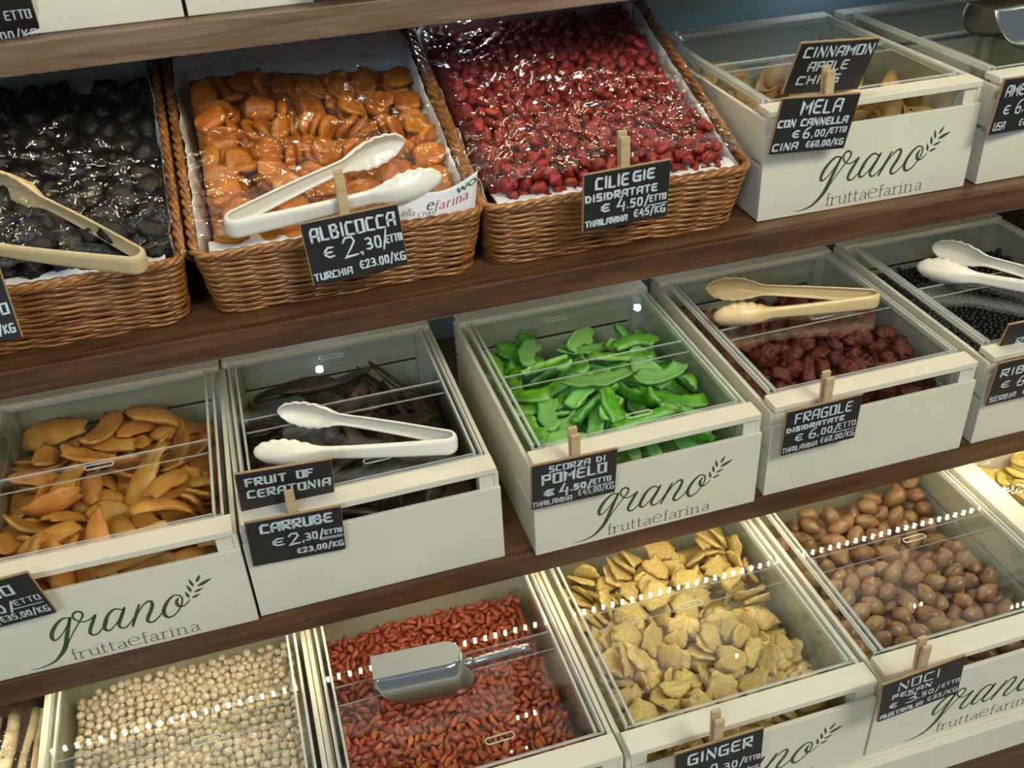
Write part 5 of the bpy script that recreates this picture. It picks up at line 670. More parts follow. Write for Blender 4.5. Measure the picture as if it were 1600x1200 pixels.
697,688,152,1,0,4,347,378,168,3,0,3,655,512,165,3,-1,5,156,200,166,0,-1,-4,15,392,159,1,-3,7,146,318,163,-5,-1,3,289,354,164,9,-3,0,569,791,162,-5,-8,1,86,269,158,1,-9,-1,335,13,165,1,2,9,
438,676,172,1,0,7,277,207,169,2,0,-3,135,373,159,-7,5,-2,85,150,165,1,0,8,199,665,167,1,-1,8,711,731,154,1,2,6,573,658,162,-8,-4,1,221,318,163,-7,-5,2,588,102,165,-1,-2,-9,457,387,166,-4,-8,0,
138,275,160,6,-7,-1,715,335,157,1,0,-5,450,496,166,7,5,1,325,858,168,7,-4,-1,601,314,162,1,-1,-8,99,367,162,-5,-3,5,520,147,164,2,-9,-1,344,677,169,-1,0,6,17,334,154,-1,1,-6,737,626,149,9,2,0,
220,106,164,0,-8,-3,269,751,165,-8,-2,0,79,327,159,0,0,-5,769,403,159,0,-2,3,688,870,150,1,1,1,149,554,157,7,6,0,634,671,163,-4,1,3,516,44,163,-7,5,-1,636,574,158,-5,-7,3,96,856,149,2,-2,-5,
636,29,163,-6,-6,2,37,107,162,1,-1,-1,263,101,164,-1,2,-8,343,629,171,1,-1,7,570,735,162,-8,1,0,20,144,160,-1,0,5,24,675,150,0,-1,-8,571,555,168,0,-1,0,332,730,168,4,7,3,148,612,157,-8,0,-1,
131,146,162,9,-2,-1,700,378,162,-4,-1,3,742,97,162,3,-8,-1,26,448,152,2,0,2,504,455,170,0,2,4,23,608,148,8,-3,0,13,489,149,0,1,6,706,118,162,2,-9,-2,518,628,165,0,-1,8,386,260,166,0,-2,-9,
586,859,168,-5,7,0,515,330,165,8,3,2,324,73,164,-7,-5,1,340,267,166,-7,-4,2,331,323,170,-1,-2,9,350,562,167,-9,0,0,144,503,159,2,1,5,269,792,165,-7,4,-2,88,748,150,6,6,3,757,167,159,0,9,1,
444,613,168,6,-5,-2,620,630,159,-6,6,-3,265,572,164,-6,-6,2,709,277,163,0,2,-8,344,410,166,7,4,2,404,677,168,5,7,3,761,661,147,0,0,8,264,342,165,0,0,-3,648,108,162,-8,4,0,578,595,162,7,-6,0,
630,323,168,-2,-3,-7,426,207,170,0,2,-8,405,149,165,0,0,2,703,615,154,6,7,1,150,732,156,1,9,0,592,194,163,-9,0,0,629,157,166,2,-1,-5,270,288,168,-1,-3,-8,401,566,167,-7,6,0,390,49,168,2,2,7,
215,875,161,0,-8,-4,17,266,160,2,2,4,184,818,159,8,-4,-1,470,341,169,1,1,2,278,631,170,2,-1,8,210,426,162,-9,1,0,777,749,142,-6,6,-2,269,487,168,1,2,7,443,743,169,0,0,-8,102,104,162,-9,1,0,
527,538,166,0,-2,-7,263,36,164,8,2,1,719,567,157,-1,2,-6,398,494,167,0,-1,9,340,207,165,0,1,7,327,142,165,2,-9,0,196,617,161,1,8,4,697,201,165,-3,1,0,691,141,163,-1,0,0,686,814,157,2,-1,6,
203,397,162,-2,9,1,465,33,164,1,0,-4,514,389,168,1,-2,-8,71,571,156,-1,0,-6,418,799,175,1,-2,1,750,17,164,2,9,1,411,387,166,-4,8,-1,208,165,164,1,2,7,454,780,172,0,1,0,322,501,170,1,0,7,
503,264,165,-1,-1,7,28,750,145,-1,0,-1,520,819,166,0,1,-1,75,631,152,-1,1,-7,519,81,164,9,-2,-1,515,718,166,1,-9,-2,386,311,165,-7,-5,1,227,260,164,2,1,3,28,793,142,8,2,1,602,499,161,4,8,0,
568,153,164,1,0,-2,761,852,146,-4,0,1,393,192,168,2,-1,-4,646,223,161,9,-2,0,757,341,155,0,-9,-1,669,247,160,0,-9,-1,211,751,161,0,9,0,765,520,160,-1,-3,0,772,442,151,-7,5,-2,574,390,163,1,1,8,
630,434,160,6,-7,-1,336,767,175,-3,1,-9,140,802,154,7,-5,-2,89,431,161,0,-1,-4,450,133,166,-1,-1,0,55,383,158,2,-2,-6,98,60,178,-4,-5,-1,505,858,171,-3,5,-5,95,564,158,1,1,7,150,398,165,-2,1,8,
153,244,163,-1,-1,1,199,21,178,3,5,6,486,415,168,0,1,-6,100,458,160,-3,2,-4,451,15,168,-2,-3,8,137,120,166,-9,1,1,705,200,187,-6,-1,1,343,440,175,1,8,3,480,253,165,7,-5,0,281,603,170,1,5,7,
374,420,171,3,-2,-6,557,84,164,-9,2,0,287,318,172,4,-6,-5,359,329,166,-5,-7,3,85,105,179,0,3,-9,524,426,165,-8,-4,0,508,569,171,4,8,-2,508,366,177,1,3,-4,168,436,160,-1,-1,5,768,238,159,6,-3,-1,
422,95,168,-2,4,-6,611,852,158,8,-4,-1,99,604,155,1,-7,-5,186,371,168,-5,-7,0,118,77,170,4,-1,-7,565,625,166,-2,7,-6,556,535,169,-1,2,0,715,250,167,-5,7,0,14,690,158,3,5,2,378,744,170,-1,-1,8,
636,347,172,-9,1,0,227,486,163,-8,-3,1,79,370,163,-4,0,-6,375,179,171,-6,6,0,207,733,171,3,1,-5,666,743,170,1,-1,8,122,515,164,-2,-3,2,157,348,172,0,-1,2,604,144,164,-7,-6,1,661,209,178,-4,8,0,
461,857,178,-5,-7,-2,381,119,166,-7,0,1,286,836,172,0,3,-8,36,224,177,-5,7,-1,493,795,171,-7,5,-2,220,414,182,-3,0,1,14,423,159,1,2,-5,175,18,178,-7,2,-5,219,805,163,1,-2,-8,283,816,172,0,-6,-6,
761,113,174,8,-1,-2,293,462,178,6,5,-5,625,272,165,-4,4,-4,192,250,169,-1,-2,-5,532,660,173,-6,-1,3,518,250,183,3,2,6,145,853,156,-6,-5,3,499,24,167,4,7,3,707,93,163,-8,-2,1,101,248,160,1,-8,-3,
26,772,148,0,-7,-6,315,848,189,-2,3,-4,408,370,185,9,1,1,410,17,170,-6,-1,4,141,584,167,1,-2,-2,185,856,162,5,6,3,243,402,168,2,-1,-7,434,329,170,-6,4,-2,467,725,167,3,-8,-1,541,636,174,2,-7,-3,
393,347,170,1,-7,6,293,271,173,-4,8,3,111,737,152,-7,5,-1,602,64,163,-3,-8,1,754,179,179,1,0,-9,725,763,151,1,-3,8,387,518,177,-2,-2,-6,162,600,175,-8,2,2,599,787,168,-3,0,-8,408,772,173,1,6,-7,
168,799,159,-1,0,-5,174,224,166,1,-8,3,54,332,162,0,2,-5,193,636,165,2,7,-5,590,311,179,0,8,-2,306,672,166,-7,-6,1,235,165,167,-4,5,-4,773,619,151,3,-3,-5,675,143,178,-6,7,-1,40,568,167,-7,-4,1,
527,788,168,0,6,-7,448,160,167,3,-8,0,676,772,158,6,2,0,768,544,162,2,-3,-1,308,155,180,0,-1,-4,463,682,170,-4,2,-4,582,357,165,7,-2,-1,48,146,161,-7,-4,2,327,533,168,1,2,8,266,727,168,2,1,-1,
642,698,157,1,-9,0,378,139,178,3,-2,-1,32,252,160,-3,5,-6,752,48,167,1,-5,-6,29,724,149,0,4,8,146,763,155,-2,9,0,278,542,169,1,-4,-7,576,505,167,-3,-5,4,688,642,163,-1,9,-2,653,16,177,-1,0,2,
332,38,167,0,-6,7,272,119,183,0,-3,8,670,438,162,7,3,3,594,819,162,2,7,5,683,499,166,-6,-6,-3,581,758,167,-5,-1,1,660,489,168,4,-2,-7,354,471,166,-8,-2,1,632,163,189,-2,4,-4,98,326,169,8,-1,-3,
471,564,166,6,-7,0,629,372,164,-6,-2,1,774,311,157,2,-2,-7,22,96,172,-1,8,-2,498,211,169,1,3,8,317,286,166,2,1,6,756,738,150,-2,-4,4,386,584,182,-2,-1,2,240,223,164,7,-6,-1,12,855,146,7,-4,-4,
554,272,168,5,7,1,252,73,169,0,-7,-5,176,505,160,7,5,3,752,798,151,1,4,5,58,193,163,-7,4,-3,698,549,154,5,7,1,564,693,165,-1,1,-8,761,424,170,-1,-3,4,179,327,161,-1,1,-6,694,14,164,0,-8,-4,
278,674,173,6,-4,-4,634,650,185,2,-1,5,423,431,166,-8,3,-1,67,130,169,1,2,-5,756,875,155,0,9,3,344,108,170,4,5,6,633,812,167,-8,3,-1,209,544,163,1,-3,-8,513,112,168,3,-1,1,356,784,175,7,-5,2,
553,444,167,3,2,6,224,664,164,-6,-7,2,669,102,179,2,-1,9,10,638,154,-6,-5,4,701,838,149,-2,-9,-1,639,538,161,-9,1,0,334,358,175,-3,7,4,33,541,149,1,-8,-3,251,54,175,-9,-1,-1,414,617,171,2,-2,-6,
271,235,168,1,-7,6,492,154,174,-3,-2,8,369,672,170,7,5,2,545,717,170,5,-5,-5,276,430,183,2,-9,-2,532,508,189,0,1,-8,696,315,164,-4,-6,3,318,608,167,-1,1,-6,518,308,170,-1,5,-6,724,519,160,0,-5,7,
410,284,166,9,0,0,738,373,156,1,3,8,422,755,180,0,7,6,226,86,172,3,-1,4,328,138,196,-8,4,0,664,179,192,-3,-3,6,737,450,154,8,2,0,116,569,164,-2,2,3,395,748,196,-5,-2,-3,202,53,168,0,0,2,
88,129,180,9,0,-2,698,751,165,1,7,-5,688,469,174,1,3,8,198,284,162,9,-2,0,32,328,168,-7,5,0,588,202,180,-2,-1,-8,252,473,179,0,-2,1,133,398,175,3,8,1,300,528,170,4,3,6,328,286,182,2,-5,-5,
471,157,182,2,-2,-5,276,300,187,-1,-6,-7,144,235,184,-1,2,8,323,662,175,5,-6,-4,366,361,190,-4,6,5,221,525,171,-3,2,1,571,281,178,3,5,5,700,27,182,2,-8,3,361,734,181,4,3,-6,386,21,189,1,-4,-3,
224,137,175,-5,7,1,208,863,183,2,2,-7,740,60,174,4,-8,2,670,330,159,-6,7,-1,273,712,179,9,-1,-2,65,56,172,4,2,8,670,711,163,-2,4,-2,752,314,168,-5,-3,-2,85,836,166,-3,9,0,313,369,179,-4,-1,-7,
116,339,175,0,-4,7,727,803,150,6,5,3,384,162,189,1,3,1,763,85,171,5,2,-2,172,746,168,-7,-4,3,361,99,190,0,5,-6,501,600,166,0,-8,3,696,443,178,2,-2,9,12,203,173,-6,6,2,153,263,178,3,0,1,
38,635,151,0,-2,-6,114,757,166,5,-7,2,478,210,184,-3,-4,6,278,22,165,-7,-3,1,505,514,187,-7,-2,-4,409,113,179,-4,7,-3,453,202,187,-7,3,-1,314,455,171,8,3,2,335,550,179,-3,-8,-3,469,530,172,-9,1,0,
639,444,183,-4,-7,-3,652,333,191,0,3,-8,574,335,168,-7,1,-2,748,537,164,-7,-1,-4,484,858,181,6,4,5,537,252,167,-1,-3,7,176,531,178,-3,-2,-1,772,795,167,2,-1,-6,439,639,186,5,-1,-2,20,689,180,2,-8,1,
317,185,182,-9,0,1,654,42,180,-4,2,5,504,10,186,3,0,0,469,411,180,5,5,5,752,147,170,-5,7,4,559,698,184,-8,1,1,225,206,175,-5,-6,-4,117,223,166,-1,0,-1,492,109,183,0,-1,6,734,727,151,-6,7,-1,
197,322,173,-8,-3,2,612,391,169,-4,1,-6,636,524,186,-3,1,3,256,255,171,2,-2,8,42,760,167,-2,-2,0,432,444,186,7,1,0,591,156,182,0,-2,9,371,646,187,-3,0,0,370,868,188,0,-1,2,548,356,169,-2,2,9,
291,575,173,-1,3,1,179,128,165,-5,4,-4,586,438,163,-3,-9,0,368,274,178,-6,-6,3,66,797,152,1,5,-7,161,848,167,-6,-4,4,638,782,161,-1,9,3,624,874,161,1,-7,6,234,597,166,-5,4,-5,447,292,173,-4,4,-7,
494,183,164,1,-8,-4,491,671,170,-7,5,-2,744,291,184,1,0,-9,237,680,173,6,-6,1,512,737,180,3,8,-2,381,584,205,2,-1,6,353,500,171,2,2,4,148,325,184,-1,-2,8,374,126,193,-1,-1,9,196,15,206,-2,2,2,
726,687,155,-6,0,3,409,325,174,-1,4,-4,404,527,183,-8,-1,4,652,179,165,0,-5,7,726,475,155,1,-9,-1,639,262,179,0,-8,-2,78,459,173,-5,7,-1,747,596,149,-8,-4,1,300,661,183,-5,6,-3,333,819,170,0,-8,-3,
530,294,173,-8,-2,2,379,781,185,-7,-2,5,113,274,169,-7,-5,3,383,384,169,4,1,4,394,426,184,-4,-8,2,296,76,168,2,-1,-6,31,515,157,3,7,4,435,25,184,1,1,8,257,821,193,7,0,-1,671,546,162,-5,-7,3,
577,729,183,-7,-3,1,130,545,171,-1,2,9,349,859,171,3,2,7,294,863,176,6,6,0,618,799,180,-2,-3,5,480,282,174,2,9,1,104,482,157,7,-4,-1,525,456,178,1,-5,-6,748,692,175,2,-8,3,552,496,164,1,1,7,
20,71,172,2,-5,6,656,69,162,-9,-1,0,93,402,158,-1,-7,5,383,673,189,1,-5,-5,115,621,175,0,0,-1,442,93,181,-4,-2,-8,738,249,167,7,5,3,567,829,172,7,-5,1,473,753,176,8,2,-2,555,111,175,-5,0,-5,
607,24,165,-7,4,-1,417,494,189,-4,8,1,35,373,172,-1,0,-6,722,89,179,1,-1,6,361,56,165,7,-4,-2,151,696,175,-1,-1,2,635,485,172,4,7,-1,571,650,184,2,3,8,522,838,186,-1,0,7,491,554,183,3,-4,6,
226,449,167,0,-1,-3,651,153,171,5,-1,-5,69,80,168,-1,-5,6,205,349,178,8,0,-1,297,493,168,-8,3,-2,653,614,157,-7,5,0,194,786,170,-6,-6,-1,675,408,176,0,0,4,63,425,162,8,-4,2,102,703,156,-2,-4,6,
692,225,163,1,-3,8,162,414,177,3,-1,-1,10,581,153,-5,6,-3,742,859,168,1,1,-5,761,374,160,-3,-8,0,479,699,182,3,3,4,59,267,173,6,-7,0,622,749,161,0,-2,-9,224,714,174,-4,-5,1,14,832,158,-5,7,0,
139,58,164,-4,8,2,520,755,170,-2,-3,8,663,284,160,3,8,3,254,136,167,8,4,-1,28,178,166,-2,-1,0,346,590,175,-1,-8,2,505,344,188,5,0,-1,303,38,183,5,4,5,121,430,176,-1,1,4,605,581,179,2,-9,-1,
652,416,177,-1,8,-3,567,864,173,4,8,0,464,716,189,8,3,1,680,300,172,0,-1,7,149,513,179,-7,5,1,472,322,174,-6,0,2,251,656,186,-6,-1,2,256,600,179,-4,-4,7,534,870,173,-5,3,0,732,421,168,1,0,6,
418,190,188,3,-5,-7,336,452,196,-1,2,9,623,47,184,-1,-4,7,278,549,194,1,-3,-1,763,272,186,9,2,-1,398,688,200,-2,-9,0,501,300,188,4,-5,-3,512,708,193,0,4,7,622,198,179,-1,-2,-8,185,720,174,5,-1,6,
777,88,192,-4,-3,5,127,371,187,-2,-3,0,541,773,174,-1,-9,-2,479,832,192,-4,-3,-1,339,26,182,1,-5,7,680,42,178,5,-3,7,381,545,180,-5,0,0,619,520,163,-2,0,-3,87,431,185,2,-4,-8,92,294,174,2,1,2,
429,257,188,7,-4,-1,725,435,188,-5,3,-4,291,371,176,5,6,1,22,746,172,0,9,-1,192,559,167,-3,-2,-1,540,432,186,4,-4,-5,555,15,171,-7,0,-2,493,404,186,2,3,0,14,570,175,7,6,2,232,857,173,2,-1,4,
498,687,184,4,-7,4,702,352,179,2,1,2,93,384,181,0,1,-8,622,760,176,8,2,0,717,700,179,-4,-3,-2,15,380,178,-5,8,0,525,172,172,3,3,0,402,869,192,-5,2,-7,765,834,164,0,-8,1,324,791,172,-2,-2,1,
249,576,192,-3,-3,8,348,264,185,-6,6,1,698,269,180,-7,-4,0,408,49,177,-8,0,3,78,86,192,-5,-7,0,135,311,194,2,2,-8,536,92,187,5,-2,-6,276,741,189,-3,2,-8,323,614,188,-6,6,-3,499,199,193,-5,-7,0,
407,301,182,0,-9,0,187,474,167,0,3,-4,561,172,188,2,1,-9,227,284,177,-4,-2,6,18,156,180,-3,8,0,497,625,176,0,6,6,599,273,177,5,-7,1,224,34,184,-2,1,-4,677,579,165,0,6,-7,712,787,163,-1,1,9,
544,335,177,-6,-6,-2,89,692,169,-4,-8,1,729,556,172,3,-6,-5,57,642,165,0,-2,6,294,798,178,-8,-1,3,699,64,177,-2,-1,9,197,78,176,-5,-3,3,439,469,181,-2,-8,-2,343,158,178,-6,-5,5,410,706,189,-1,-3,8,
663,675,168,0,3,4,595,610,174,7,0,-1,161,287,170,8,-2,-3,36,484,157,1,2,-1,146,721,173,3,-1,-8,275,261,182,-5,3,-2,703,722,175,1,9,2,605,720,163,-6,0,1,400,626,184,6,-7,1,99,633,157,-8,-2,2,
611,461,182,2,-2,6,347,832,190,0,4,7,182,191,170,-5,6,0,42,80,177,5,1,8,476,511,187,-5,4,-1,656,654,159,-3,0,1,223,375,172,-5,5,-3,699,226,186,-4,-2,3,465,639,174,2,-2,-6,725,313,178,3,4,3,
604,782,194,2,1,9,177,165,170,1,9,-1,214,687,187,-3,6,-4,165,802,184,-3,-3,-2,313,98,175,-5,-3,6,358,191,182,3,4,5,177,80,168,-2,4,-7,658,61,181,0,-9,1,485,757,189,6,-6,-2,583,715,199,-6,-1,1,
100,188,164,2,-1,-6,458,798,181,5,2,0,116,331,193,-8,-3,0,633,549,183,-7,-1,2,474,115,164,2,-9,-1,298,409,179,-7,1,2,313,707,171,8,-2,0,665,610,176,1,-2,-6,369,814,175,1,2,3,769,725,184,-4,4,-4,
332,520,191,2,-1,9,561,497,181,0,-1,-6,161,636,175,-3,-2,3,240,506,179,3,-8,3,412,75,188,1,3,-8,768,140,181,-5,-1,4,300,318,195,3,-7,-3,586,670,180,3,4,8,273,180,191,1,1,-2,452,228,188,-1,-6,3,
525,37,182,-1,-8,-4,234,792,175,-5,2,3,109,143,182,-6,2,-5,130,44,186,-4,-2,-1,327,338,191,2,0,9,747,219,164,1,3,-8,715,43,195,-6,2,-1,265,168,172,5,1,-2,27,279,181,1,4,-8,282,870,190,-8,2,-4,
690,486,182,0,-9,0,436,374,172,6,4,4,606,239,167,2,0,-9,374,395,190,6,6,2,370,234,167,1,-9,-1,748,814,167,3,-4,7,356,576,191,-2,3,-7,513,534,188,-3,-1,8,46,440,173,2,-1,-8,442,56,187,-2,3,-1,
36,844,152,0,5,-5,129,574,178,4,8,0,776,360,178,3,0,6,543,277,187,-7,-5,1,316,390,184,1,-7,6,62,768,154,2,1,-5,756,494,161,2,3,-4,584,371,190,-1,5,7,21,301,169,0,8,-1,485,484,166,0,-8,3,
154,209,189,-1,7,6,79,501,175,-2,0,-2,355,693,186,1,-5,-5,662,825,172,-7,-1,4,703,862,167,1,-2,-8,253,317,175,-2,0,0,712,170,166,-6,-2,4,670,257,184,2,3,4,754,630,166,6,-6,-2,21,804,163,6,4,0,
101,865,174,-5,0,6,73,726,160,-2,1,8,447,519,188,-7,2,-4,112,672,169,-3,-5,2,278,514,186,8,2,2,46,683,165,6,-4,-5,437,172,181,-2,-2,0,335,92,188,5,4,6,650,162,197,-6,-7,-1,583,117,182,2,1,0,
646,398,163,0,-4,-8,197,133,168,-5,2,-5,129,862,171,-8,2,-3,86,578,177,3,-2,-7,637,292,183,2,-1,8,420,527,201,0,-7,-3,403,149,196,5,4,-2,29,189,185,-4,1,2,303,608,201,2,-2,-8,44,827,161,0,-8,1,
547,401,182,0,-6,2,752,451,175,6,6,-1,146,475,170,-1,-7,3,41,261,191,-2,-3,-1,510,550,198,-4,1,3,52,100,192,-5,-4,5,773,671,174,-6,-6,-1,564,140,182,-8,-1,-3,170,583,190,3,-8,1,588,455,184,1,1,-6,
650,311,187,-4,-6,-5,720,338,179,-6,-1,2,684,691,174,5,-5,-4,678,870,174,3,7,-4,397,548,198,0,-8,5,182,577,174,-2,9,-1,424,140,196,-2,1,-7,768,249,189,0,-3,2,375,85,184,2,-3,-7,470,587,183,5,6,-4,
521,65,197,-3,1,8,52,210,195,5,-6,-2,245,811,178,-4,-1,-7,335,232,183,5,-1,3,363,9,182,6,2,-2,210,646,183,2,4,7,610,218,181,0,-8,-1,595,526,178,6,-6,1,612,557,182,6,2,1,14,380,198,1,-1,6,
173,295,193,-2,-7,-5,42,730,188,4,3,-2,692,173,179,5,-4,6,252,23,184,7,-4,-3,155,156,175,-6,5,-1,620,98,167,-3,5,-6,100,89,190,-2,-7,-1,82,782,171,8,3,1,613,263,197,7,5,-1,332,312,189,0,8,-4,
144,280,191,0,-4,-2,722,185,195,-3,-4,2,727,60,202,-1,-9,0,325,486,190,6,1,3,280,49,190,1,2,-7,37,803,177,4,3,-1,61,297,180,5,5,-1,248,514,205,0,2,9,67,342,187,1,4,-8,156,361,192,-2,1,3,
429,552,192,-2,-2,8,542,860,192,-4,-7,-4,453,144,191,6,1,5,350,712,192,1,7,-6,45,615,182,-1,-3,-4,640,727,178,0,1,-7,159,62,187,-6,-1,0,737,456,192,7,-4,4,318,797,192,4,6,4,476,800,195,-8,-2,3,
265,775,185,-7,3,0,338,170,199,9,0,1,121,165,183,-4,0,7,208,137,189,-7,5,-4,638,618,174,0,3,-7,467,88,180,8,2,-3,285,80,184,2,-3,-2,391,251,184,-8,-3,1,567,218,166,1,-3,-6,65,589,177,3,4,3,
418,630,195,-8,3,2,124,458,182,2,0,2,532,806,181,1,-8,4,588,865,193,-2,-9,1,504,635,192,6,-2,0,331,67,198,-4,1,0,75,752,170,-2,6,-6,688,767,178,-3,-1,4,704,811,171,-3,-1,-8,68,859,168,0,1,-8,
304,739,187,-2,7,-5,86,521,172,-9,1,3,456,480,195,-1,-3,-7,416,701,208,1,0,7,201,383,186,-1,-3,7,577,595,184,-9,0,0,36,579,192,1,0,7,554,313,186,7,3,-4,731,267,196,-9,-3,-1,111,387,193,5,-8,0,
186,440,176,-8,-2,1,245,285,193,5,-4,-4,78,443,198,-4,4,-7,313,581,182,8,-1,-1,550,568,176,3,-8,3,778,732,166,-5,4,-4,451,355,181,2,-8,4,212,611,184,-2,-6,3,748,199,169,-3,8,1,286,221,181,-9,1,2,
684,543,182,8,-3,-1,676,258,202,-5,6,-3,458,329,193,-2,-7,5,660,126,194,-8,-2,-3,726,608,167,-7,4,-1,624,499,180,0,8,-3,569,760,183,7,1,2,454,260,184,7,-4,-3,138,660,168,3,-2,-8,367,299,189,2,6,-6,
291,138,188,8,-3,1,154,111,184,-3,1,-1,354,222,188,-3,-3,1,193,700,174,-1,-5,-6,28,461,171,7,1,1,751,338,179,4,-7,-2,419,731,191,2,-6,6,77,631,180,-3,7,-4,729,145,180,2,-1,-6,770,856,178,4,-2,-3,
607,682,179,-2,5,5,266,849,187,-1,0,8,53,491,171,2,5,4,207,833,177,4,-2,6,258,369,183,-1,8,2,46,662,187,-1,-4,7,525,249,206,1,4,7,144,628,188,0,-1,-2,740,369,184,1,-4,-2,535,756,195,3,1,-6,
738,767,173,-7,-4,-1,402,457,192,-8,-2,3,425,852,188,-5,7,-2,278,422,202,-9,-3,1,681,302,193,5,6,4,258,687,195,2,-1,-8,771,498,174,-7,5,2,407,46,200,5,7,2,342,872,194,-1,9,0,401,224,170,-1,-5,-7,
473,243,199,1,-5,-5,599,91,185,-1,3,-6,487,63,175,-6,-1,5,526,310,199,4,5,5,391,482,190,-3,1,8,46,318,185,2,-8,3,543,484,194,-1,9,0,207,255,181,-4,-7,4,127,835,175,-3,-8,-2,598,813,190,4,-5,-6,
776,38,164,-5,5,-4,136,812,185,-4,-4,0,289,615,184,1,2,2,435,676,191,6,4,4,759,85,196,6,5,2,341,541,201,-8,1,0,398,817,179,2,-9,0,470,458,183,0,2,7,695,563,176,2,0,0,700,105,184,7,5,0,
198,508,183,-7,0,0,137,185,170,1,-4,4,657,791,181,-2,-9,-1,72,192,185,4,-8,-1,317,433,181,-7,4,1,630,377,188,7,-5,0,176,183,189,-1,-9,2,457,766,196,3,5,3,523,677,184,3,-8,-1,653,840,178,-2,8,-4,
259,337,185,8,4,-1,25,126,178,9,2,0,760,582,170,-3,-5,5,448,836,193,7,6,3,529,149,185,-1,-8,3,351,396,191,-6,6,-2,496,468,188,-1,0,6,76,673,172,-7,5,0,620,17,190,3,-1,-8,578,414,170,-2,-6,-7,
620,415,183,2,-7,-6,126,714,180,0,7,4,565,33,181,-7,-1,-3,192,90,196,5,8,1,775,622,173,6,6,-1,423,398,190,-4,1,-8,537,55,172,1,-6,6,654,697,187,0,-3,3,540,226,183,8,-1,-4,280,325,197,-2,1,-7,
289,757,198,8,1,-1,425,355,200,2,-6,-5,10,334,180,4,-2,-6,95,667,186,0,-5,5,611,597,195,3,-8,1,453,871,202,8,1,0,380,723,190,-2,7,-1,341,801,201,1,3,8,753,735,172,-3,4,-5,705,625,182,-5,7,-3,
506,859,196,-4,6,-4,91,271,183,-4,8,0,39,543,194,2,9,1,202,202,182,-7,4,-2,410,87,205,-7,5,-2,742,397,185,-5,1,-3,194,381,203,-7,-6,0,265,397,189,4,-2,-2,740,660,176,3,3,-7,357,404,212,9,1,0,
652,458,196,3,-7,4,691,508,192,2,2,9,735,795,196,3,6,5,170,674,188,8,-4,-1,308,97,200,-2,-1,-3,568,545,188,7,5,0,443,423,183,-2,-8,-2,170,248,190,-5,0,0,50,838,181,-4,-8,-1,148,134,182,-1,-7,4,
180,835,179,-1,2,-7,701,146,193,-7,-4,-3,584,302,200,9,1,2,50,162,190,-4,4,7,703,117,203,4,-8,1,713,834,169,-1,-8,4,215,810,188,2,-4,0,496,243,185,3,3,6,215,167,196,-2,-1,-8,163,498,193,1,-1,6,
436,485,206,0,-1,-9,756,646,185,0,-3,-8,485,86,193,-5,3,-3,37,449,189,7,5,1,221,70,192,7,-4,-2,339,850,207,6,-1,-1,746,224,187,-3,7,5,96,615,192,-1,8,-3,659,371,182,4,7,3,317,213,193,2,-3,-8,
68,488,193,3,5,6,156,82,184,8,0,1,345,751,189,-5,7,-2,374,463,199,-3,8,-2,422,16,205,-2,8,-4,308,564,199,-2,-3,8,513,94,194,1,3,3,729,16,185,4,3,-6,243,840,189,6,-1,5,593,286,197,1,-3,-8,
134,655,195,-3,-1,-1,709,379,186,-3,0,5,654,271,195,4,-7,4,233,366,195,1,1,-3,627,697,185,2,-1,6,715,772,195,6,5,-4,79,545,183,1,7,6,205,289,187,-1,-3,-7,173,337,192,-4,5,1,97,239,180,0,9,1,
91,738,187,3,-3,-6,600,837,181,-1,3,1,757,479,185,5,-3,2,541,607,185,2,-4,-8,751,863,192,-1,-3,3,324,413,197,-6,-1,2,250,538,178,4,5,-6,168,388,191,-4,-6,6,281,23,196,4,-7,-3,774,466,176,-4,-4,-6,
555,64,194,-6,6,-2,121,554,194,0,-2,-3,114,201,187,0,4,-8,26,231,199,-2,8,-3,772,344,193,2,0,7,405,412,205,8,3,0,345,49,182,6,-5,1,621,117,188,-2,-2,-6,273,630,198,-1,2,4,756,163,196,2,8,4,
576,101,200,-3,-4,5,189,485,191,3,1,8,141,834,196,8,2,0,23,616,177,-5,5,-2,692,587,184,1,-9,-1,607,631,188,-1,3,6,775,120,206,-4,3,-7,636,223,185,6,6,-2,188,626,186,3,-1,-8,520,465,202,-2,-3,8,
778,27,184,-5,6,-3,534,392,206,6,-1,-3,506,592,189,-3,8,-1,407,316,202,5,4,1,496,424,192,2,-5,7,164,125,198,-5,-7,2,310,251,175,-4,5,6,276,655,205,0,-3,-8,552,818,195,5,-1,-3,593,693,188,4,-7,4,
562,445,189,4,-3,-5,283,731,209,-6,7,2,619,52,207,3,1,5,247,203,193,3,1,3,10,108,198,4,-2,-6,13,252,188,6,5,4,546,374,183,-2,1,9,446,186,203,-7,6,-1,737,241,188,5,-1,3,502,744,199,-8,-4,2,
205,574,191,0,-8,-3,454,115,189,0,-7,-5,209,436,190,3,-7,-2,134,741,187,5,1,-7,48,387,184,-7,5,-4,538,200,187,-7,-4,-1,388,280,197,-8,1,1,597,529,198,1,0,9,301,168,204,2,0,-7,284,497,187,-8,-2,0,
535,587,169,-1,-5,-7,332,641,194,-4,-8,-1,88,164,185,6,-6,2,717,471,187,-4,4,-7,66,382,179,6,3,3,378,614,195,8,0,3,394,838,193,2,-2,2,118,60,199,0,-6,-6,450,725,200,-5,-2,4,240,743,181,7,-1,4,
649,608,185,-4,8,1,169,458,178,-2,8,2,453,671,191,6,-6,-3,655,729,194,-2,3,-8,431,587,184,3,7,2,607,437,189,-5,-5,0,79,857,187,2,-1,-7,324,681,195,0,3,7,590,398,186,-5,6,-2,612,341,189,-2,1,9,
628,81,177,-8,0,3,735,585,187,-5,1,-1,703,255,204,-2,7,-4,127,775,179,-2,-1,-7,15,656,182,5,-4,7,693,209,201,0,9,-1,253,450,188,-5,-1,-1,363,503,188,-6,-7,1,455,306,197,1,3,-3,674,805,190,8,-4,-2,
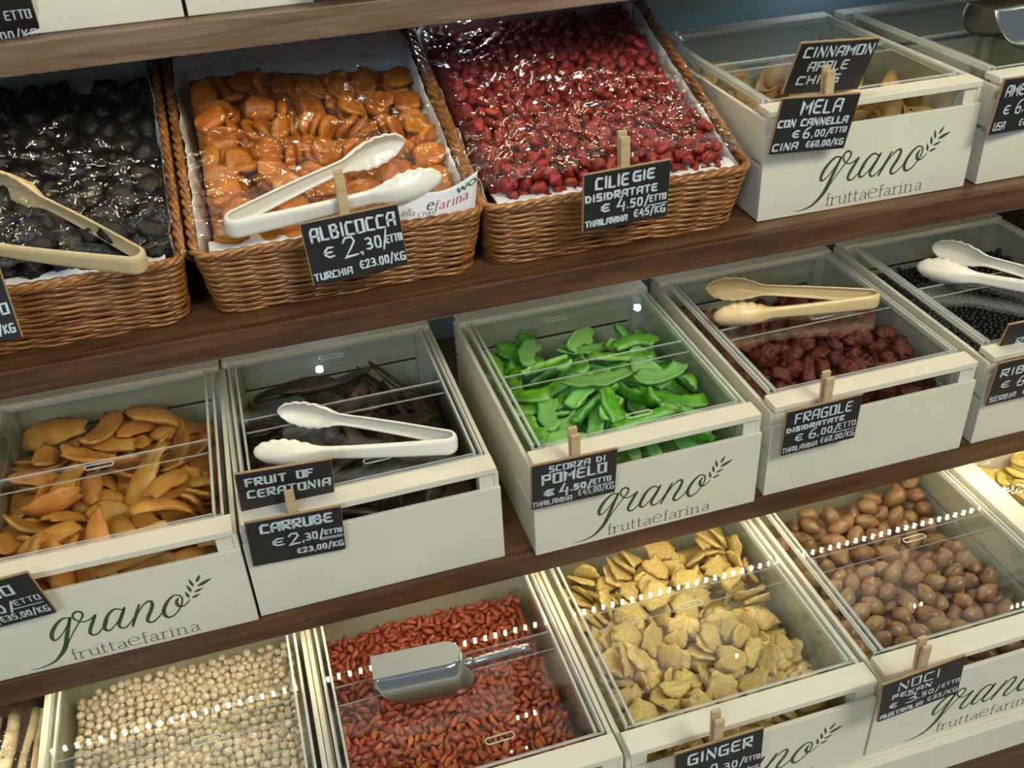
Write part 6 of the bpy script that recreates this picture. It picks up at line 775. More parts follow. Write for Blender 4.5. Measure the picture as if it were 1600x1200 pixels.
30,780,173,0,-3,-8,381,432,206,-8,0,-2,435,785,207,-7,5,-3,235,263,214,3,2,-8,699,664,177,-8,0,3,67,727,185,-5,7,1,405,204,188,4,3,2,557,769,208,5,-2,-3,539,27,199,-3,-7,3,225,598,195,0,-6,-6,
402,794,194,-6,2,-1,482,32,189,7,-2,1,504,670,203,-4,8,-1,400,124,214,-8,1,-1,75,310,194,1,-6,7,250,87,188,5,-7,0,712,318,198,7,-1,2,259,797,200,-1,1,2,576,59,178,-1,0,-2,225,324,191,-2,-1,5,
453,572,183,5,6,3,472,377,188,-6,2,-3,707,816,191,-5,-7,2,263,147,190,-7,1,-4,110,518,183,-1,1,-7,372,319,194,7,4,-4,508,784,199,-2,-1,-1,24,506,173,-6,0,-2,97,815,176,2,-3,7,414,662,201,-7,-2,-3,
580,227,183,-3,0,2,206,45,197,2,9,0,534,124,191,6,-2,0,643,860,179,-2,4,8,395,389,218,0,9,1,575,462,206,1,0,-2,27,250,214,-2,3,5,614,724,186,5,5,1,730,837,186,7,-4,3,596,27,187,4,-3,-7,
425,173,211,6,6,1,681,630,185,6,7,-1,362,64,206,-6,-4,4,122,273,191,-4,-3,6,693,717,191,1,0,-1,251,482,205,-1,-4,5,663,576,203,-1,-8,3,241,235,189,5,2,5,729,506,173,-3,8,-1,575,394,197,-7,0,-4,
193,455,193,9,2,-1,11,442,187,-6,-6,1,301,242,195,-1,-1,7,492,170,197,-6,-1,-2,757,21,195,-4,1,-6,109,591,192,-7,-3,2,466,15,199,-3,-1,0,637,578,195,-6,1,1,645,428,201,-9,-1,2,370,31,198,6,-7,1,
212,727,197,6,0,4,18,871,176,6,2,-4,665,80,194,-1,-8,4,352,477,196,-6,-2,0,159,35,189,-7,1,-5,293,780,196,0,-9,1,760,313,201,6,1,2,719,666,191,-4,-2,4,107,222,192,-1,9,0,643,293,203,-1,3,-8,
405,818,199,8,-1,0,514,219,197,5,2,7,360,565,209,-2,2,-5,222,762,183,9,1,1,107,786,184,4,-6,-5,733,138,197,6,-5,-4,582,244,197,3,6,-6,539,577,196,2,-1,-9,700,407,178,4,3,3,748,114,201,8,4,3,
317,291,200,-2,-1,0,55,861,186,7,-5,3,763,405,189,3,7,-4,689,427,198,1,-8,-3,463,61,198,1,1,6,338,327,203,-9,-2,1,52,533,173,-3,1,-7,94,502,199,3,8,2,387,90,203,6,5,3,34,129,199,-7,5,-1,
195,859,199,-1,-9,0,465,134,203,-8,-2,0,60,410,190,3,8,-1,475,612,191,4,0,1,491,312,200,-6,5,-4,181,140,189,-3,-4,6,138,430,193,0,-7,-6,28,337,197,4,-8,-1,574,617,195,5,-7,1,99,349,203,3,-8,2,
69,234,194,-5,-5,4,217,276,200,-3,5,-7,335,196,200,-1,5,-7,249,871,199,-9,-1,-1,677,383,191,-8,5,0,449,406,198,0,3,-7,314,10,193,1,-2,9,222,479,195,0,-7,-5,401,190,208,2,2,3,417,231,193,5,-3,0,
318,46,204,-1,-6,6,197,324,196,-7,5,1,277,676,208,5,2,0,253,166,199,8,2,3,24,62,204,6,6,-2,355,621,198,-8,-4,-1,624,138,197,1,8,-4,336,733,204,1,5,7,70,50,190,-5,-7,-1,259,359,203,-3,-8,-3,
728,737,181,7,-2,-5,282,475,204,-4,3,2,716,88,198,-1,-2,3,300,368,204,-3,6,-6,580,569,199,-4,-5,6,182,37,194,-8,0,-4,156,754,187,-3,-2,8,221,536,194,-8,0,-1,525,433,202,-7,3,-1,174,772,180,-8,2,-3,
555,786,192,0,-3,9,34,709,189,0,7,6,637,775,196,-6,-5,2,372,842,199,3,-1,-7,739,496,197,0,3,-7,413,578,202,-1,-1,8,509,819,200,2,-1,-7,326,825,207,7,-2,1,631,874,191,-1,5,8,698,15,201,-9,2,1,
392,350,196,2,-2,-8,475,539,192,-2,1,-2,124,303,205,0,9,2,130,686,193,7,-4,-3,16,529,180,-5,6,-5,248,626,186,4,7,0,516,396,193,3,3,6,429,290,197,-3,2,-8,258,105,200,0,-8,5,107,479,186,0,-7,-3,
644,107,206,4,8,-1,478,469,198,-2,1,5,548,251,198,-1,-7,3,510,113,204,0,3,8,60,794,181,5,-7,3,168,634,201,4,-8,0,36,641,181,3,7,2,581,156,204,7,2,1,110,184,197,1,-6,-7,154,867,182,4,7,-5,
228,556,192,0,-4,8,129,523,203,-8,0,-1,315,719,190,6,-5,3,246,389,194,1,8,0],
 'ginger': [3,389,361,152,-13,-96,2,1,696,786,195,-96,-22,-3,2,384,810,176,6,-6,61,2,552,368,154,-80,-56,-8,3,246,227,137,1,-3,-85,1,377,517,157,-41,89,12,0,72,654,148,29,94,6,0,88,500,143,37,92,3,0,67,364,140,
4,2,-95,2,542,70,130,8,3,98,1,723,353,156,4,5,-86,0,219,802,163,99,7,1,3,712,536,176,-8,-7,79,0,66,220,132,-80,-58,-1,0,539,205,141,-98,-12,-4,2,718,58,129,-86,49,-5,0,224,653,159,-1,-1,41,1,
224,366,144,12,12,-96,3,406,205,140,-97,13,-11,3,412,59,131,-8,3,33,3,562,815,192,-13,-7,68,3,375,654,166,2,2,-99,0,555,520,168,5,-1,-15,2,83,812,156,-64,74,11,3,88,62,127,1,1,-14,0,702,661,188,7,
2,-60,1,236,62,126,51,84,3,1,190,681,181,8,-16,-72,0,386,64,160,62,70,19,1,565,493,195,-67,67,22,0,725,79,159,-11,98,-10,0,679,461,172,10,13,-92,3,40,773,166,7,13,-98,2,55,487,176,-5,9,-30,3,702,
640,220,-93,-10,-26,1,689,761,221,2,0,-25,3,229,63,156,-5,-3,20,3,238,523,178,-4,-19,-49,2,558,170,165,5,30,-52,2,357,209,156,3,97,-11,1,568,651,203,-96,22,-5,0,64,73,156,67,-72,6,0,407,634,191,12,15,
27,0,430,352,171,-3,17,-47,2,388,827,210,12,-7,-42,1,523,820,211,-37,88,3,0,65,207,166,79,60,0,0,597,71,145,-79,-58,10,0,409,473,177,-3,14,-97,3,227,804,202,-48,-83,2,0,65,362,172,1,-99,-1,3,720,340,
189,-74,63,-17,2,562,345,180,-88,38,-6,3,168,325,146,-14,-3,98,2,49,658,178,15,9,-97,0,669,438,200,11,6,-78,0,65,70,191,-2,99,-7,3,614,59,178,-94,-27,0,0,265,814,219,-74,-59,23,0,220,560,193,94,26,7,
2,495,809,226,35,2,-74,0,552,659,231,-6,98,1,0,450,617,207,-7,14,-57,1,727,200,202,-8,10,49,1,332,66,159,93,16,27,0,67,246,197,98,13,-4,0,256,465,184,-65,63,35,2,669,786,250,-27,7,22,3,719,120,185,
-1,-19,-62,3,59,517,203,-93,-32,5,3,205,708,222,23,31,88,2,88,761,183,-39,-87,1,3,157,186,153,-21,-20,95,3,640,630,212,-39,86,-16,1,670,312,181,-85,22,-35,0,332,251,167,3,96,-17,2,415,466,207,5,1,-75,0,
432,347,207,17,-95,8,3,39,634,202,12,-8,0,1,541,300,179,-90,28,-3,1,560,449,193,-33,-84,-40,2,396,772,222,35,-17,-8,2,52,376,205,9,-98,5,2,186,53,173,20,-28,-83,2,525,434,211,15,-19,30,0,719,423,227,-8,
5,-66,0,453,588,235,-75,64,8,2,462,363,226,71,-63,-12,3,576,47,214,-63,62,-43,2,203,380,193,27,-2,36,0,619,158,205,13,-4,-28,0,283,821,248,70,-62,-24,1,639,656,254,-44,-88,3,3,52,70,227,-37,-91,8,0,179,
62,203,-60,72,-30,1,535,652,260,2,-12,-3,3,665,831,264,-37,-85,28,1,513,268,192,-17,-27,87,1,167,150,174,-45,-81,-17,2,118,803,198,-26,29,-12,0,70,379,238,-22,-1,-96,1,75,244,228,-6,5,-48,3,485,767,240,-63,-50,
-52,1,55,606,233,-94,-20,24,0,268,685,197,86,-29,-39,1,416,463,237,-38,90,10,3,227,594,221,-8,0,59,2,311,82,177,-13,94,-20,2,702,114,222,13,-21,73,1,730,229,230,-23,3,89,0,86,502,234,-8,35,-43,3,328,252,
204,-8,-6,20,1,375,746,231,-94,5,-20,1,92,608,243,18,-89,-1,3,165,305,177,9,13,-94,1,391,254,212,-15,45,-35,1,486,239,193,5,-41,65,0,645,656,287,8,9,30,0,126,488,238,25,-88,-28,3,321,685,196,86,-2,-49,
3,93,263,256,16,-92,22,2,447,538,251,-4,95,26,1,702,827,278,25,-92,-10,3,505,651,285,79,58,15,0,307,112,207,76,63,-2,1,624,272,205,34,0,-24,3,485,709,245,-61,1,39,1,731,493,242,-26,-37,-77,3,90,54,257,
-19,18,22,3,396,448,261,26,6,-84,0,224,562,252,-21,93,15,3,704,246,252,89,4,42,2,201,195,211,-93,32,12,3,596,124,229,-13,-23,65,0,90,358,262,-93,-15,28,0,124,837,219,-40,13,-22,3,473,369,257,-98,3,10,0,
175,90,231,-29,19,78,0,547,414,240,-96,-4,1,3,312,817,270,-3,37,12,1,367,709,239,-92,-25,-19,2,535,62,205,-5,-54,3,0,695,75,232,-51,-76,-30,0,205,319,205,12,20,22,3,208,530,274,31,27,-84,2,502,256,247,17,
1,-91,2,726,818,299,-89,-11,41,3,133,607,238,-48,8,-84,1,472,844,270,16,-22,66,3,274,690,251,11,8,94,1,304,366,213,-36,76,-15,1,352,559,219,42,-18,-80,3,698,20,213,-43,-69,-42,0,732,658,276,57,13,79,2,299,
103,243,16,17,-96,1,499,72,180,-56,-11,75,0,122,346,287,54,4,78,1,374,678,257,-84,-48,-10,0,720,527,252,85,-18,16,3,150,267,239,-30,-63,52,3,652,204,250,-8,90,-10,3,598,262,234,26,15,-34,0,69,129,260,-22,1,
7,3,165,128,239,68,67,-16,2,266,151,184,-81,-25,35,3,510,570,269,-84,-37,-24,0,535,144,243,64,67,4,3,355,412,228,-54,56,-20,2,156,853,239,80,6,-33,3,444,184,169,-94,0,11,1,562,379,259,44,-10,60,2,150,459,
250,-17,-92,-17,2,337,829,291,-25,26,-41,2,258,213,236,-4,20,83,1,621,200,264,-79,37,-46,3,583,340,251,12,43,-51,0,173,459,279,19,16,15,1,641,390,225,-79,31,-40,2,720,49,281,-10,12,54,3,157,708,224,5,-83,10,
2,418,743,280,-94,-24,15,0,435,177,204,-79,-58,-9,2,582,747,265,86,7,25,0,281,457,218,-73,-49,2,0,296,60,258,9,-20,64,0,768,755,258,-31,-62,24,0,357,616,266,-20,95,-1,3,60,194,275,-66,54,22,0,173,343,282,
-31,27,-62,3,769,626,254,-57,22,-74,2,181,140,271,-35,2,-39,3,270,294,184,50,-52,-66,3,471,105,163,-62,24,73,3,481,538,184,17,-27,-75,0,157,622,289,-46,36,-74,2,92,700,225,-4,47,55,1,306,586,189,1,63,9,0,
668,566,221,-30,-60,-51,0,327,352,189,2,-49,10,1,412,147,228,-42,88,14,3,659,579,306,40,90,7,0,85,91,301,-9,8,-90,3,127,610,177,-26,13,-92],
 'pecans': [1,670,34,106,11,-98,-6,1,404,585,172,32,1,65,1,168,254,133,55,-1,-4,0,260,458,156,-8,9,-30,2,38,443,158,83,41,-15,2,41,226,134,15,-92,6,0,520,468,158,54,-28,-67,2,749,360,130,-68,46,-22,0,421,323,141,
-27,48,-39,2,469,378,146,67,-46,-39,2,170,453,156,30,15,77,2,369,827,199,-1,21,-71,1,270,374,147,-20,59,-56,1,365,656,180,-94,-1,-13,1,751,154,118,-40,-49,27,1,331,541,166,-52,-33,30,1,373,127,118,10,8,-55,1,
302,72,112,71,21,32,2,190,373,148,-73,-9,-16,1,136,539,166,-69,-63,15,2,690,307,131,4,-79,-60,2,749,262,133,24,76,-46,2,301,834,199,65,-50,-42,1,643,617,167,11,10,98,1,64,157,121,8,10,97,1,52,647,179,-7,
56,-81,0,298,162,122,46,6,20,1,458,192,130,-45,50,-2,2,717,471,143,82,-29,-30,0,483,846,203,5,53,-74,1,44,768,192,31,61,69,2,449,650,179,-62,75,0,1,739,608,152,20,-31,91,1,71,364,145,79,-44,-28,1,185,
765,192,-89,36,5,1,52,513,163,1,-62,-76,2,283,268,135,28,-21,-53,2,636,256,131,42,23,79,0,619,440,151,71,8,-10,2,673,541,156,-2,-97,-2,0,753,56,107,-65,-69,19,2,282,633,179,87,17,35,2,362,39,108,6,-14,
-91,2,227,195,127,-66,38,-47,2,748,824,167,51,-11,-38,2,477,258,133,42,6,-19,2,743,703,164,-40,-22,-19,0,471,35,107,1,13,98,0,489,107,116,-9,-12,29,2,387,409,150,-11,-90,40,2,532,564,170,45,-11,-76,1,72,34,
107,-16,-7,-12,2,637,848,195,2,-66,53,0,590,194,127,18,11,-70,0,221,668,181,79,51,27,2,160,41,116,-11,-39,-56,0,668,478,194,-2,-18,65,2,589,127,156,94,14,25,0,164,698,209,-41,-45,-60,1,408,710,195,81,22,-34,
0,615,82,112,97,6,14,0,597,505,165,-29,-30,7,0,751,541,158,24,46,-23,1,110,94,117,-22,-9,-94,2,204,523,179,35,-21,45,2,139,324,145,-8,-76,38,1,317,36,167,27,7,-26,1,435,127,155,-47,5,-46,0,339,349,145,
-37,10,25,2,265,560,171,81,36,43,2,106,431,156,67,70,-12,1,389,210,128,27,50,53,0,100,681,222,21,-13,-55,1,256,770,198,78,-51,12,0,34,308,158,48,-40,61,0,689,367,165,62,56,-53,0,414,54,154,-75,-17,47,1,
652,686,174,-36,11,18,1,588,261,183,1,32,60,2,646,555,222,76,-52,34,0,374,318,194,-43,66,-44,2,219,305,143,-38,-11,83,1,156,402,202,-39,80,26,1,662,145,120,2,27,29,2,114,205,134,-50,-48,71,0,491,766,196,15,
58,55,0,505,151,172,-78,25,-12,2,428,793,210,-11,-62,15,0,180,194,179,28,78,-18,2,317,798,257,-69,60,35,2,267,213,180,-48,-41,-76,2,752,822,236,-50,-43,67,0,352,594,216,72,-43,1,2,531,216,158,43,-18,-77,1,556,
640,177,19,-78,-57,0,78,117,176,-25,53,79,0,469,326,191,55,36,69,0,118,833,201,79,-52,-29,1,337,464,161,-40,28,-80,2,684,847,246,-42,-80,-9,1,243,100,131,0,-57,-22,1,35,55,163,-33,-7,83,1,479,592,206,50,-32,
34,0,612,337,141,3,23,-96,1,701,213,123,-53,52,-6,2,468,529,167,-22,-87,21,2,90,532,218,-44,27,-17,0,268,680,235,0,-9,96,2,696,757,172,72,58,2,1,708,96,143,17,-34,23,1,481,45,175,68,-64,26,1,435,464,
157,-37,2,-7,1,553,384,147,-17,93,-28,2,216,464,213,-5,52,-67,2,178,141,120,-7,86,46,1,36,718,242,-48,27,80,1,753,324,196,73,-1,65,1,266,417,211,-45,72,51,0,356,279,136,48,38,34,0,639,95,193,21,38,89,
2,189,843,202,77,48,0,1,703,268,186,11,-13,10,1,753,418,181,50,-54,-49,2,114,760,214,67,11,-67,0,253,146,181,29,6,-16,1,43,845,202,56,37,11,1,612,448,225,-82,26,-48,0,546,55,135,-55,43,-43,2,467,420,205,
18,-7,-10,2,526,364,210,50,-43,-5,2,734,490,210,-85,2,50,1,190,259,197,-10,88,-44,2,414,179,198,-81,11,-38,0,585,593,218,26,-61,-66,2,242,849,245,-5,-43,86,2,583,717,189,-77,-8,-26,2,243,602,228,-43,38,-56,1,
360,669,247,-30,-23,25,1,716,171,174,-16,75,-50,2,390,512,191,19,20,-4,2,336,103,170,82,-48,-28,0,708,37,174,94,-1,-30,2,753,755,210,73,52,-10,2,315,264,194,-30,-24,69,0,228,36,155,63,-9,-13,0,161,318,215,-96,
-11,-20,2,739,849,296,46,3,17,2,35,140,225,-23,77,22,0,167,99,173,-50,68,51,1,532,84,206,-72,-9,-61,1,632,777,189,6,-21,21,1,510,687,199,-14,-63,3,2,127,622,176,7,28,-89,2,130,466,212,-34,-16,1,2,559,
792,200,37,-5,-92,1,330,388,201,16,-90,-35,0,527,310,143,61,43,62,0,43,256,204,33,-32,-85,1,187,590,189,42,54,-24,0,424,641,243,21,-36,-71,2,310,718,187,50,15,18,0,448,725,249,-33,19,-2,1,431,550,230,82,-40,
-11,1,43,70,231,-41,19,31,1,594,328,208,13,93,7,0,568,178,200,-27,-18,-92,1,96,274,163,81,-13,36,0,633,805,258,-34,-34,-29,2,315,726,261,14,77,-60,1,213,782,251,-81,55,-6,2,507,803,252,43,-2,-33,1,294,491,
212,60,-46,18,2,701,419,228,-73,-9,-65,0,623,37,163,-85,19,-11,1,83,604,227,-27,18,-23,0,39,384,210,78,46,-10,2,546,431,210,58,29,-63,1,237,342,199,58,0,-37,0,418,254,180,-49,-69,51,2,573,668,240,29,61,56,
0,634,388,197,23,70,-53,0,573,35,235,-32,-57,-49,1,115,40,170,-26,-12,93,2,34,577,180,-4,-51,-48,1,558,850,242,-7,-95,7,1,371,760,232,69,-15,29,1,705,656,205,-33,-68,-51,1,70,186,187,-78,13,-12,1,341,179,178,
-87,32,13,0,393,450,218,53,-17,40],
 'bananas': [0,705,60,228,56,81,-4,0,71,571,229,-1,-3,14,0,321,820,228,94,-31,-1,2,65,441,229,-4,1,21,1,191,191,227,2,5,62,0,450,192,228,-62,77,1,1,63,190,228,-33,93,-1,2,443,317,228,0,5,97,0,66,695,229,
1,-3,72,1,329,692,228,-82,-56,1,1,713,194,228,-52,-84,2,1,577,445,229,4,-7,98,2,445,445,227,98,11,4,1,448,574,228,-94,31,0,2,65,819,227,-34,-93,-2,2,694,698,228,45,-88,4,2,573,828,227,-81,-56,-3,2,
190,827,228,5,2,20,1,58,56,228,-98,17,0,2,317,196,227,57,-81,1,1,578,311,227,3,-4,-99,2,322,68,227,-69,-71,-3,0,191,447,228,-75,64,1,2,321,444,227,-94,-30,-4,2,707,433,228,0,5,95,1,191,307,227,2,
5,61,2,585,689,229,-98,4,-9,0,200,566,228,-69,71,1,0,572,568,229,2,-3,81,0,574,71,228,55,82,0,1,328,315,228,-62,-78,1,0,441,692,228,-80,58,1,1,709,318,229,-82,-56,-4,1,707,561,229,96,-25,3,1,451,
65,229,24,96,-2,2,453,824,227,-70,-70,-3,0,186,697,229,1,0,-58,2,711,821,228,3,-4,-95,0,197,62,230,73,66,7,1,64,318,229,48,-86,0,0,320,564,229,0,-2,46,0,708,73,256,-4,-10,-87,0,58,58,255,-5,1,
-38,1,166,80,250,14,-13,-96,0,697,454,254,22,95,-10,2,692,191,253,89,42,11,2,567,316,254,1,1,34,2,190,453,256,6,-4,-69,1,329,190,252,3,8,-22,0,705,829,255,69,71,3,1,185,206,255,-50,-85,5,2,311,448,
253,33,93,0,1,83,292,253,-94,-30,5,1,204,684,254,1,2,-95,0,63,188,255,-77,61,4,0,60,560,256,-81,-56,-7,0,432,66,254,1,-1,-88,1,436,697,255,4,-1,-38,1,65,684,256,-59,80,0,0,588,425,254,8,-9,85,
0,587,561,257,14,1,74,0,316,824,256,-41,90,-1,0,454,322,255,-2,12,58,1,71,802,253,12,98,5,1,326,565,257,86,48,1,0,570,822,255,-2,-8,47,2,713,573,254,93,-33,2,2,453,196,256,4,-3,-47,0,337,317,256,
-3,-6,-14,1,710,714,251,2,12,32,2,566,207,254,-96,-20,-13,1,690,312,255,-47,87,-8,2,181,807,253,-52,-83,-10,0,63,447,255,-54,83,-3,1,190,566,256,7,99,0,2,566,61,256,7,3,9,0,455,579,254,-84,-52,8,1,
208,322,255,3,20,94,1,429,819,252,-99,5,-5,1,328,708,252,4,-6,-84,0,315,59,256,-2,-15,42,0,566,705,252,99,-3,7,2,430,456,252,68,-71,8,0,62,58,283,-4,0,3,0,211,209,279,6,19,52,0,458,351,275,39,
-90,9,2,83,344,271,22,-93,20,0,712,604,274,42,-88,12,2,235,360,264,-55,-80,20,2,147,102,268,97,3,17,1,295,55,277,17,-4,-96,2,481,573,279,11,11,0,0,58,674,282,2,2,-55,0,286,602,272,-18,-5,18,2,204,
666,280,6,-1,-84,2,678,834,280,6,-10,-64,1,58,448,283,-86,50,-6,2,424,816,278,5,-3,-52,1,174,460,279,6,-8,-46,1,445,195,283,96,24,10,0,543,707,276,-78,60,-9,0,306,464,280,-5,-6,-68,1,430,473,278,63,-75,
5,0,588,402,277,-54,-82,-9,1,337,329,282,87,-46,5,2,662,352,266,-21,18,91,1,718,730,277,-4,9,9,2,52,542,279,-98,-5,-8,2,316,698,278,99,1,9,1,688,472,275,-14,14,92,1,716,101,277,-6,15,96,0,336,185,
281,7,14,29,0,612,544,275,27,-2,81,2,424,61,281,5,0,32,2,313,833,284,1,0,32,2,189,773,272,71,-69,-7,2,555,295,278,14,-7,-13,0,69,171,281,6,9,-68,0,557,171,275,-92,29,1,2,175,563,282,-28,93,1,
1,595,56,277,12,14,65,1,571,813,282,11,-3,29,2,670,194,275,-13,1,88,1,66,790,278,-49,85,3,1,431,697,281,5,2,30,1,716,749,302,4,8,79,0,502,491,288,1,-93,-12,1,358,156,298,28,-93,-17,2,307,832,309,
-52,84,0,0,570,399,304,-6,98,3,0,316,706,306,-10,-5,54,1,662,218,296,20,-19,-94,0,59,796,306,5,0,-87,2,159,451,303,93,30,13,2,236,775,296,-21,-7,-90,2,718,631,292,42,-86,18,0,238,368,291,-14,-11,-94,2,
150,561,302,-15,-8,88,0,683,497,296,-16,6,82,1,423,818,305,33,93,1,0,527,136,288,-95,7,-24,1,67,161,305,4,8,-96,0,198,694,308,-10,17,63,1,242,228,293,-20,-94,16,1,263,61,294,20,-11,-84,2,534,713,302,10,
-12,-81,0,618,57,298,59,-78,-12,0,122,359,285,7,21,89,2,542,286,300,-82,54,-6],
}
# ---------------------------------------------------------------- setting
SH0, SH1, SH2, SHT = .3217, 0.0, -.2410, .5840      # shelf tops (SHT = underside of the topmost shelf)
def setting(name, mb, m_): return tag(mb.build(name, m_), kind='structure')
setting('wall_back', MB().box(-1.6, 2.6, .538, .62, -.95, 2.4), M['wall'])
setting('floor', MB().box(-2.6, 3.4, -3.2, .62, -1.0, -.95), M['floor'])
def shelf(z0, z1, y0, label, white=False, edge='walnut'):
    s = empty('display_shelf', (0, y0, z0), 0, label, 'shelf')
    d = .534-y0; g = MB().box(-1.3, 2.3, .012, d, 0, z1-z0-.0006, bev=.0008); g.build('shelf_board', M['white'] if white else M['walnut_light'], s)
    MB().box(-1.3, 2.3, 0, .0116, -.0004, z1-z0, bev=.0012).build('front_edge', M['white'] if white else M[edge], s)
    return s
shelf(SHT, .6155, .245, 'topmost dark walnut shelf, its front edge running over the wicker baskets', False, 'walnut_grey_lit')
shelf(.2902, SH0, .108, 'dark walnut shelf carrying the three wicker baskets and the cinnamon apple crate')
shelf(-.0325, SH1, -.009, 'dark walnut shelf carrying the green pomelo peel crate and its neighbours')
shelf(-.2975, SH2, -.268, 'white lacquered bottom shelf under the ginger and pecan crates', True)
b_ = empty('base_cabinet', (0, -.245, -.95), 0, 'brown wooden base below the white bottom shelf', 'cabinet')
MB().box(-1.3, 2.3, 0, .77, .0, .652).build('body', M['walnut'], b_)
u_ = MB().box(1.165, 1.195, .30, .533, -.236, -.034, bev=.001).build('shelf_divider', M['walnut']); bpy.data.objects.remove(u_)
for z0, z1, lab in ((.0006, .2896, 'dark upright board beside the currant crate, under the basket shelf'), (.3223, .5834, 'dark upright board at the right end of the top row')):
    tag(MB().box(1.150, 1.175, .22 if z0 < .1 else .42, .533, z0, z1, bev=.001).build('shelf_divider', M['walnut']), lab, 'divider')
# ---------------------------------------------------------------- lamps under the shelves
def led_strip(x0, x1, y, z, n, label, lm='led', shade_lip=False):
    s = empty('led_strip', ((x0+x1)/2, y, z), 0, label, 'lamp'); hw = (x1-x0)/2
    MB().box(-hw, hw, -.005, .005, -.0012, 0).build('light_tape', M['strip'], s)
    q = MB().box(-.0018, .0018, -.0017, .0017, -.0026, -.0012).mesh('led'); q.materials.append(M[lm])
    if shade_lip: MB().box(-hw, hw, .0051, .0060, -.0064, 0).build('shade_lip', M['board_black'], s)  # lip added behind the LEDs to keep the rear of the baskets dark
    for i in range(n): o = bpy.data.objects.new('led', q); link(o, s); o.location = (-hw+(i+.5)*2*hw/n, 0, 0)
led_strip(-.75, 1.35, .014, -.0329, 150, 'warm LED strip under the front edge of the pomelo crate shelf', 'led_mid')
led_strip(-.75, 1.40, .115, .2900, 150, 'warm LED strip under the front edge of the basket shelf')
led_strip(-.75, 1.45, .264, .5836, 150, 'warm LED strip under the front edge of the topmost shelf', 'led', True)
led_strip(-.95, 1.65, .150, 1.150, 150, 'added bright LED strip above the display, out of view', 'led_unseen')  # unseen strip added overhead to put glints on the cellophane
for x, z, w_ in ((-.033, .2898, 'basket shelf, above the carob crate'), (.525, .2898, 'basket shelf, right of the pomelo crate'), (.807, .5836, 'topmost shelf, above the cinnamon apple crate'), (.250, .5836, 'topmost shelf, behind the cherry basket')):
    p = empty('puck_light', (x, .524, z), 0, 'small cool lamp under the rear of the '+w_, 'lamp')
    MB().tube([(0, 0, 0), (0, 0, -.004)], .011, 16).build('housing', M['metal'], p); MB().tube([(0, 0, -.0041), (0, 0, -.0052)], .006, 12).build('lens', M['led_cool'], p)
# ---------------------------------------------------------------- crates and acrylic bins
def logo_mb(s=1.0, x0=0.0, mirror=False):
    """the shop's mark as ink: script word, ear of wheat, small roman line"""
    mb = MB(); mb2 = MB(); X = (lambda x: x0-x) if mirror else (lambda x: x0+x)
    pl = lambda u, v: (X(u)*s, -.0002, v*s)
    for st in LOGO_STROKES:
        sp = smooth_path(st, 5); ribbon(mb, [(p[0], p[1]) for p in sp], [p[2]*1.12 for p in sp], pl)
    for a0, a1, b0, b1, w in LOGO_LEAVES:
        L_ = math.hypot(b0-a0, b1-a1); dx, dy = (b0-a0)/L_, (b1-a1)/L_; ring = []
        for k in range(20):
            t = k/20*2*PI; u = .5-.5*math.cos(t); v = math.sin(t)*w*.42*(1-.35*math.cos(t+PI)) * (math.sin(PI*min(max(u, .0), 1))**.25 if 0 < u < 1 else 0)
            ring.append(pl(a0+dx*u*L_-dy*v, a1+dy*u*L_+dx*v))
        mb.add(ring, [tuple(range(20))])
    for ch, xa, xb, k in (('f', .0955, .1005, 1), ('r', .1012, .1110, 1), ('u', .1122, .1252, 1), ('t', .1262, .1325, 1), ('t', .1350, .1410, 1), ('a', .1440, .1545, 1), ('e', .1560, .1690, 1.28), ('f', .1715, .1775, 1), ('a', .1795, .1895, 1), ('r', .1910, .2000, 1), ('i', .2012, .2058, 1), ('n', .2080, .2212, 1), ('a', .2250, .2350, 1)):
        g = G[ch]
        for s_ in g[1]:
            pts = [(xa+px*(xb-xa)/g[0], .0062+py*.0103*k) for px, py in s_]; sp = smooth_path(pts, 4)
            ribbon(mb2, sp, [(.0009 if abs(sp[min(i+1, len(sp)-1)][0]-sp[max(i-1, 0)][0]) > abs(sp[min(i+1, len(sp)-1)][1]-sp[max(i-1, 0)][1]) else .0015) for i in range(len(sp))], pl)
    return mb, mb2
def crate(x, y, z, rz, s, label, logo=False, group=None, slot='front', holes=(.30, .0)):
    c_ = empty('wooden_crate', (x, y, z+.0002), rz, label, 'crate'); W = .300*s; w_ = M['white']; k = s
    f = MB().box(0, W, 0, .005*k, 0, .112*k, bev=.0008).build('front_board', w_, c_)
    if logo:
        a_, b_ = logo_mb(k); la = a_.build('logo', M['green_ink'], f); lb = b_.build('lettering', M['grey_ink'], f)
    MB().box(.003*k, W-.003*k, .001*k, .030*k, .1325*k, .1412*k, bev=.001).build('top_rail', w_, c_)
    for xx in (.0062*k, W-.0242*k):
        for yy, zt in ((.0055*k, .1322*k), (.358*k, .131*k)): MB().box(xx, xx+.018*k, yy, yy+.016*k, .0005, zt, bev=.0008).build('corner_post', w_, c_)
    for xx in (.0002, W-.0059*k):
        for z0, z1 in ((.0005, .0695*k), (.0755*k, .1295*k)): MB().box(xx, xx+.0057*k, .0056*k, .378*k, z0, z1, bev=.0007).build('side_board', w_, c_)
    for z0, z1 in ((.0005, .0695*k), (.0755*k, .1300*k)): MB().box(.003*k, W-.003*k, .3745*k, .3795*k, z0, z1, bev=.0007).build('back_board', w_, c_)
    MB().box(.003*k, W-.003*k, .352*k, .381*k, .1312*k, .1400*k, bev=.001).build('back_rail', w_, c_)
    return c_
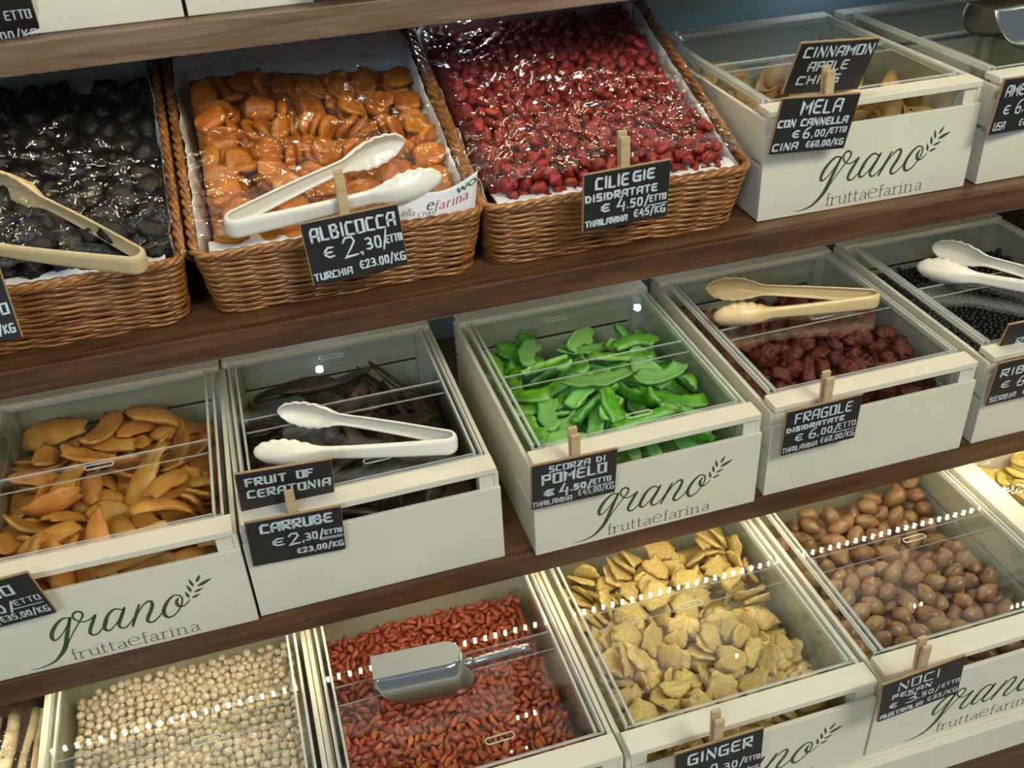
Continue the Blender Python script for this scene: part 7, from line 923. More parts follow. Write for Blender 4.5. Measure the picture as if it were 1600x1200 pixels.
def slot_ring(mb, cx, cy, z, mi):
    pts = []; a, r = .0125, .0036
    for k in range(20):
        t = k/20*2*PI; pts.append((cx+(a if math.cos(t) > 0 else -a)+r*math.cos(t), cy+r*math.sin(t), z))
    n = 20; vs = []; fs = []
    for p in pts+[]:
        dx = p[0]-cx-(a if p[0] > cx else -a); dy = p[1]-cy
        for f_, dz in ((1, 0), (1.35, 0), (1.35, .0009), (1, .0009)): vs.append((p[0]+dx*(f_-1), p[1]+dy*(f_-1), z+dz))
    for i in range(n):
        for j in range(4): a_ = i*4+j; b_ = i*4+(j+1) % 4; c_ = ((i+1) % n)*4; fs.append((a_, b_, c_+(j+1) % 4, c_+j))
    mb.add(vs, fs, mi)
def acrylic_bin(x, y, z, rz, s, label, seam=.188, slots=((.5, .165),), gap=.0):
    """clear open tray with two lid panels; local y as in the crate"""
    k = s; b = empty('acrylic_bin', (x, y, z+.0012), rz, label, 'bin'); E_ = [M['clear'], M['clear_edge']]
    X0, X1, Y0, Y1, H = .0115*k, .2885*k, .0345*k, .3400*k, .1365*k; t = .003
    g = MB().box(X0, X1, Y0, Y0+t, t, H, 0, 1).box(X0, X1, Y1-t, Y1, t, H, 0, 1).box(X0, X0+t, Y0+t, Y1-t, t, H, 0, 1).box(X1-t, X1, Y0+t, Y1-t, t, H, 0, 1).box(X0, X1, Y0, Y1, 0, t, 0, 1)
    g.build('tray', E_, b)
    for a0, a1 in ((X0-.001, X0+.0105*k), (X1-.0105*k, X1+.001)):
        r = MB().box(a0, a0+.0028, Y0, Y1, H+.0003, H+.0075, 1).box(a1-.0028, a1, Y0, Y1, H+.0003, H+.0045, 1).box(a0+.0028, a1-.0028, Y0, Y1, H+.0003, H+.0025, 0)
        r.build('slide_rail', E_, b)
    lx0, lx1 = X0+.011*k, X1-.011*k
    yb0 = seam*k-.024*k
    g = MB().box(lx0, lx1, yb0, Y1, H+.0003, H+.0028, 0, 1)
    for u, v in slots[1:]: slot_ring(g, lx0+(lx1-lx0)*u, v*k, H+.0029, 1)
    g.build('rear_lid_panel', E_, b)
    g = MB().box(lx0, lx1, Y0, seam*k, H+.0034, H+.0060, 0, 1)
    for u, v in slots[:1]: slot_ring(g, lx0+(lx1-lx0)*u, v*k, H+.0061, 1)
    g.build('front_lid_panel', E_, b); return b
S2 = 1.06
CR = [  # x, y, z, yaw, scale, crate label, logo, bin label, seam, slots
 (-.4748, -.0032, SH1, -.010, 1, 'white crate of orange mango slices with green logo, left end of middle shelf', True, 'clear lidded bin filled with orange mango slices', .180, ((.50, .168),)),
 (-.1718, -.0018, SH1, .0024, 1, 'plain white crate of dark carob pods, two price signs on its front', False, 'clear lidded bin of dark carob pods under white tongs', .200, ((.57, .062), (.5, .315))),
 (.1645, -.0131, SH1, .0036, 1, 'white crate of bright green pomelo peel with green logo on the front', True, 'clear lidded bin of bright green pomelo peel', .190, ((.52, .050), (.45, .312))),
 (.4804, -.0064, SH1, .0015, 1, 'plain white crate of dark red dried strawberries, middle shelf', False, 'clear lidded bin of dark red strawberries under beige tongs', .190, ((.58, .172),)),
 (.8000, -.0040, SH1, 0, 1, 'white crate of black currants at the right edge of the middle shelf', False, 'clear lidded bin of black currants at the right edge', .190, ((.5, .165),)),
 (.5182, .1416, SH0, -.0125, 1, 'white crate of cinnamon apple chips with green logo, right of the red cherry basket', True, 'clear lidded bin of pale apple chips', .190, ((.5, .165),)),
 (.8360, .1370, SH0, 0, 1, 'white crate at the right end of the top row under the large steel scoop', False, 'clear lidded bin under the large steel scoop', .190, ((.5, .165),)),
 (-.4480, -.2530, SH2, 0, S2, 'white crate of pale round chickpeas, bottom shelf', False, 'clear lidded bin of pale round chickpeas', .185, ((.62, .16),)),
 (-.1295, -.2525, SH2, .0003, S2, 'white crate of orange-red goji berries, bottom shelf', False, 'clear lidded bin of orange-red goji berries under the steel scoop', .185, ((.62, .060), (.5, .31))),
 (.1904, -.2549, SH2, .0003, S2, 'white crate of yellow sugared ginger with a ginger price sign', True, 'clear lidded bin of yellow sugared ginger slices', .195, ((.5, .17),)),
 (.5147, -.2520, SH2, 0, S2, 'white crate of brown pecans in the shell with green logo', True, 'clear lidded bin of brown pecans in the shell', .190, ((.55, .178),)),
]
for x, y, z, rz, s, lab, lg, bl, seam, sl in CR: crate(x, y, z, rz, s, lab, lg); acrylic_bin(x, y, z, rz, s, bl, seam, sl)
# crates on the topmost shelf: only their lowest edge shows
for x, lab in ((-.350, 'white crate on the topmost shelf behind the cropped price sign at the top left'), (-.112, 'white crate on the topmost shelf, above the apricot basket'), (.275, 'white crate on the topmost shelf, above the cherry basket')):
    crate(x, .272, .6155, 0, .78, lab)
# the banana chips: open white box, a cellophane over it
bb = empty('wooden_crate', (.835, -.235, SH2), 0, 'thick-sided white box of yellow banana chips at the right edge of the bottom shelf', 'crate')
MB().box(0, .036, 0, .33, .0005, .148, bev=.001).build('side_board', M['white'], bb); MB().box(.33, .366, 0, .33, .0005, .148, bev=.001).build('side_board', M['white'], bb)
MB().box(.0363, .3297, 0, .012, .0005, .140, bev=.001).build('front_board', M['white'], bb); MB().box(.0363, .3297, .318, .33, .0005, .14, bev=.001).build('back_board', M['white'], bb); MB().box(.0363, .3297, .0123, .3177, .0005, .004).build('bottom', M['white'], bb)
# reversed boards: green mark on the left side of the currant crate
lv = MB()
for (a, b, c_, d, w) in ((.020, .098, .018, .112, .006), (.012, .086, .026, .094, .006), (.034, .086, .032, .102, .006), (.012, .018, .020, .034, .005)):
    L_ = math.hypot(c_-a, d-b); ring = []
    for k in range(14): t = k/14*2*PI; u = .5-.5*math.cos(t); v = math.sin(t)*w/2; ring.append((-.0033, .006+a+(c_-a)*u-(d-b)/L_*v, b+(d-b)*u+(c_-a)/L_*v))
    lv.add(ring, [tuple(range(13, -1, -1))])
cc = [o for o in bpy.data.objects if o.get('label', '').startswith('white crate of black currants')][0]
tag(lv.build('leaf_print', M['green_ink'], cc), 'green leaf print on the side board')
# ---------------------------------------------------------------- heaps of dried fruit
def hn_basket(o): return o[2] > .32 and o[1] < .141
def heap_core(name, o, w, d, H, layer, fm):
    n = 26; vs, fs = [], []
    for i in range(n+1):
        for j in range(n+1):
            u, v = i/n, j/n; z = max(.0015, H(u, v)-layer*.80)+.0025*mnoise.noise(Vector((u*14, v*14, o[0]*9)))
            vs.append((o[0]+u*w, o[1]+v*d, o[2]+z))
    for i in range(n):
        for j in range(n): a = i*(n+1)+j; fs.append((a, a+n+1, a+n+2, a+1))
    edge = [i*(n+1) for i in range(n+1)]+[n*(n+1)+j for j in range(1, n+1)]+[i*(n+1)+n for i in range(n-1, -1, -1)]+[j for j in range(n-1, 0, -1)]
    b = len(vs); ins = .0 if layer <= 0 or hn_basket(o) is False else .85
    vs += [((vs[i][0]-o[0]-w/2)*(ins or 1)+o[0]+w/2, (vs[i][1]-o[1]-d/2)*(ins or 1)+o[1]+d/2, o[2]+(.012 if ins else .0005)) for i in edge]
    for k in range(len(edge)): k2 = (k+1) % len(edge); fs.append((edge[k], b+k, b+k2, edge[k2]))
    fs.append(tuple(range(b, b+len(edge))))
    mb = MB().add(vs, fs, 0, True); return mb.build(name, fm)
WORDS = {'prunes': ('black prune', 'in the left wicker basket', 'prune', 'prunes in the left basket'), 'apricots': ('orange dried apricot', 'in the middle wicker basket', 'apricot', 'apricots in the middle basket'),
 'cherries': ('red dried cherry', 'in the right wicker basket', 'cherry', 'cherries in the right basket'), 'apples': ('pale brown dried apple chip', 'in the crate with the cinnamon apple signs', 'apple chip', 'apple chips in the top row crate'),
 'mango': ('orange dried mango slice', 'in the leftmost crate of the middle shelf', 'mango slice', 'mango slices in their bin'), 'carob': ('dark brown carob pod', 'in the bin under the white tongs', 'carob pod', 'carob pods in their bin'),
 'pomelo': ('bright green candied pomelo peel', 'in the middle crate', 'pomelo peel', 'pomelo peels in their bin'), 'strawberries': ('dark red dried strawberry', 'in the bin under the beige tongs', 'strawberry', 'strawberries in their bin'),
 'currants': ('tiny black currant', 'in the bin at the right of the middle shelf', 'currant', 'black currants in their bin'), 'chickpeas': ('pale round chickpea', 'in the bottom row bin', 'chickpea', 'chickpeas in their bin'),
 'goji': ('orange-red goji berry', 'in the bin under the steel scoop', 'goji berry', 'goji berries in their bin'), 'ginger': ('yellow sugared ginger slice', 'in the bottom row bin', 'ginger slice', 'ginger slices in their bin'),
 'pecans': ('brown pecan in its shell', 'in the bottom row bin', 'pecan', 'pecans in their bin'), 'bananas': ('yellow dried banana chip', 'in the thick-sided white box', 'banana chip', 'banana chips in their box')}
SHIFT = {'mango': .010, 'carob': .010, 'pomelo': .010, 'strawberries': .010, 'currants': .010, 'apples': .010, 'chickpeas': .0106, 'goji': .0106, 'ginger': .0106, 'pecans': .0106}
for hn, (kind, o, w, d, H, layer, N_) in HEAPS.items():
    if hn not in HEAP_DATA: continue
    raw = HEAP_DATA[hn]; ms = piece_meshes(kind); fm = FR[kind]; adj, where, cat_, grp = WORDS[hn]; dx = -.0015 if hn == 'chickpeas' else .006 if hn == 'bananas' else 0.0
    for m_ in ms: m_.materials.append(fm)
    core = heap_core(kind+'_heap', (o[0]+dx, o[1]+SHIFT.get(hn, 0), o[2]), w, d, H, layer, fm)
    tag(core, 'closely packed %s filling below the top layer %s' % (grp.split(' in ')[0], where), cat_+' heap', kind='stuff')
    P_ = []; rq = random.Random(len(raw)); st_ = 3 if kind in ('chickpea', 'dried_currant') else 6 if kind in ('goji_berry', 'dried_cherry') else 7; qs = 9 if kind in ('goji_berry', 'dried_cherry') else 99
    for k in range(0, len(raw), st_):
        vi = None
        if st_ == 7: vi = raw[k]
        b_ = k+(st_ == 7)
        if st_ == 3: q = Quaternion([rq.gauss(0, 1) for _ in range(4)]).normalized()
        else: a_ = [t/qs for t in raw[b_+3:b_+6]]; q = Quaternion((math.sqrt(max(0, 1-sum(t*t for t in a_))), *a_)).normalized()
        jx, jy = (rq.uniform(-.0016, .0016), rq.uniform(-.0016, .0016)) if hn == 'chickpeas' else (0, 0)
        P_.append((rq.randrange(len(ms)) if vi is None else vi, Vector((o[0]+dx+jx+raw[b_]*.00035, o[1]+jy+SHIFT.get(hn, 0)+raw[b_+1]*.00035, o[2]+raw[b_+2]*.00035)), q))
    def key(p):
        c_ = Matrix(CAMROT) @ (p[1]-CAMLOC); u, v = c_.x/c_.z*1563+800, c_.y/c_.z*1563+600
        return c_.z+(0 if -10 < u < 1610 and -10 < v < 1210 else 100)
    P_.sort(key=key)
    for vi, loc, q in P_[:300]:
        ob = bpy.data.objects.new(kind, ms[vi]); COL.objects.link(ob); ob.location = loc; ob.rotation_mode = 'QUATERNION'; ob.rotation_quaternion = q
        if st_ == 3: ob.scale = [rq.uniform(.84, 1.12)]*3
        tag(ob, adj+' '+where, cat_, grp)
    rest = P_[300:]
    if rest:
        T_ = [(np.array([v.co[:] for v in m_.vertices]), np.array([tuple(p.vertices) for p in m_.polygons]), np.array([a.value for a in m_.attributes['side'].data])) for m_ in ms]
        V, F, S_, b = [], [], [], 0
        for vi, loc, q in rest:
            v, f, sd = T_[vi]; V.append((v*(rq.uniform(.84, 1.12) if st_ == 3 else 1)) @ np.array(q.to_matrix()).T+np.array(loc)); F.append(f+b); S_.append(sd); b += len(v)
        me = bpy.data.meshes.new(kind+'_layer'); me.from_pydata(np.concatenate(V).tolist(), [], np.concatenate(F).tolist()); me.polygons.foreach_set('use_smooth', [True]*len(me.polygons))
        at = me.attributes.new('side', 'FLOAT', 'POINT'); at.data.foreach_set('value', np.concatenate(S_)); me.materials.append(fm)
        ob = bpy.data.objects.new(kind+'_layer', me); COL.objects.link(ob)
        tag(ob, 'farther %s, too many to count, %s' % (grp.split(' in ')[0], where), cat_+' heap', kind='stuff')
# ---------------------------------------------------------------- wicker baskets
BD = .357
def rimz(y): return .080+.125*max(0, min(1, y/BD))
def outline(n, W, t, inset=0.0, r=.022):
    """closed rounded rectangle, n points, flaring with t; returns (x, y, arc length)"""
    x0, x1, y0, y1 = -.010*t+inset, W+.010*t-inset, -.022*t+inset, BD+.004*t-inset; out = []
    segs = [('l', (x0+r, y0), (x1-r, y0)), ('a', (x1-r, y0+r), -PI/2), ('l', (x1, y0+r), (x1, y1-r)), ('a', (x1-r, y1-r), 0), ('l', (x1-r, y1), (x0+r, y1)), ('a', (x0+r, y1-r), PI/2), ('l', (x0, y1-r), (x0, y0+r)), ('a', (x0+r, y0+r), PI)]
    Ls = [math.dist(s_[1], s_[2]) if s_[0] == 'l' else r*PI/2 for s_ in segs]; tot = sum(Ls)
    for i in range(n):
        a = i/n*tot; k = 0
        while a > Ls[k]: a -= Ls[k]; k += 1
        s_ = segs[k]; f = a/Ls[k]
        if s_[0] == 'l': p = (s_[1][0]+(s_[2][0]-s_[1][0])*f, s_[1][1]+(s_[2][1]-s_[1][1])*f); dxy = (s_[2][0]-s_[1][0], s_[2][1]-s_[1][1]); l = math.hypot(*dxy); nn = (dxy[1]/l, -dxy[0]/l)
        else: th = s_[2]+f*PI/2; p = (s_[1][0]+r*math.cos(th), s_[1][1]+r*math.sin(th)); nn = (math.cos(th), math.sin(th))
        out.append((p, nn, i/n))
    return out
def basket(x, W, label, seed):
    b = empty('wicker_basket', (x, .148, SH0+.0002), 0, label, 'basket'); rnd = random.Random(seed)
    wv = MB(); rows, n, st = 21, 176, 44
    for k in range(rows):
        t = (k+.5)/rows; ol = outline(n, W, t); ph = PI*(k % 2)+rnd.uniform(-.3, .3); vs, fs = [], []; m_ = 6; wob = rnd.uniform(0, 9)
        for i, ((px, py), nn, f) in enumerate(ol):
            hgt = rimz(py)/rows; off = .0021*math.sin(f*st*2*PI/2+ph); zz = t*rimz(py)+.0008*math.sin(f*47+wob)+.0006*math.sin(f*st*PI+ph+1); rr = .0018*(1+.2*math.sin(f*31+wob))
            for j in range(m_):
                th = j/m_*2*PI; d = off+rr*math.cos(th); vs.append((px+nn[0]*d, py+nn[1]*d, zz+hgt*.60*math.sin(th)))
        for i in range(n):
            for j in range(m_): a = i*m_+j; a2 = i*m_+(j+1) % m_; c_ = ((i+1) % n)*m_; fs.append((a, c_+j, c_+(j+1) % m_, a2))
        wv.add(vs, fs, 0, True)
    tag(wv.build('woven_wall', M['wicker'], b))
    ol = outline(60, W, .02)
    stk = MB()
    for i in range(44):
        o0 = outline(44, W, .02)[i]; o1 = outline(44, W, 1.0)[i]; z1 = rimz(o1[0][1])
        stk.tube([(o0[0][0]-o0[1][0]*.0015, o0[0][1]-o0[1][1]*.0015, .002), (o1[0][0]-o1[1][0]*.0015, o1[0][1]-o1[1][1]*.0015, z1+.003)], .0019, 6)
    stk.build('stakes', M['wicker'], b)
    rm = MB(); N2 = 240
    for s_ in range(3):
        pts = []
        for (px, py), nn, f in outline(N2, W, 1.0): a = f*58*2*PI/2+s_*2*PI/3; pts.append((px+nn[0]*.0030*math.cos(a), py+nn[1]*.0030*math.cos(a), rimz(py)+.0025+.0030*math.sin(a)))
        pts.append(pts[0]); rm.tube(pts, .0029, 7, cap=False)
    rm.build('rim', M['wicker'], b)
    MB().add([(p[0][0], p[0][1], .002) for p in ol]+[(p[0][0], p[0][1], .005) for p in ol], [tuple(range(59, -1, -1)), tuple(range(60, 120))]+[(i, (i+1) % 60, 60+(i+1) % 60, 60+i) for i in range(60)]).build('base', M['wicker'], b)
    return b
BK = [(-.477, .297, 'wicker basket of black prunes at the left end of the top row', 3), (-.1465, .297, 'wicker basket of orange dried apricots with the apricot price sign', 5), (.1750, .311, 'wicker basket of red dried cherries, widest and rightmost of the baskets', 8)]
for a in BK: basket(*a)
def liner(x, W, seed, label, lift, fold, flap):
    """paper sheet tucked inside the basket rim"""
    n, m_ = 260, 9; vs, fs = [], []; off = Vector((seed*3.3, seed*1.7, 0))
    for i in range(n):
        for j in range(m_):
            t = j/(m_-1); tt = .45+.60*t; (px, py), nn, f = outline(n, W, min(tt, 1.0), .0065)[i] if False else OL[W][j][i]
            th = f*2*PI; nz = mnoise.noise(Vector((math.cos(th)*5, math.sin(th)*5, seed))+off); n2 = mnoise.noise(Vector((math.cos(th)*22, math.sin(th)*22, t*1.5+seed)))
            front = max(0, 1-py/.03)
            top = rimz(py)*(.50+.50*t)+(lift*t+(.009*nz+.0025*n2)*t)+fold*front*t
            inn = -.0035*n2-.004*nz*t+.004*t*t
            vs.append((px+nn[0]*inn, py+nn[1]*inn, top))
    for i in range(n):
        for j in range(m_-1): a = i*m_+j; b = ((i+1) % n)*m_+j; fs.append((a, b, b+1, a+1))
    b0 = len(vs); nu, nv = 70, 8      # the folded front edge of the sheet, lying inwards over the filling
    for i in range(nu+1):
        for j in range(nv+1):
            u, v = i/nu, j/nv; e = .006+flap*(.75+.5*mnoise.noise(Vector((u*5, seed*3, 0)))+.25*mnoise.noise(Vector((u*17, seed, 1))))
            vs.append((.006+(W-.012)*u, -.012+e*v+.012*v, .0815+.006*math.sin(v*PI*.8)-.004*v+.0015*mnoise.noise(Vector((u*16, v*3, seed)))))
    for i in range(nu):
        for j in range(nv): a = b0+i*(nv+1)+j; fs.append((a, a+nv+1, a+nv+2, a+1))
    o = MB().add(vs, fs, 0, True).build('paper_liner', M['paper']); o.location = (x, .148, SH0); tag(o, label, 'paper', 'paper liners in the baskets')
    sm = o.modifiers.new('thick', 'SOLIDIFY'); sm.thickness = .0004; return o
OL = {W: [outline(260, W, .45+.55*j/8, .0100) for j in range(9)] for W in (.297, .311)}
liner(-.477, .297, 1, 'white paper lining the prune basket', -.004, -.004, .006)
liner(-.1465, .297, 2, 'white paper lining the apricot basket', -.004, .002, .022)
liner(.175, .311, 4, 'white paper lining the cherry basket', -.003, .002, .026)
# printed sheet at the right front of the apricot basket
def printed_sheet():
    A, B, C_, D = Vector((.046, .1325, .394)), Vector((.152, .133, .398)), Vector((.158, .130, .452)), Vector((.070, .146, .441)); n = 12
    P = lambda u, v: (A*(1-u)+B*u)*(1-v)+(D*(1-u)+C_*u)*v+Vector((0, -.006*math.sin(u*PI)-.0*v, -.012*math.sin(u*PI)*v))
    vs = [P(i/n, j/n) for i in range(n+1) for j in range(n+1)]; fs = [(i*(n+1)+j, (i+1)*(n+1)+j, (i+1)*(n+1)+j+1, i*(n+1)+j+1) for i in range(n) for j in range(n)]
    o = MB().add(vs, fs, 0, True).build('printed_paper', M['paper']); o.modifiers.new('thick', 'SOLIDIFY').thickness = .0003
    tag(o, 'white printed paper corner with red and green words beside the tongs in the apricot basket', 'paper')
    pl = lambda u, v: P(u, v)+Vector((0, -.0006, .0002))
    g, r_, k = MB(), MB(), MB()
    def line(mb, text, u0, u1, v, h, w, rise=0):
        tot = sum(G[c_][0] for c_ in text)+.14*(len(text)-1); kk = (u1-u0)/tot; u = 0
        for c_ in text:
            for s_ in G[c_][1]: pts = smooth_path([(u0+(u+a)*kk, v+b*h+rise*(u+a)*kk) for a, b in s_], 3); ribbon(mb, pts, [w]*len(pts), pl, 0, False)
            u += G[c_][0]+.14
    line(g, 'e', .40, .47, .52, .20, .020); line(r_, 'farina', .49, .90, .48, .16, .014); line(k, 'ella', .14, .28, .40, .10, .008); line(k, 'Croce', .32, .52, .37, .10, .008); line(k, 'ROMA', .10, .36, .16, .13, .009)
    line(g, 'wo', .74, .98, .76, .13, .022)
    g.build('green_print', M['green_ink'], o); r_.build('red_print', M['red_ink'], o); k.build('address_print', M['grey_ink'], o)
printed_sheet()
# ---------------------------------------------------------------- tongs
def tongs(hinge, ang, half, slope, mtl, label, L=.222, wid=1.0, xroll=0.0):
    """one moulded U: two grooved arms ending in scalloped shells; lies on its side on a plane that rises by slope along +y"""
    path = []; r0 = .0085; N1 = 64; prof = []
    def arm(s): return r0+math.tan(half)*s-.0+.004*math.sin(PI*min(1, s/L))
    for i in range(N1, -1, -1): s = L*i/N1; path.append((s, arm(s), s/L))
    for i in range(1, 9): th = i/9*PI; path.append((-r0*1.2*math.sin(th), r0*math.cos(th), 0))
    for i in range(N1+1): s = L*i/N1; path.append((s, -arm(s), s/L))
    m_ = 14; vs, fs = [], []
    for i, (x, y, f) in enumerate(path):
        a = path[max(i-1, 0)]; b = path[min(i+1, len(path)-1)]; tx, ty = b[0]-a[0], b[1]-a[1]; l = math.hypot(tx, ty) or 1; nx, ny = ty/l, -tx/l
        if nx*(-1 if f == 0 and x < 0 else 0)+ny*(1 if y > 0 else -1) < 0: nx, ny = -nx, -ny
        sp = max(0, (f-.62)/.38)
        if sp <= 0: h = .0112-.0028*min(1, f/.55); bu = .0035; pw = 6
        else:
            e = math.sqrt(max(0, 1-((sp-.52)/.48)**2)) if sp > .52 else math.sin(PI/2*min(1, sp/.52))**1.1
            base = .0084*(1-min(1, sp/.5)) if sp < .5 else 0; h = max(.0006, base+(.0185-base)*e*(1 if sp > .5 else 1)); h = max(h, .0084 if sp < .2 else .0006)
            bu = .0035*(1-sp)+.0125*e; pw = 6-4*min(1, sp*2.2)
        for j in range(m_+1):
            t = j/m_*2-1; sc_ = 1
            if sp > .12 and abs(t) > .8: sc_ = .93+.17*abs(math.sin(sp*PI*6.5))*(1-max(0, sp-.85)*4)
            o_ = bu*(1-abs(t)**pw); vs.append((x+nx*o_, y+ny*o_, h*t*sc_*wid))
    for i in range(len(path)-1):
        for j in range(m_): a = i*(m_+1)+j; fs.append((a, a+1, a+m_+2, a+m_+1))
    ob = MB().add(vs, fs, 0, True).build('serving_tongs', mtl); so = ob.modifiers.new('thick', 'SOLIDIFY'); so.thickness = .0024; so.offset = 0
    d = Vector((math.cos(ang), math.sin(ang), slope*math.sin(ang))).normalized(); n_ = Vector((0, -slope, 1)).normalized(); e_ = n_.cross(d)
    if xroll: n_ = (n_+e_*xroll).normalized(); e_ = n_.cross(d)
    mw = Matrix.Identity(4)
    for i in range(3): mw[i][0], mw[i][1], mw[i][2], mw[i][3] = d[i], e_[i], n_[i], hinge[i]
    ob.matrix_world = mw; tag(ob, label, 'tongs'); return ob
R_ = math.radians
tongs((.076, .045, .1590), R_(154.5), R_(8.2), 0, M['tongs_white'], 'white plastic tongs lying on the carob bin lid')
tongs((.720, .162, .1590), R_(161), R_(8.0), 0, M['tongs_beige'], 'beige plastic tongs lying on the strawberry bin lid')
tongs((1.003, .066, .1600), R_(127), R_(7.0), 0, M['tongs_white'], 'white plastic tongs on the black currant bin lid, cropped by the right edge')
tongs((-.213, .100, .428), R_(143.5), R_(11), .27, M['tongs_beige'], 'beige plastic tongs on the cellophane over the prunes')
tongs((-.104, .120, .440), R_(16.6), R_(8.2), .24, M['tongs_white'], 'white plastic tongs resting on the cellophane over the apricots')
# ---------------------------------------------------------------- steel scoops
def scoop(loc, rz, k, label, roll=0.0):
    t = empty('steel_scoop', loc, rz, label, 'scoop'); t.rotation_euler = (roll, 0, rz)
    top, bot = [], []; n = 40; hw, hb, L_, H_ = .0175, .0275, .104, .045
    for i in range(n+1):
        u = i/n
        if u < .36: f = u/.36; top.append((f*(L_-hw), -hw, H_)); bot.append((.002+f*(L_-.012), -hb, 0))
        elif u > .64: f = (1-u)/.36; top.append((f*(L_-hw), hw, H_)); bot.append((.002+f*(L_-.012), hb, 0))
        else: th = (u-.36)/.28*PI-PI/2; top.append((L_-hw+hw*math.cos(th)*1.0, hw*math.sin(th), H_)); bot.append((L_-.010+hb*math.cos(th)*.95, hb*math.sin(th), 0))
    m_ = 8; vs = []
    for i in range(n+1):
        x_ = bot[i][0]; cut = H_*.93*math.exp(-max(0, x_)/.016)      # the cut away mouth
        for j in range(m_+1):
            f = j/m_; z = H_+(cut-H_)*f; g = (H_-z)/H_
            p = Vector(top[i])*(1-g)+Vector(bot[i])*g; bulge = .0035*math.sin(g*PI); s_ = -1 if top[i][1] < 0 else 1
            vs.append((p.x*k, (p.y+s_*bulge*min(1, abs(p.y)/.01))*k, z*k))
    fs = [(i*(m_+1)+j, (i+1)*(m_+1)+j, (i+1)*(m_+1)+j+1, i*(m_+1)+j+1) for i in range(n) for j in range(m_)]
    b = MB().add(vs, fs, 0, True)
    b.add([(p[0]*k, p[1]*k, p[2]*k) for p in top], [tuple(range(n, -1, -1))]); o = b.build('scoop_bowl', M['metal'], t); o.modifiers.new('thick', 'SOLIDIFY').thickness = .0009
    h = MB(); pts = [((L_+.012+q)*k, 0, (.020+.006*math.sin(q*20))*k) for q in [i*.009 for i in range(9)]]; h.tube(pts, [.0045*k, .0050*k]+[.0055*k]*6+[.0050*k], 12); hh = h.build('handle', M['metal'], t)
    MB().tube([((L_+.006)*k, 0, .021*k), ((L_+.014)*k, 0, .021*k)], .0062*k, 12).build('collar', M['metal'], t)
    return t
scoop((-.0600, -.0815, -.0905+.0006), R_(-4), 1.0, 'small steel scoop lying upside down on the goji berry bin lid')
scoop((.862, .226, .4690), R_(8), 1.28, 'large steel scoop on the bin at the top right corner, cropped by the frame')
# ---------------------------------------------------------------- cellophane
def film(x0, x1, y0, y1, base, amp, seed, label, nx=170, ny=190, drape=None, shade=True):
    rnd = random.Random(seed); off = Vector((seed*11.3, 0, 0)); lines = [(rnd.uniform(0, PI), rnd.uniform(.2, .8), rnd.uniform(.2, .8), rnd.uniform(.3, 1)*amp) for _ in range(44)]
    vs, fs = [], []
    for i in range(nx+1):
        for j in range(ny+1):
            u, v = i/nx, j/ny; x, y = x0+(x1-x0)*u, y0+(y1-y0)*v
            z = base(x, y); q = Vector((x*9, y*9, seed))
            z += amp*.9*(1-abs(mnoise.noise(q+off))*2.4)+amp*.50*(1-abs(mnoise.noise(q*2.7+off))*2.5)+amp*.16*(1-abs(mnoise.noise(q*5.5+off))*2.5)+amp*.05*(1-abs(mnoise.noise(q*13+off))*2.5)
            for th, cu, cv, am in lines:
                dd = (u-cu)*math.cos(th)+(v-cv)*math.sin(th); al = (u-cu)*-math.sin(th)+(v-cv)*math.cos(th)
                if abs(al) < .3 and abs(dd) < .011: z += am*1.5*(1-abs(dd)/.011)*(1-abs(al)/.3)
            z += amp*.9*(1-abs(mnoise.noise(Vector((x*18+y*6, y*30-x*5, seed+3.3))))*3)**3
            ex = .006*mnoise.noise(Vector((u*4, v*4, seed+5)))*(1 if u in (0, 1) or v in (0, 1) else .3)
            vs.append((x+ex, y+ex, z))
    fs = [(i*(ny+1)+j, (i+1)*(ny+1)+j, (i+1)*(ny+1)+j+1, i*(ny+1)+j+1) for i in range(nx) for j in range(ny)]
    o = MB().add(vs, fs, 0, shade).build('cellophane_sheet', M['film']); return tag(o, label, 'cellophane')
def over(hn, lift, x0, x1, edge=.0):
    kind, o, w, d, H, layer, N_ = HEAPS[hn]
    def f(x, y):
        u, v = min(1, max(0, (x-o[0])/w)), min(1, max(0, (y-o[1])/d)); z = o[2]+H(u, v)+lift
        rz_ = SH0+rimz(y-.148)+.008
        for e in (x0, x1):      # rises to the rim at either side
            t = max(0, 1-abs(x-e)/.03); z = max(z, z*(1-t)+rz_*t) if (x0 <= x <= x1) else z
        if x > x1: z = rz_-(x-x1)*.8
        if x < x0: z = rz_-(x0-x)*.8
        return z
    return f
film(-.490, -.158, .128, .495, over('prunes', .020, -.480, -.177), .0045, 2, 'crinkled clear cellophane covering the prune basket')
film(-.150, .168, .135, .495, over('apricots', .021, -.150, .155), .0050, 5, 'crinkled clear cellophane covering the apricot basket')
film(.165, .545, .150, .498, over('cherries', .018, .170, .492), .0050, 9, 'crinkled clear cellophane covering the cherry basket, spilling over its right rim')
film(.866, 1.13, -.22, .06, lambda x, y: SH2+.133+.006*math.sin(x*40), .006, 12, 'crinkled clear cellophane over the banana chips', 60, 60)
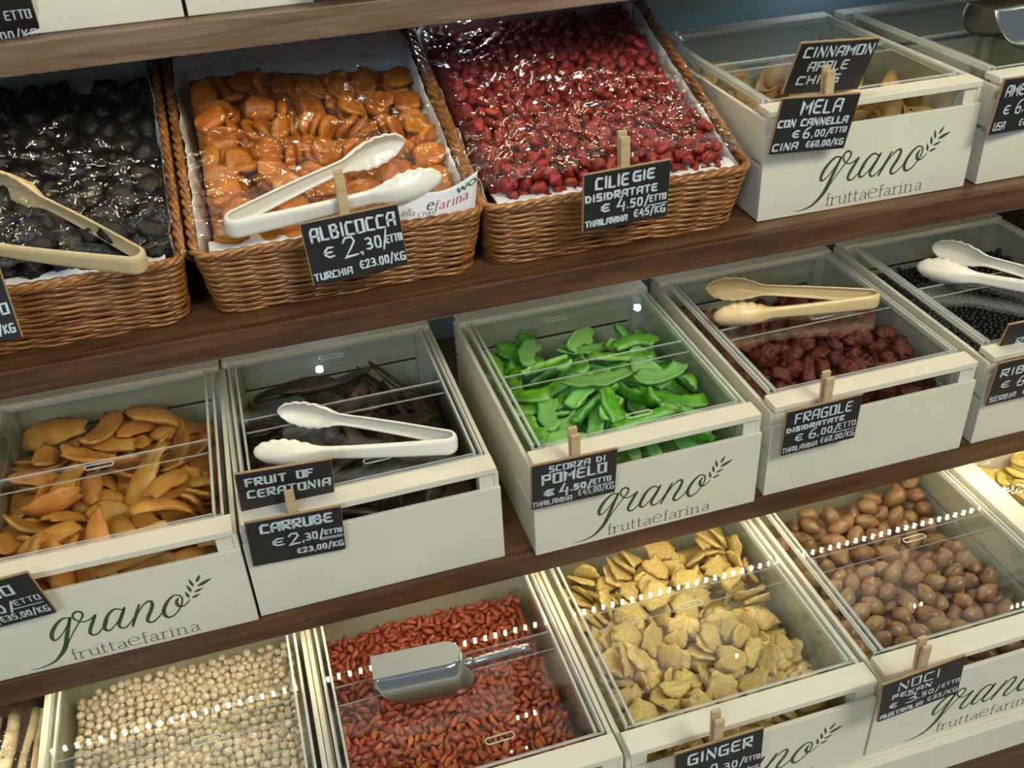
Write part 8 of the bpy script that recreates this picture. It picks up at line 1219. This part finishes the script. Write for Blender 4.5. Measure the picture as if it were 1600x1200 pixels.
# bag at the lower left corner
film(-.62, -.462, -.16, .06, lambda x, y: -.118+.012*math.sin(x*60)-.15*abs(x+.50), .009, 15, 'clear cellophane bag at the lower left corner beside the chickpea crate', 60, 60)
for k, (xa, xb, yo, r) in enumerate(((-.498, -.505, .0, .009), (-.474, -.482, .01, .006), (-.520, -.528, .0, .008), (-.465, -.470, .0, .0045))):
    st = MB().tube([(xa+(xb-xa)*q/9+.003*math.sin(q+k), .08-.026*q, -.142-.0015*abs(q-4)+.004*math.sin(q*.8+k)) for q in range(10)], [r*(1-.04*abs(q-4)) for q in range(10)], 9)
    o = st.build('dried_stalk', M['stalk']); tag(o, 'pale dried stalk in the cellophane bag at the lower left corner', 'stalk', 'stalks in the lower left bag')
bx = empty('bag_tray', (-.62, -.20, SH2+.0002), 0, 'dark tray under the cellophane bag at the lower left corner', 'tray')
g = MB().box(0, .150, 0, .32, .0, .004).box(.146, .150, 0, .32, .004, .10).box(0, .004, 0, .32, .004, .10).box(.004, .146, 0, .004, .004, .10).box(.004, .146, .316, .32, .004, .10); g.build('tray_shell', M['board_black'], bx)
core = MB().box(-.6155, -.4745, -.1955, .115, SH2+.0045, -.158); o = core.build('dried_leaf_mass', FR['carob_pod']); tag(o, 'dark dried leaves below the stalks in the lower left bag', 'dried leaves', kind='stuff')
# stray goji berry stuck behind the scoop
# ---------------------------------------------------------------- price signs and pegs
def sign(key, lines, label, under=()):
    x, y, z, yaw, tilt, roll = SIGNS[key]; t = empty('price_sign', (x, y, z), 0, label, 'price sign')
    t.rotation_euler = (Matrix.Rotation(yaw, 3, 'Z') @ Matrix.Rotation(tilt, 3, 'X') @ Matrix.Rotation(roll, 3, 'Y')).to_euler()
    MB().box(-.0525, .0525, .0004, .0032, -.035, .035).build('board', M['mdf'], t)
    MB().box(-.0515, .0520, -.0002, .0004, -.0350, .0338).build('black_face', M['board_black'], t)
    mb = MB(); pl = lambda u, v: (u-.0525, -.0005, v-.035)
    for i, (s_, a, b, yb, h, w) in enumerate(lines): write(mb, s_, a*.105, b*.105, yb*.07, h*.07, w, pl, 0, seed=i+len(key))
    for a, b, yb in under: mb.add([pl(a*.105, yb*.07), pl(b*.105, yb*.07), pl(b*.105, yb*.07+.0012), pl(a*.105, yb*.07+.0012)], [(0, 1, 2, 3)])
    mb.build('lettering', M['chalk'], t); return t
def peg(x, y, z, h, label, lean=0.0, below=.012):
    """wooden spring peg: two legs, wire spring"""
    t = empty('clothes_peg', (x, y, z), 0, label, 'clothes peg'); t.rotation_euler = (lean, 0, 0)
    for s_ in (0, 1):
        yy = .0008+.0062*s_; l = [(-.0052, yy-.002*s_*0, -below), (.0052, yy, -below), (.0052, yy+.0035*s_, h), (-.0052, yy+.0035*s_, h)]
        vs = [(a, b, c_) for a, b, c_ in l]+[(a, b+.0042, c_) for a, b, c_ in l]
        hh = .004 if s_ else 0
        vs = [(a, b, c_+(hh if c_ > 0 else 0)) for a, b, c_ in vs]
        MB().add(vs, [(0, 1, 2, 3), (7, 6, 5, 4), (0, 4, 5, 1), (1, 5, 6, 2), (2, 6, 7, 3), (3, 7, 4, 0)]).build('leg', M['pin'], t)
    MB().tube([(-.0066+.0132*i/24, .0060+.0018*math.cos(i*1.6), .004+.0018*math.sin(i*1.6)) for i in range(25)], .0005, 5).build('spring', M['spring'], t); return t
EU = '€'
sign('albi', [('ALBICOCCA', .07, .95, .66, .24, .0024), (EU, .17, .28, .37, .19, .0021), ('2', .37, .52, .32, .34, .0020), ('.,', .53, .57, .34, .2, .0020), ('30', .60, .77, .37, .21, .0020), ('/', .77, .84, .36, .24, .0018), ('ETTO', .81, .985, .41, .14, .0017), ('TURCHIA', .02, .42, .05, .13, .0017), (EU+'23.00/KG', .50, .985, .09, .15, .0017)], 'black price sign reading ALBICOCCA on the apricot basket')
sign('cil', [('CILIE', .13, .52, .69, .23, .0027), ('GIE', .56, .82, .72, .20, .0027), ('DISIDRATATE', .02, .86, .49, .15, .0022), (EU, .20, .31, .28, .16, .0023), ('4', .38, .49, .26, .25, .0020), ('.50/', .50, .77, .27, .17, .0020), ('ETTO', .77, .97, .31, .13, .0017), ('THAILANDIA', .02, .52, .05, .13, .0020), (EU+'45/KG', .59, .97, .08, .15, .0018)], 'black price sign reading CILIEGIE DISIDRATATE on the cherry basket', ((.75, .99, .25),))
sign('cinn', [('CINNAMON', .08, .97, .70, .22, .0024), ('APPLE', .20, .72, .43, .20, .0022), ('CHIPS', .12, .68, .17, .19, .0023)], 'upper black sign reading CINNAMON APPLE CHIPS')
sign('mela', [('MELA', .27, .80, .68, .26, .0025), ('CON CANNELLA', .02, .93, .47, .15, .0022), (EU, .24, .34, .27, .15, .0021), ('6', .38, .48, .25, .22, .0020), (',00/', .50, .74, .26, .14, .0017), ('ETTO', .74, .95, .30, .12, .0015), ('CINA', .03, .36, .05, .15, .0020), (EU+'60,00/KG', .46, .96, .07, .13, .0017)], 'lower black price sign reading MELA CON CANNELLA')
sign('pom', [('SCORZA DI', .20, .86, .78, .15, .0018), ('POMELO', .12, .88, .51, .25, .0028), (EU, .14, .27, .24, .17, .0030), ('4', .32, .44, .20, .29, .0024), ('.50/', .45, .72, .25, .16, .0026), ('ETTO', .72, .94, .30, .13, .0018), ('THAILANDIA', .01, .48, .04, .13, .0013), (EU+'45,00/KG', .55, .98, .10, .14, .0012)], 'black price sign reading SCORZA DI POMELO', ((.66, .98, .25),))
sign('frag', [('FRAGOLE', .12, .88, .68, .24, .0022), ('DISIDRATATE', .03, .80, .50, .13, .0022), (EU, .16, .27, .26, .17, .0020), ('6', .34, .45, .25, .25, .0020), (',00/', .46, .74, .27, .17, .0019), ('ETTO', .74, .97, .31, .14, .0012), ('THAILANDIA', .01, .48, .04, .13, .0013), (EU+'60,00/KG', .52, .98, .07, .14, .0013)], 'black price sign reading FRAGOLE DISIDRATATE', ((.66, .98, .25),))
sign('noci', [('NOCI', .20, .70, .68, .24, .0020), ('PEKAN', .14, .62, .50, .13, .0018), (EU, .12, .22, .26, .15, .0020), ('3', .32, .46, .25, .25, .0018), (',50/', .47, .74, .28, .14, .0016), ('ETTO', .76, .98, .33, .12, .0013), ('AUSTRALIA', .02, .55, .04, .13, .0018), (EU+'35/KG', .60, .98, .08, .13, .0014)], 'black price sign reading NOCI PEKAN on the pecan crate')
sign('ging', [('GINGER', .14, .88, .66, .25, .0026), (EU, .12, .22, .26, .17, .0020), ('2', .40, .50, .22, .32, .0020), ('30/', .56, .80, .30, .17, .0018), ('ETTO', .80, .98, .34, .12, .0014), (EU+'23,00/KG', .50, .98, .08, .13, .0015)], 'black price sign reading GINGER at the bottom of the picture')
sign('cera', [('FRUIT', .09, .52, .68, .20, .0026), ('OF', .62, .80, .68, .20, .0026), ('CERATONIA', .09, .97, .40, .20, .0025)], 'upper black sign reading FRUIT OF CERATONIA')
sign('carr', [('CARRUBE', .14, .90, .69, .23, .0030), (EU, .24, .37, .36, .19, .0022), ('2', .41, .54, .33, .28, .0022), (',30/', .55, .79, .36, .19, .0020), ('ETTO', .79, .98, .42, .12, .0018), (EU+'23,00/KG', .48, .985, .10, .14, .0018)], 'lower black price sign reading CARRUBE', ((.75, .985, .36), (.75, .985, .325)))
sign('ribe2', [('RIBES', .08, .72, .64, .20, .0024), (EU, .14, .27, .36, .17, .0020), ('6', .38, .50, .32, .28, .0020), (',00/', .52, .74, .34, .17, .0017), ('ETTO', .74, .97, .38, .13, .0015), ('SERBIA', .03, .42, .06, .14, .0016), (EU+'60/KG', .52, .97, .08, .14, .0016)], 'lower black price sign reading RIBES at the right edge')
sign('ribe1', [('DRIED', .30, .75, .66, .20, .0022), ('RIBES', .22, .78, .38, .20, .0022)], 'upper black sign cropped by the right edge, above the RIBES sign')
sign('am', [('AMERICAN', .08, .95, .66, .22, .0024), (EU, .14, .26, .34, .18, .0020), ('6', .36, .48, .32, .28, .0020), (',00/ETTO', .50, .97, .36, .14, .0017), ('USA', .05, .26, .06, .16, .0016), (EU+'60/KG', .52, .97, .08, .14, .0016)], 'black price sign with USA on it at the top right corner')
sign('mango', [('MANGO', .10, .78, .62, .24, .0026), (EU, .06, .16, .32, .17, .0020), ('3', .20, .30, .28, .26, .0022), (',50/', .34, .70, .28, .20, .0024), ('ETTO', .70, .96, .38, .13, .0013), ('THAILANDIA', .01, .46, .05, .13, .0015), (EU+'35,00/KG', .48, .97, .08, .15, .0016)], 'black price sign on the mango crate, cropped by the left edge', ((.66, .96, .31),))
sign('prune', [('PRUGNE', .10, .85, .66, .22, .0024), (EU+'2,00/ETTO', .10, .97, .34, .17, .0020), ('CALIFORNIA', .01, .46, .05, .12, .0015), (EU+'20,00/KG', .50, .97, .08, .14, .0017)], 'black price sign on the prune basket, cropped by the left edge')
sign('top1', [('UVA', .20, .70, .66, .22, .0024), (EU+'1,80/', .10, .70, .38, .22, .0020), ('ETTO', .72, .96, .42, .16, .0015), (EU+'18,00/KG', .40, .97, .10, .16, .0017)], 'black price sign at the top left corner hanging before the topmost shelf')
sign('top2', [('CINA', .05, .40, .05, .14, .0016), (EU+'28,00/KG', .50, .97, .08, .14, .0015)], 'black price sign of which only the lower edge shows at the top of the picture')
peg(.0055, .1070, .441, .036, 'wooden peg holding the ALBICOCCA sign', -.05)
peg(.3195, .0960, .447, .030, 'wooden peg holding the CILIEGIE sign')
peg(.213, -.0300, .159, .026, 'wooden peg holding the POMELO sign')
peg(.545, -.0225, .150, .030, 'wooden peg holding the FRAGOLE sign')
peg(.531, -.2885, -.037, .030, 'wooden peg holding the NOCI sign')
peg(.2780, -.2930, -.052, .030, 'wooden peg holding the GINGER sign')
peg(.5765, .1080, .487, .026, 'wooden peg between the CINNAMON and MELA signs', -.05)
peg(-.1105, -.0105, .144, .024, 'wooden peg between the CERATONIA and CARRUBE signs', -.05)
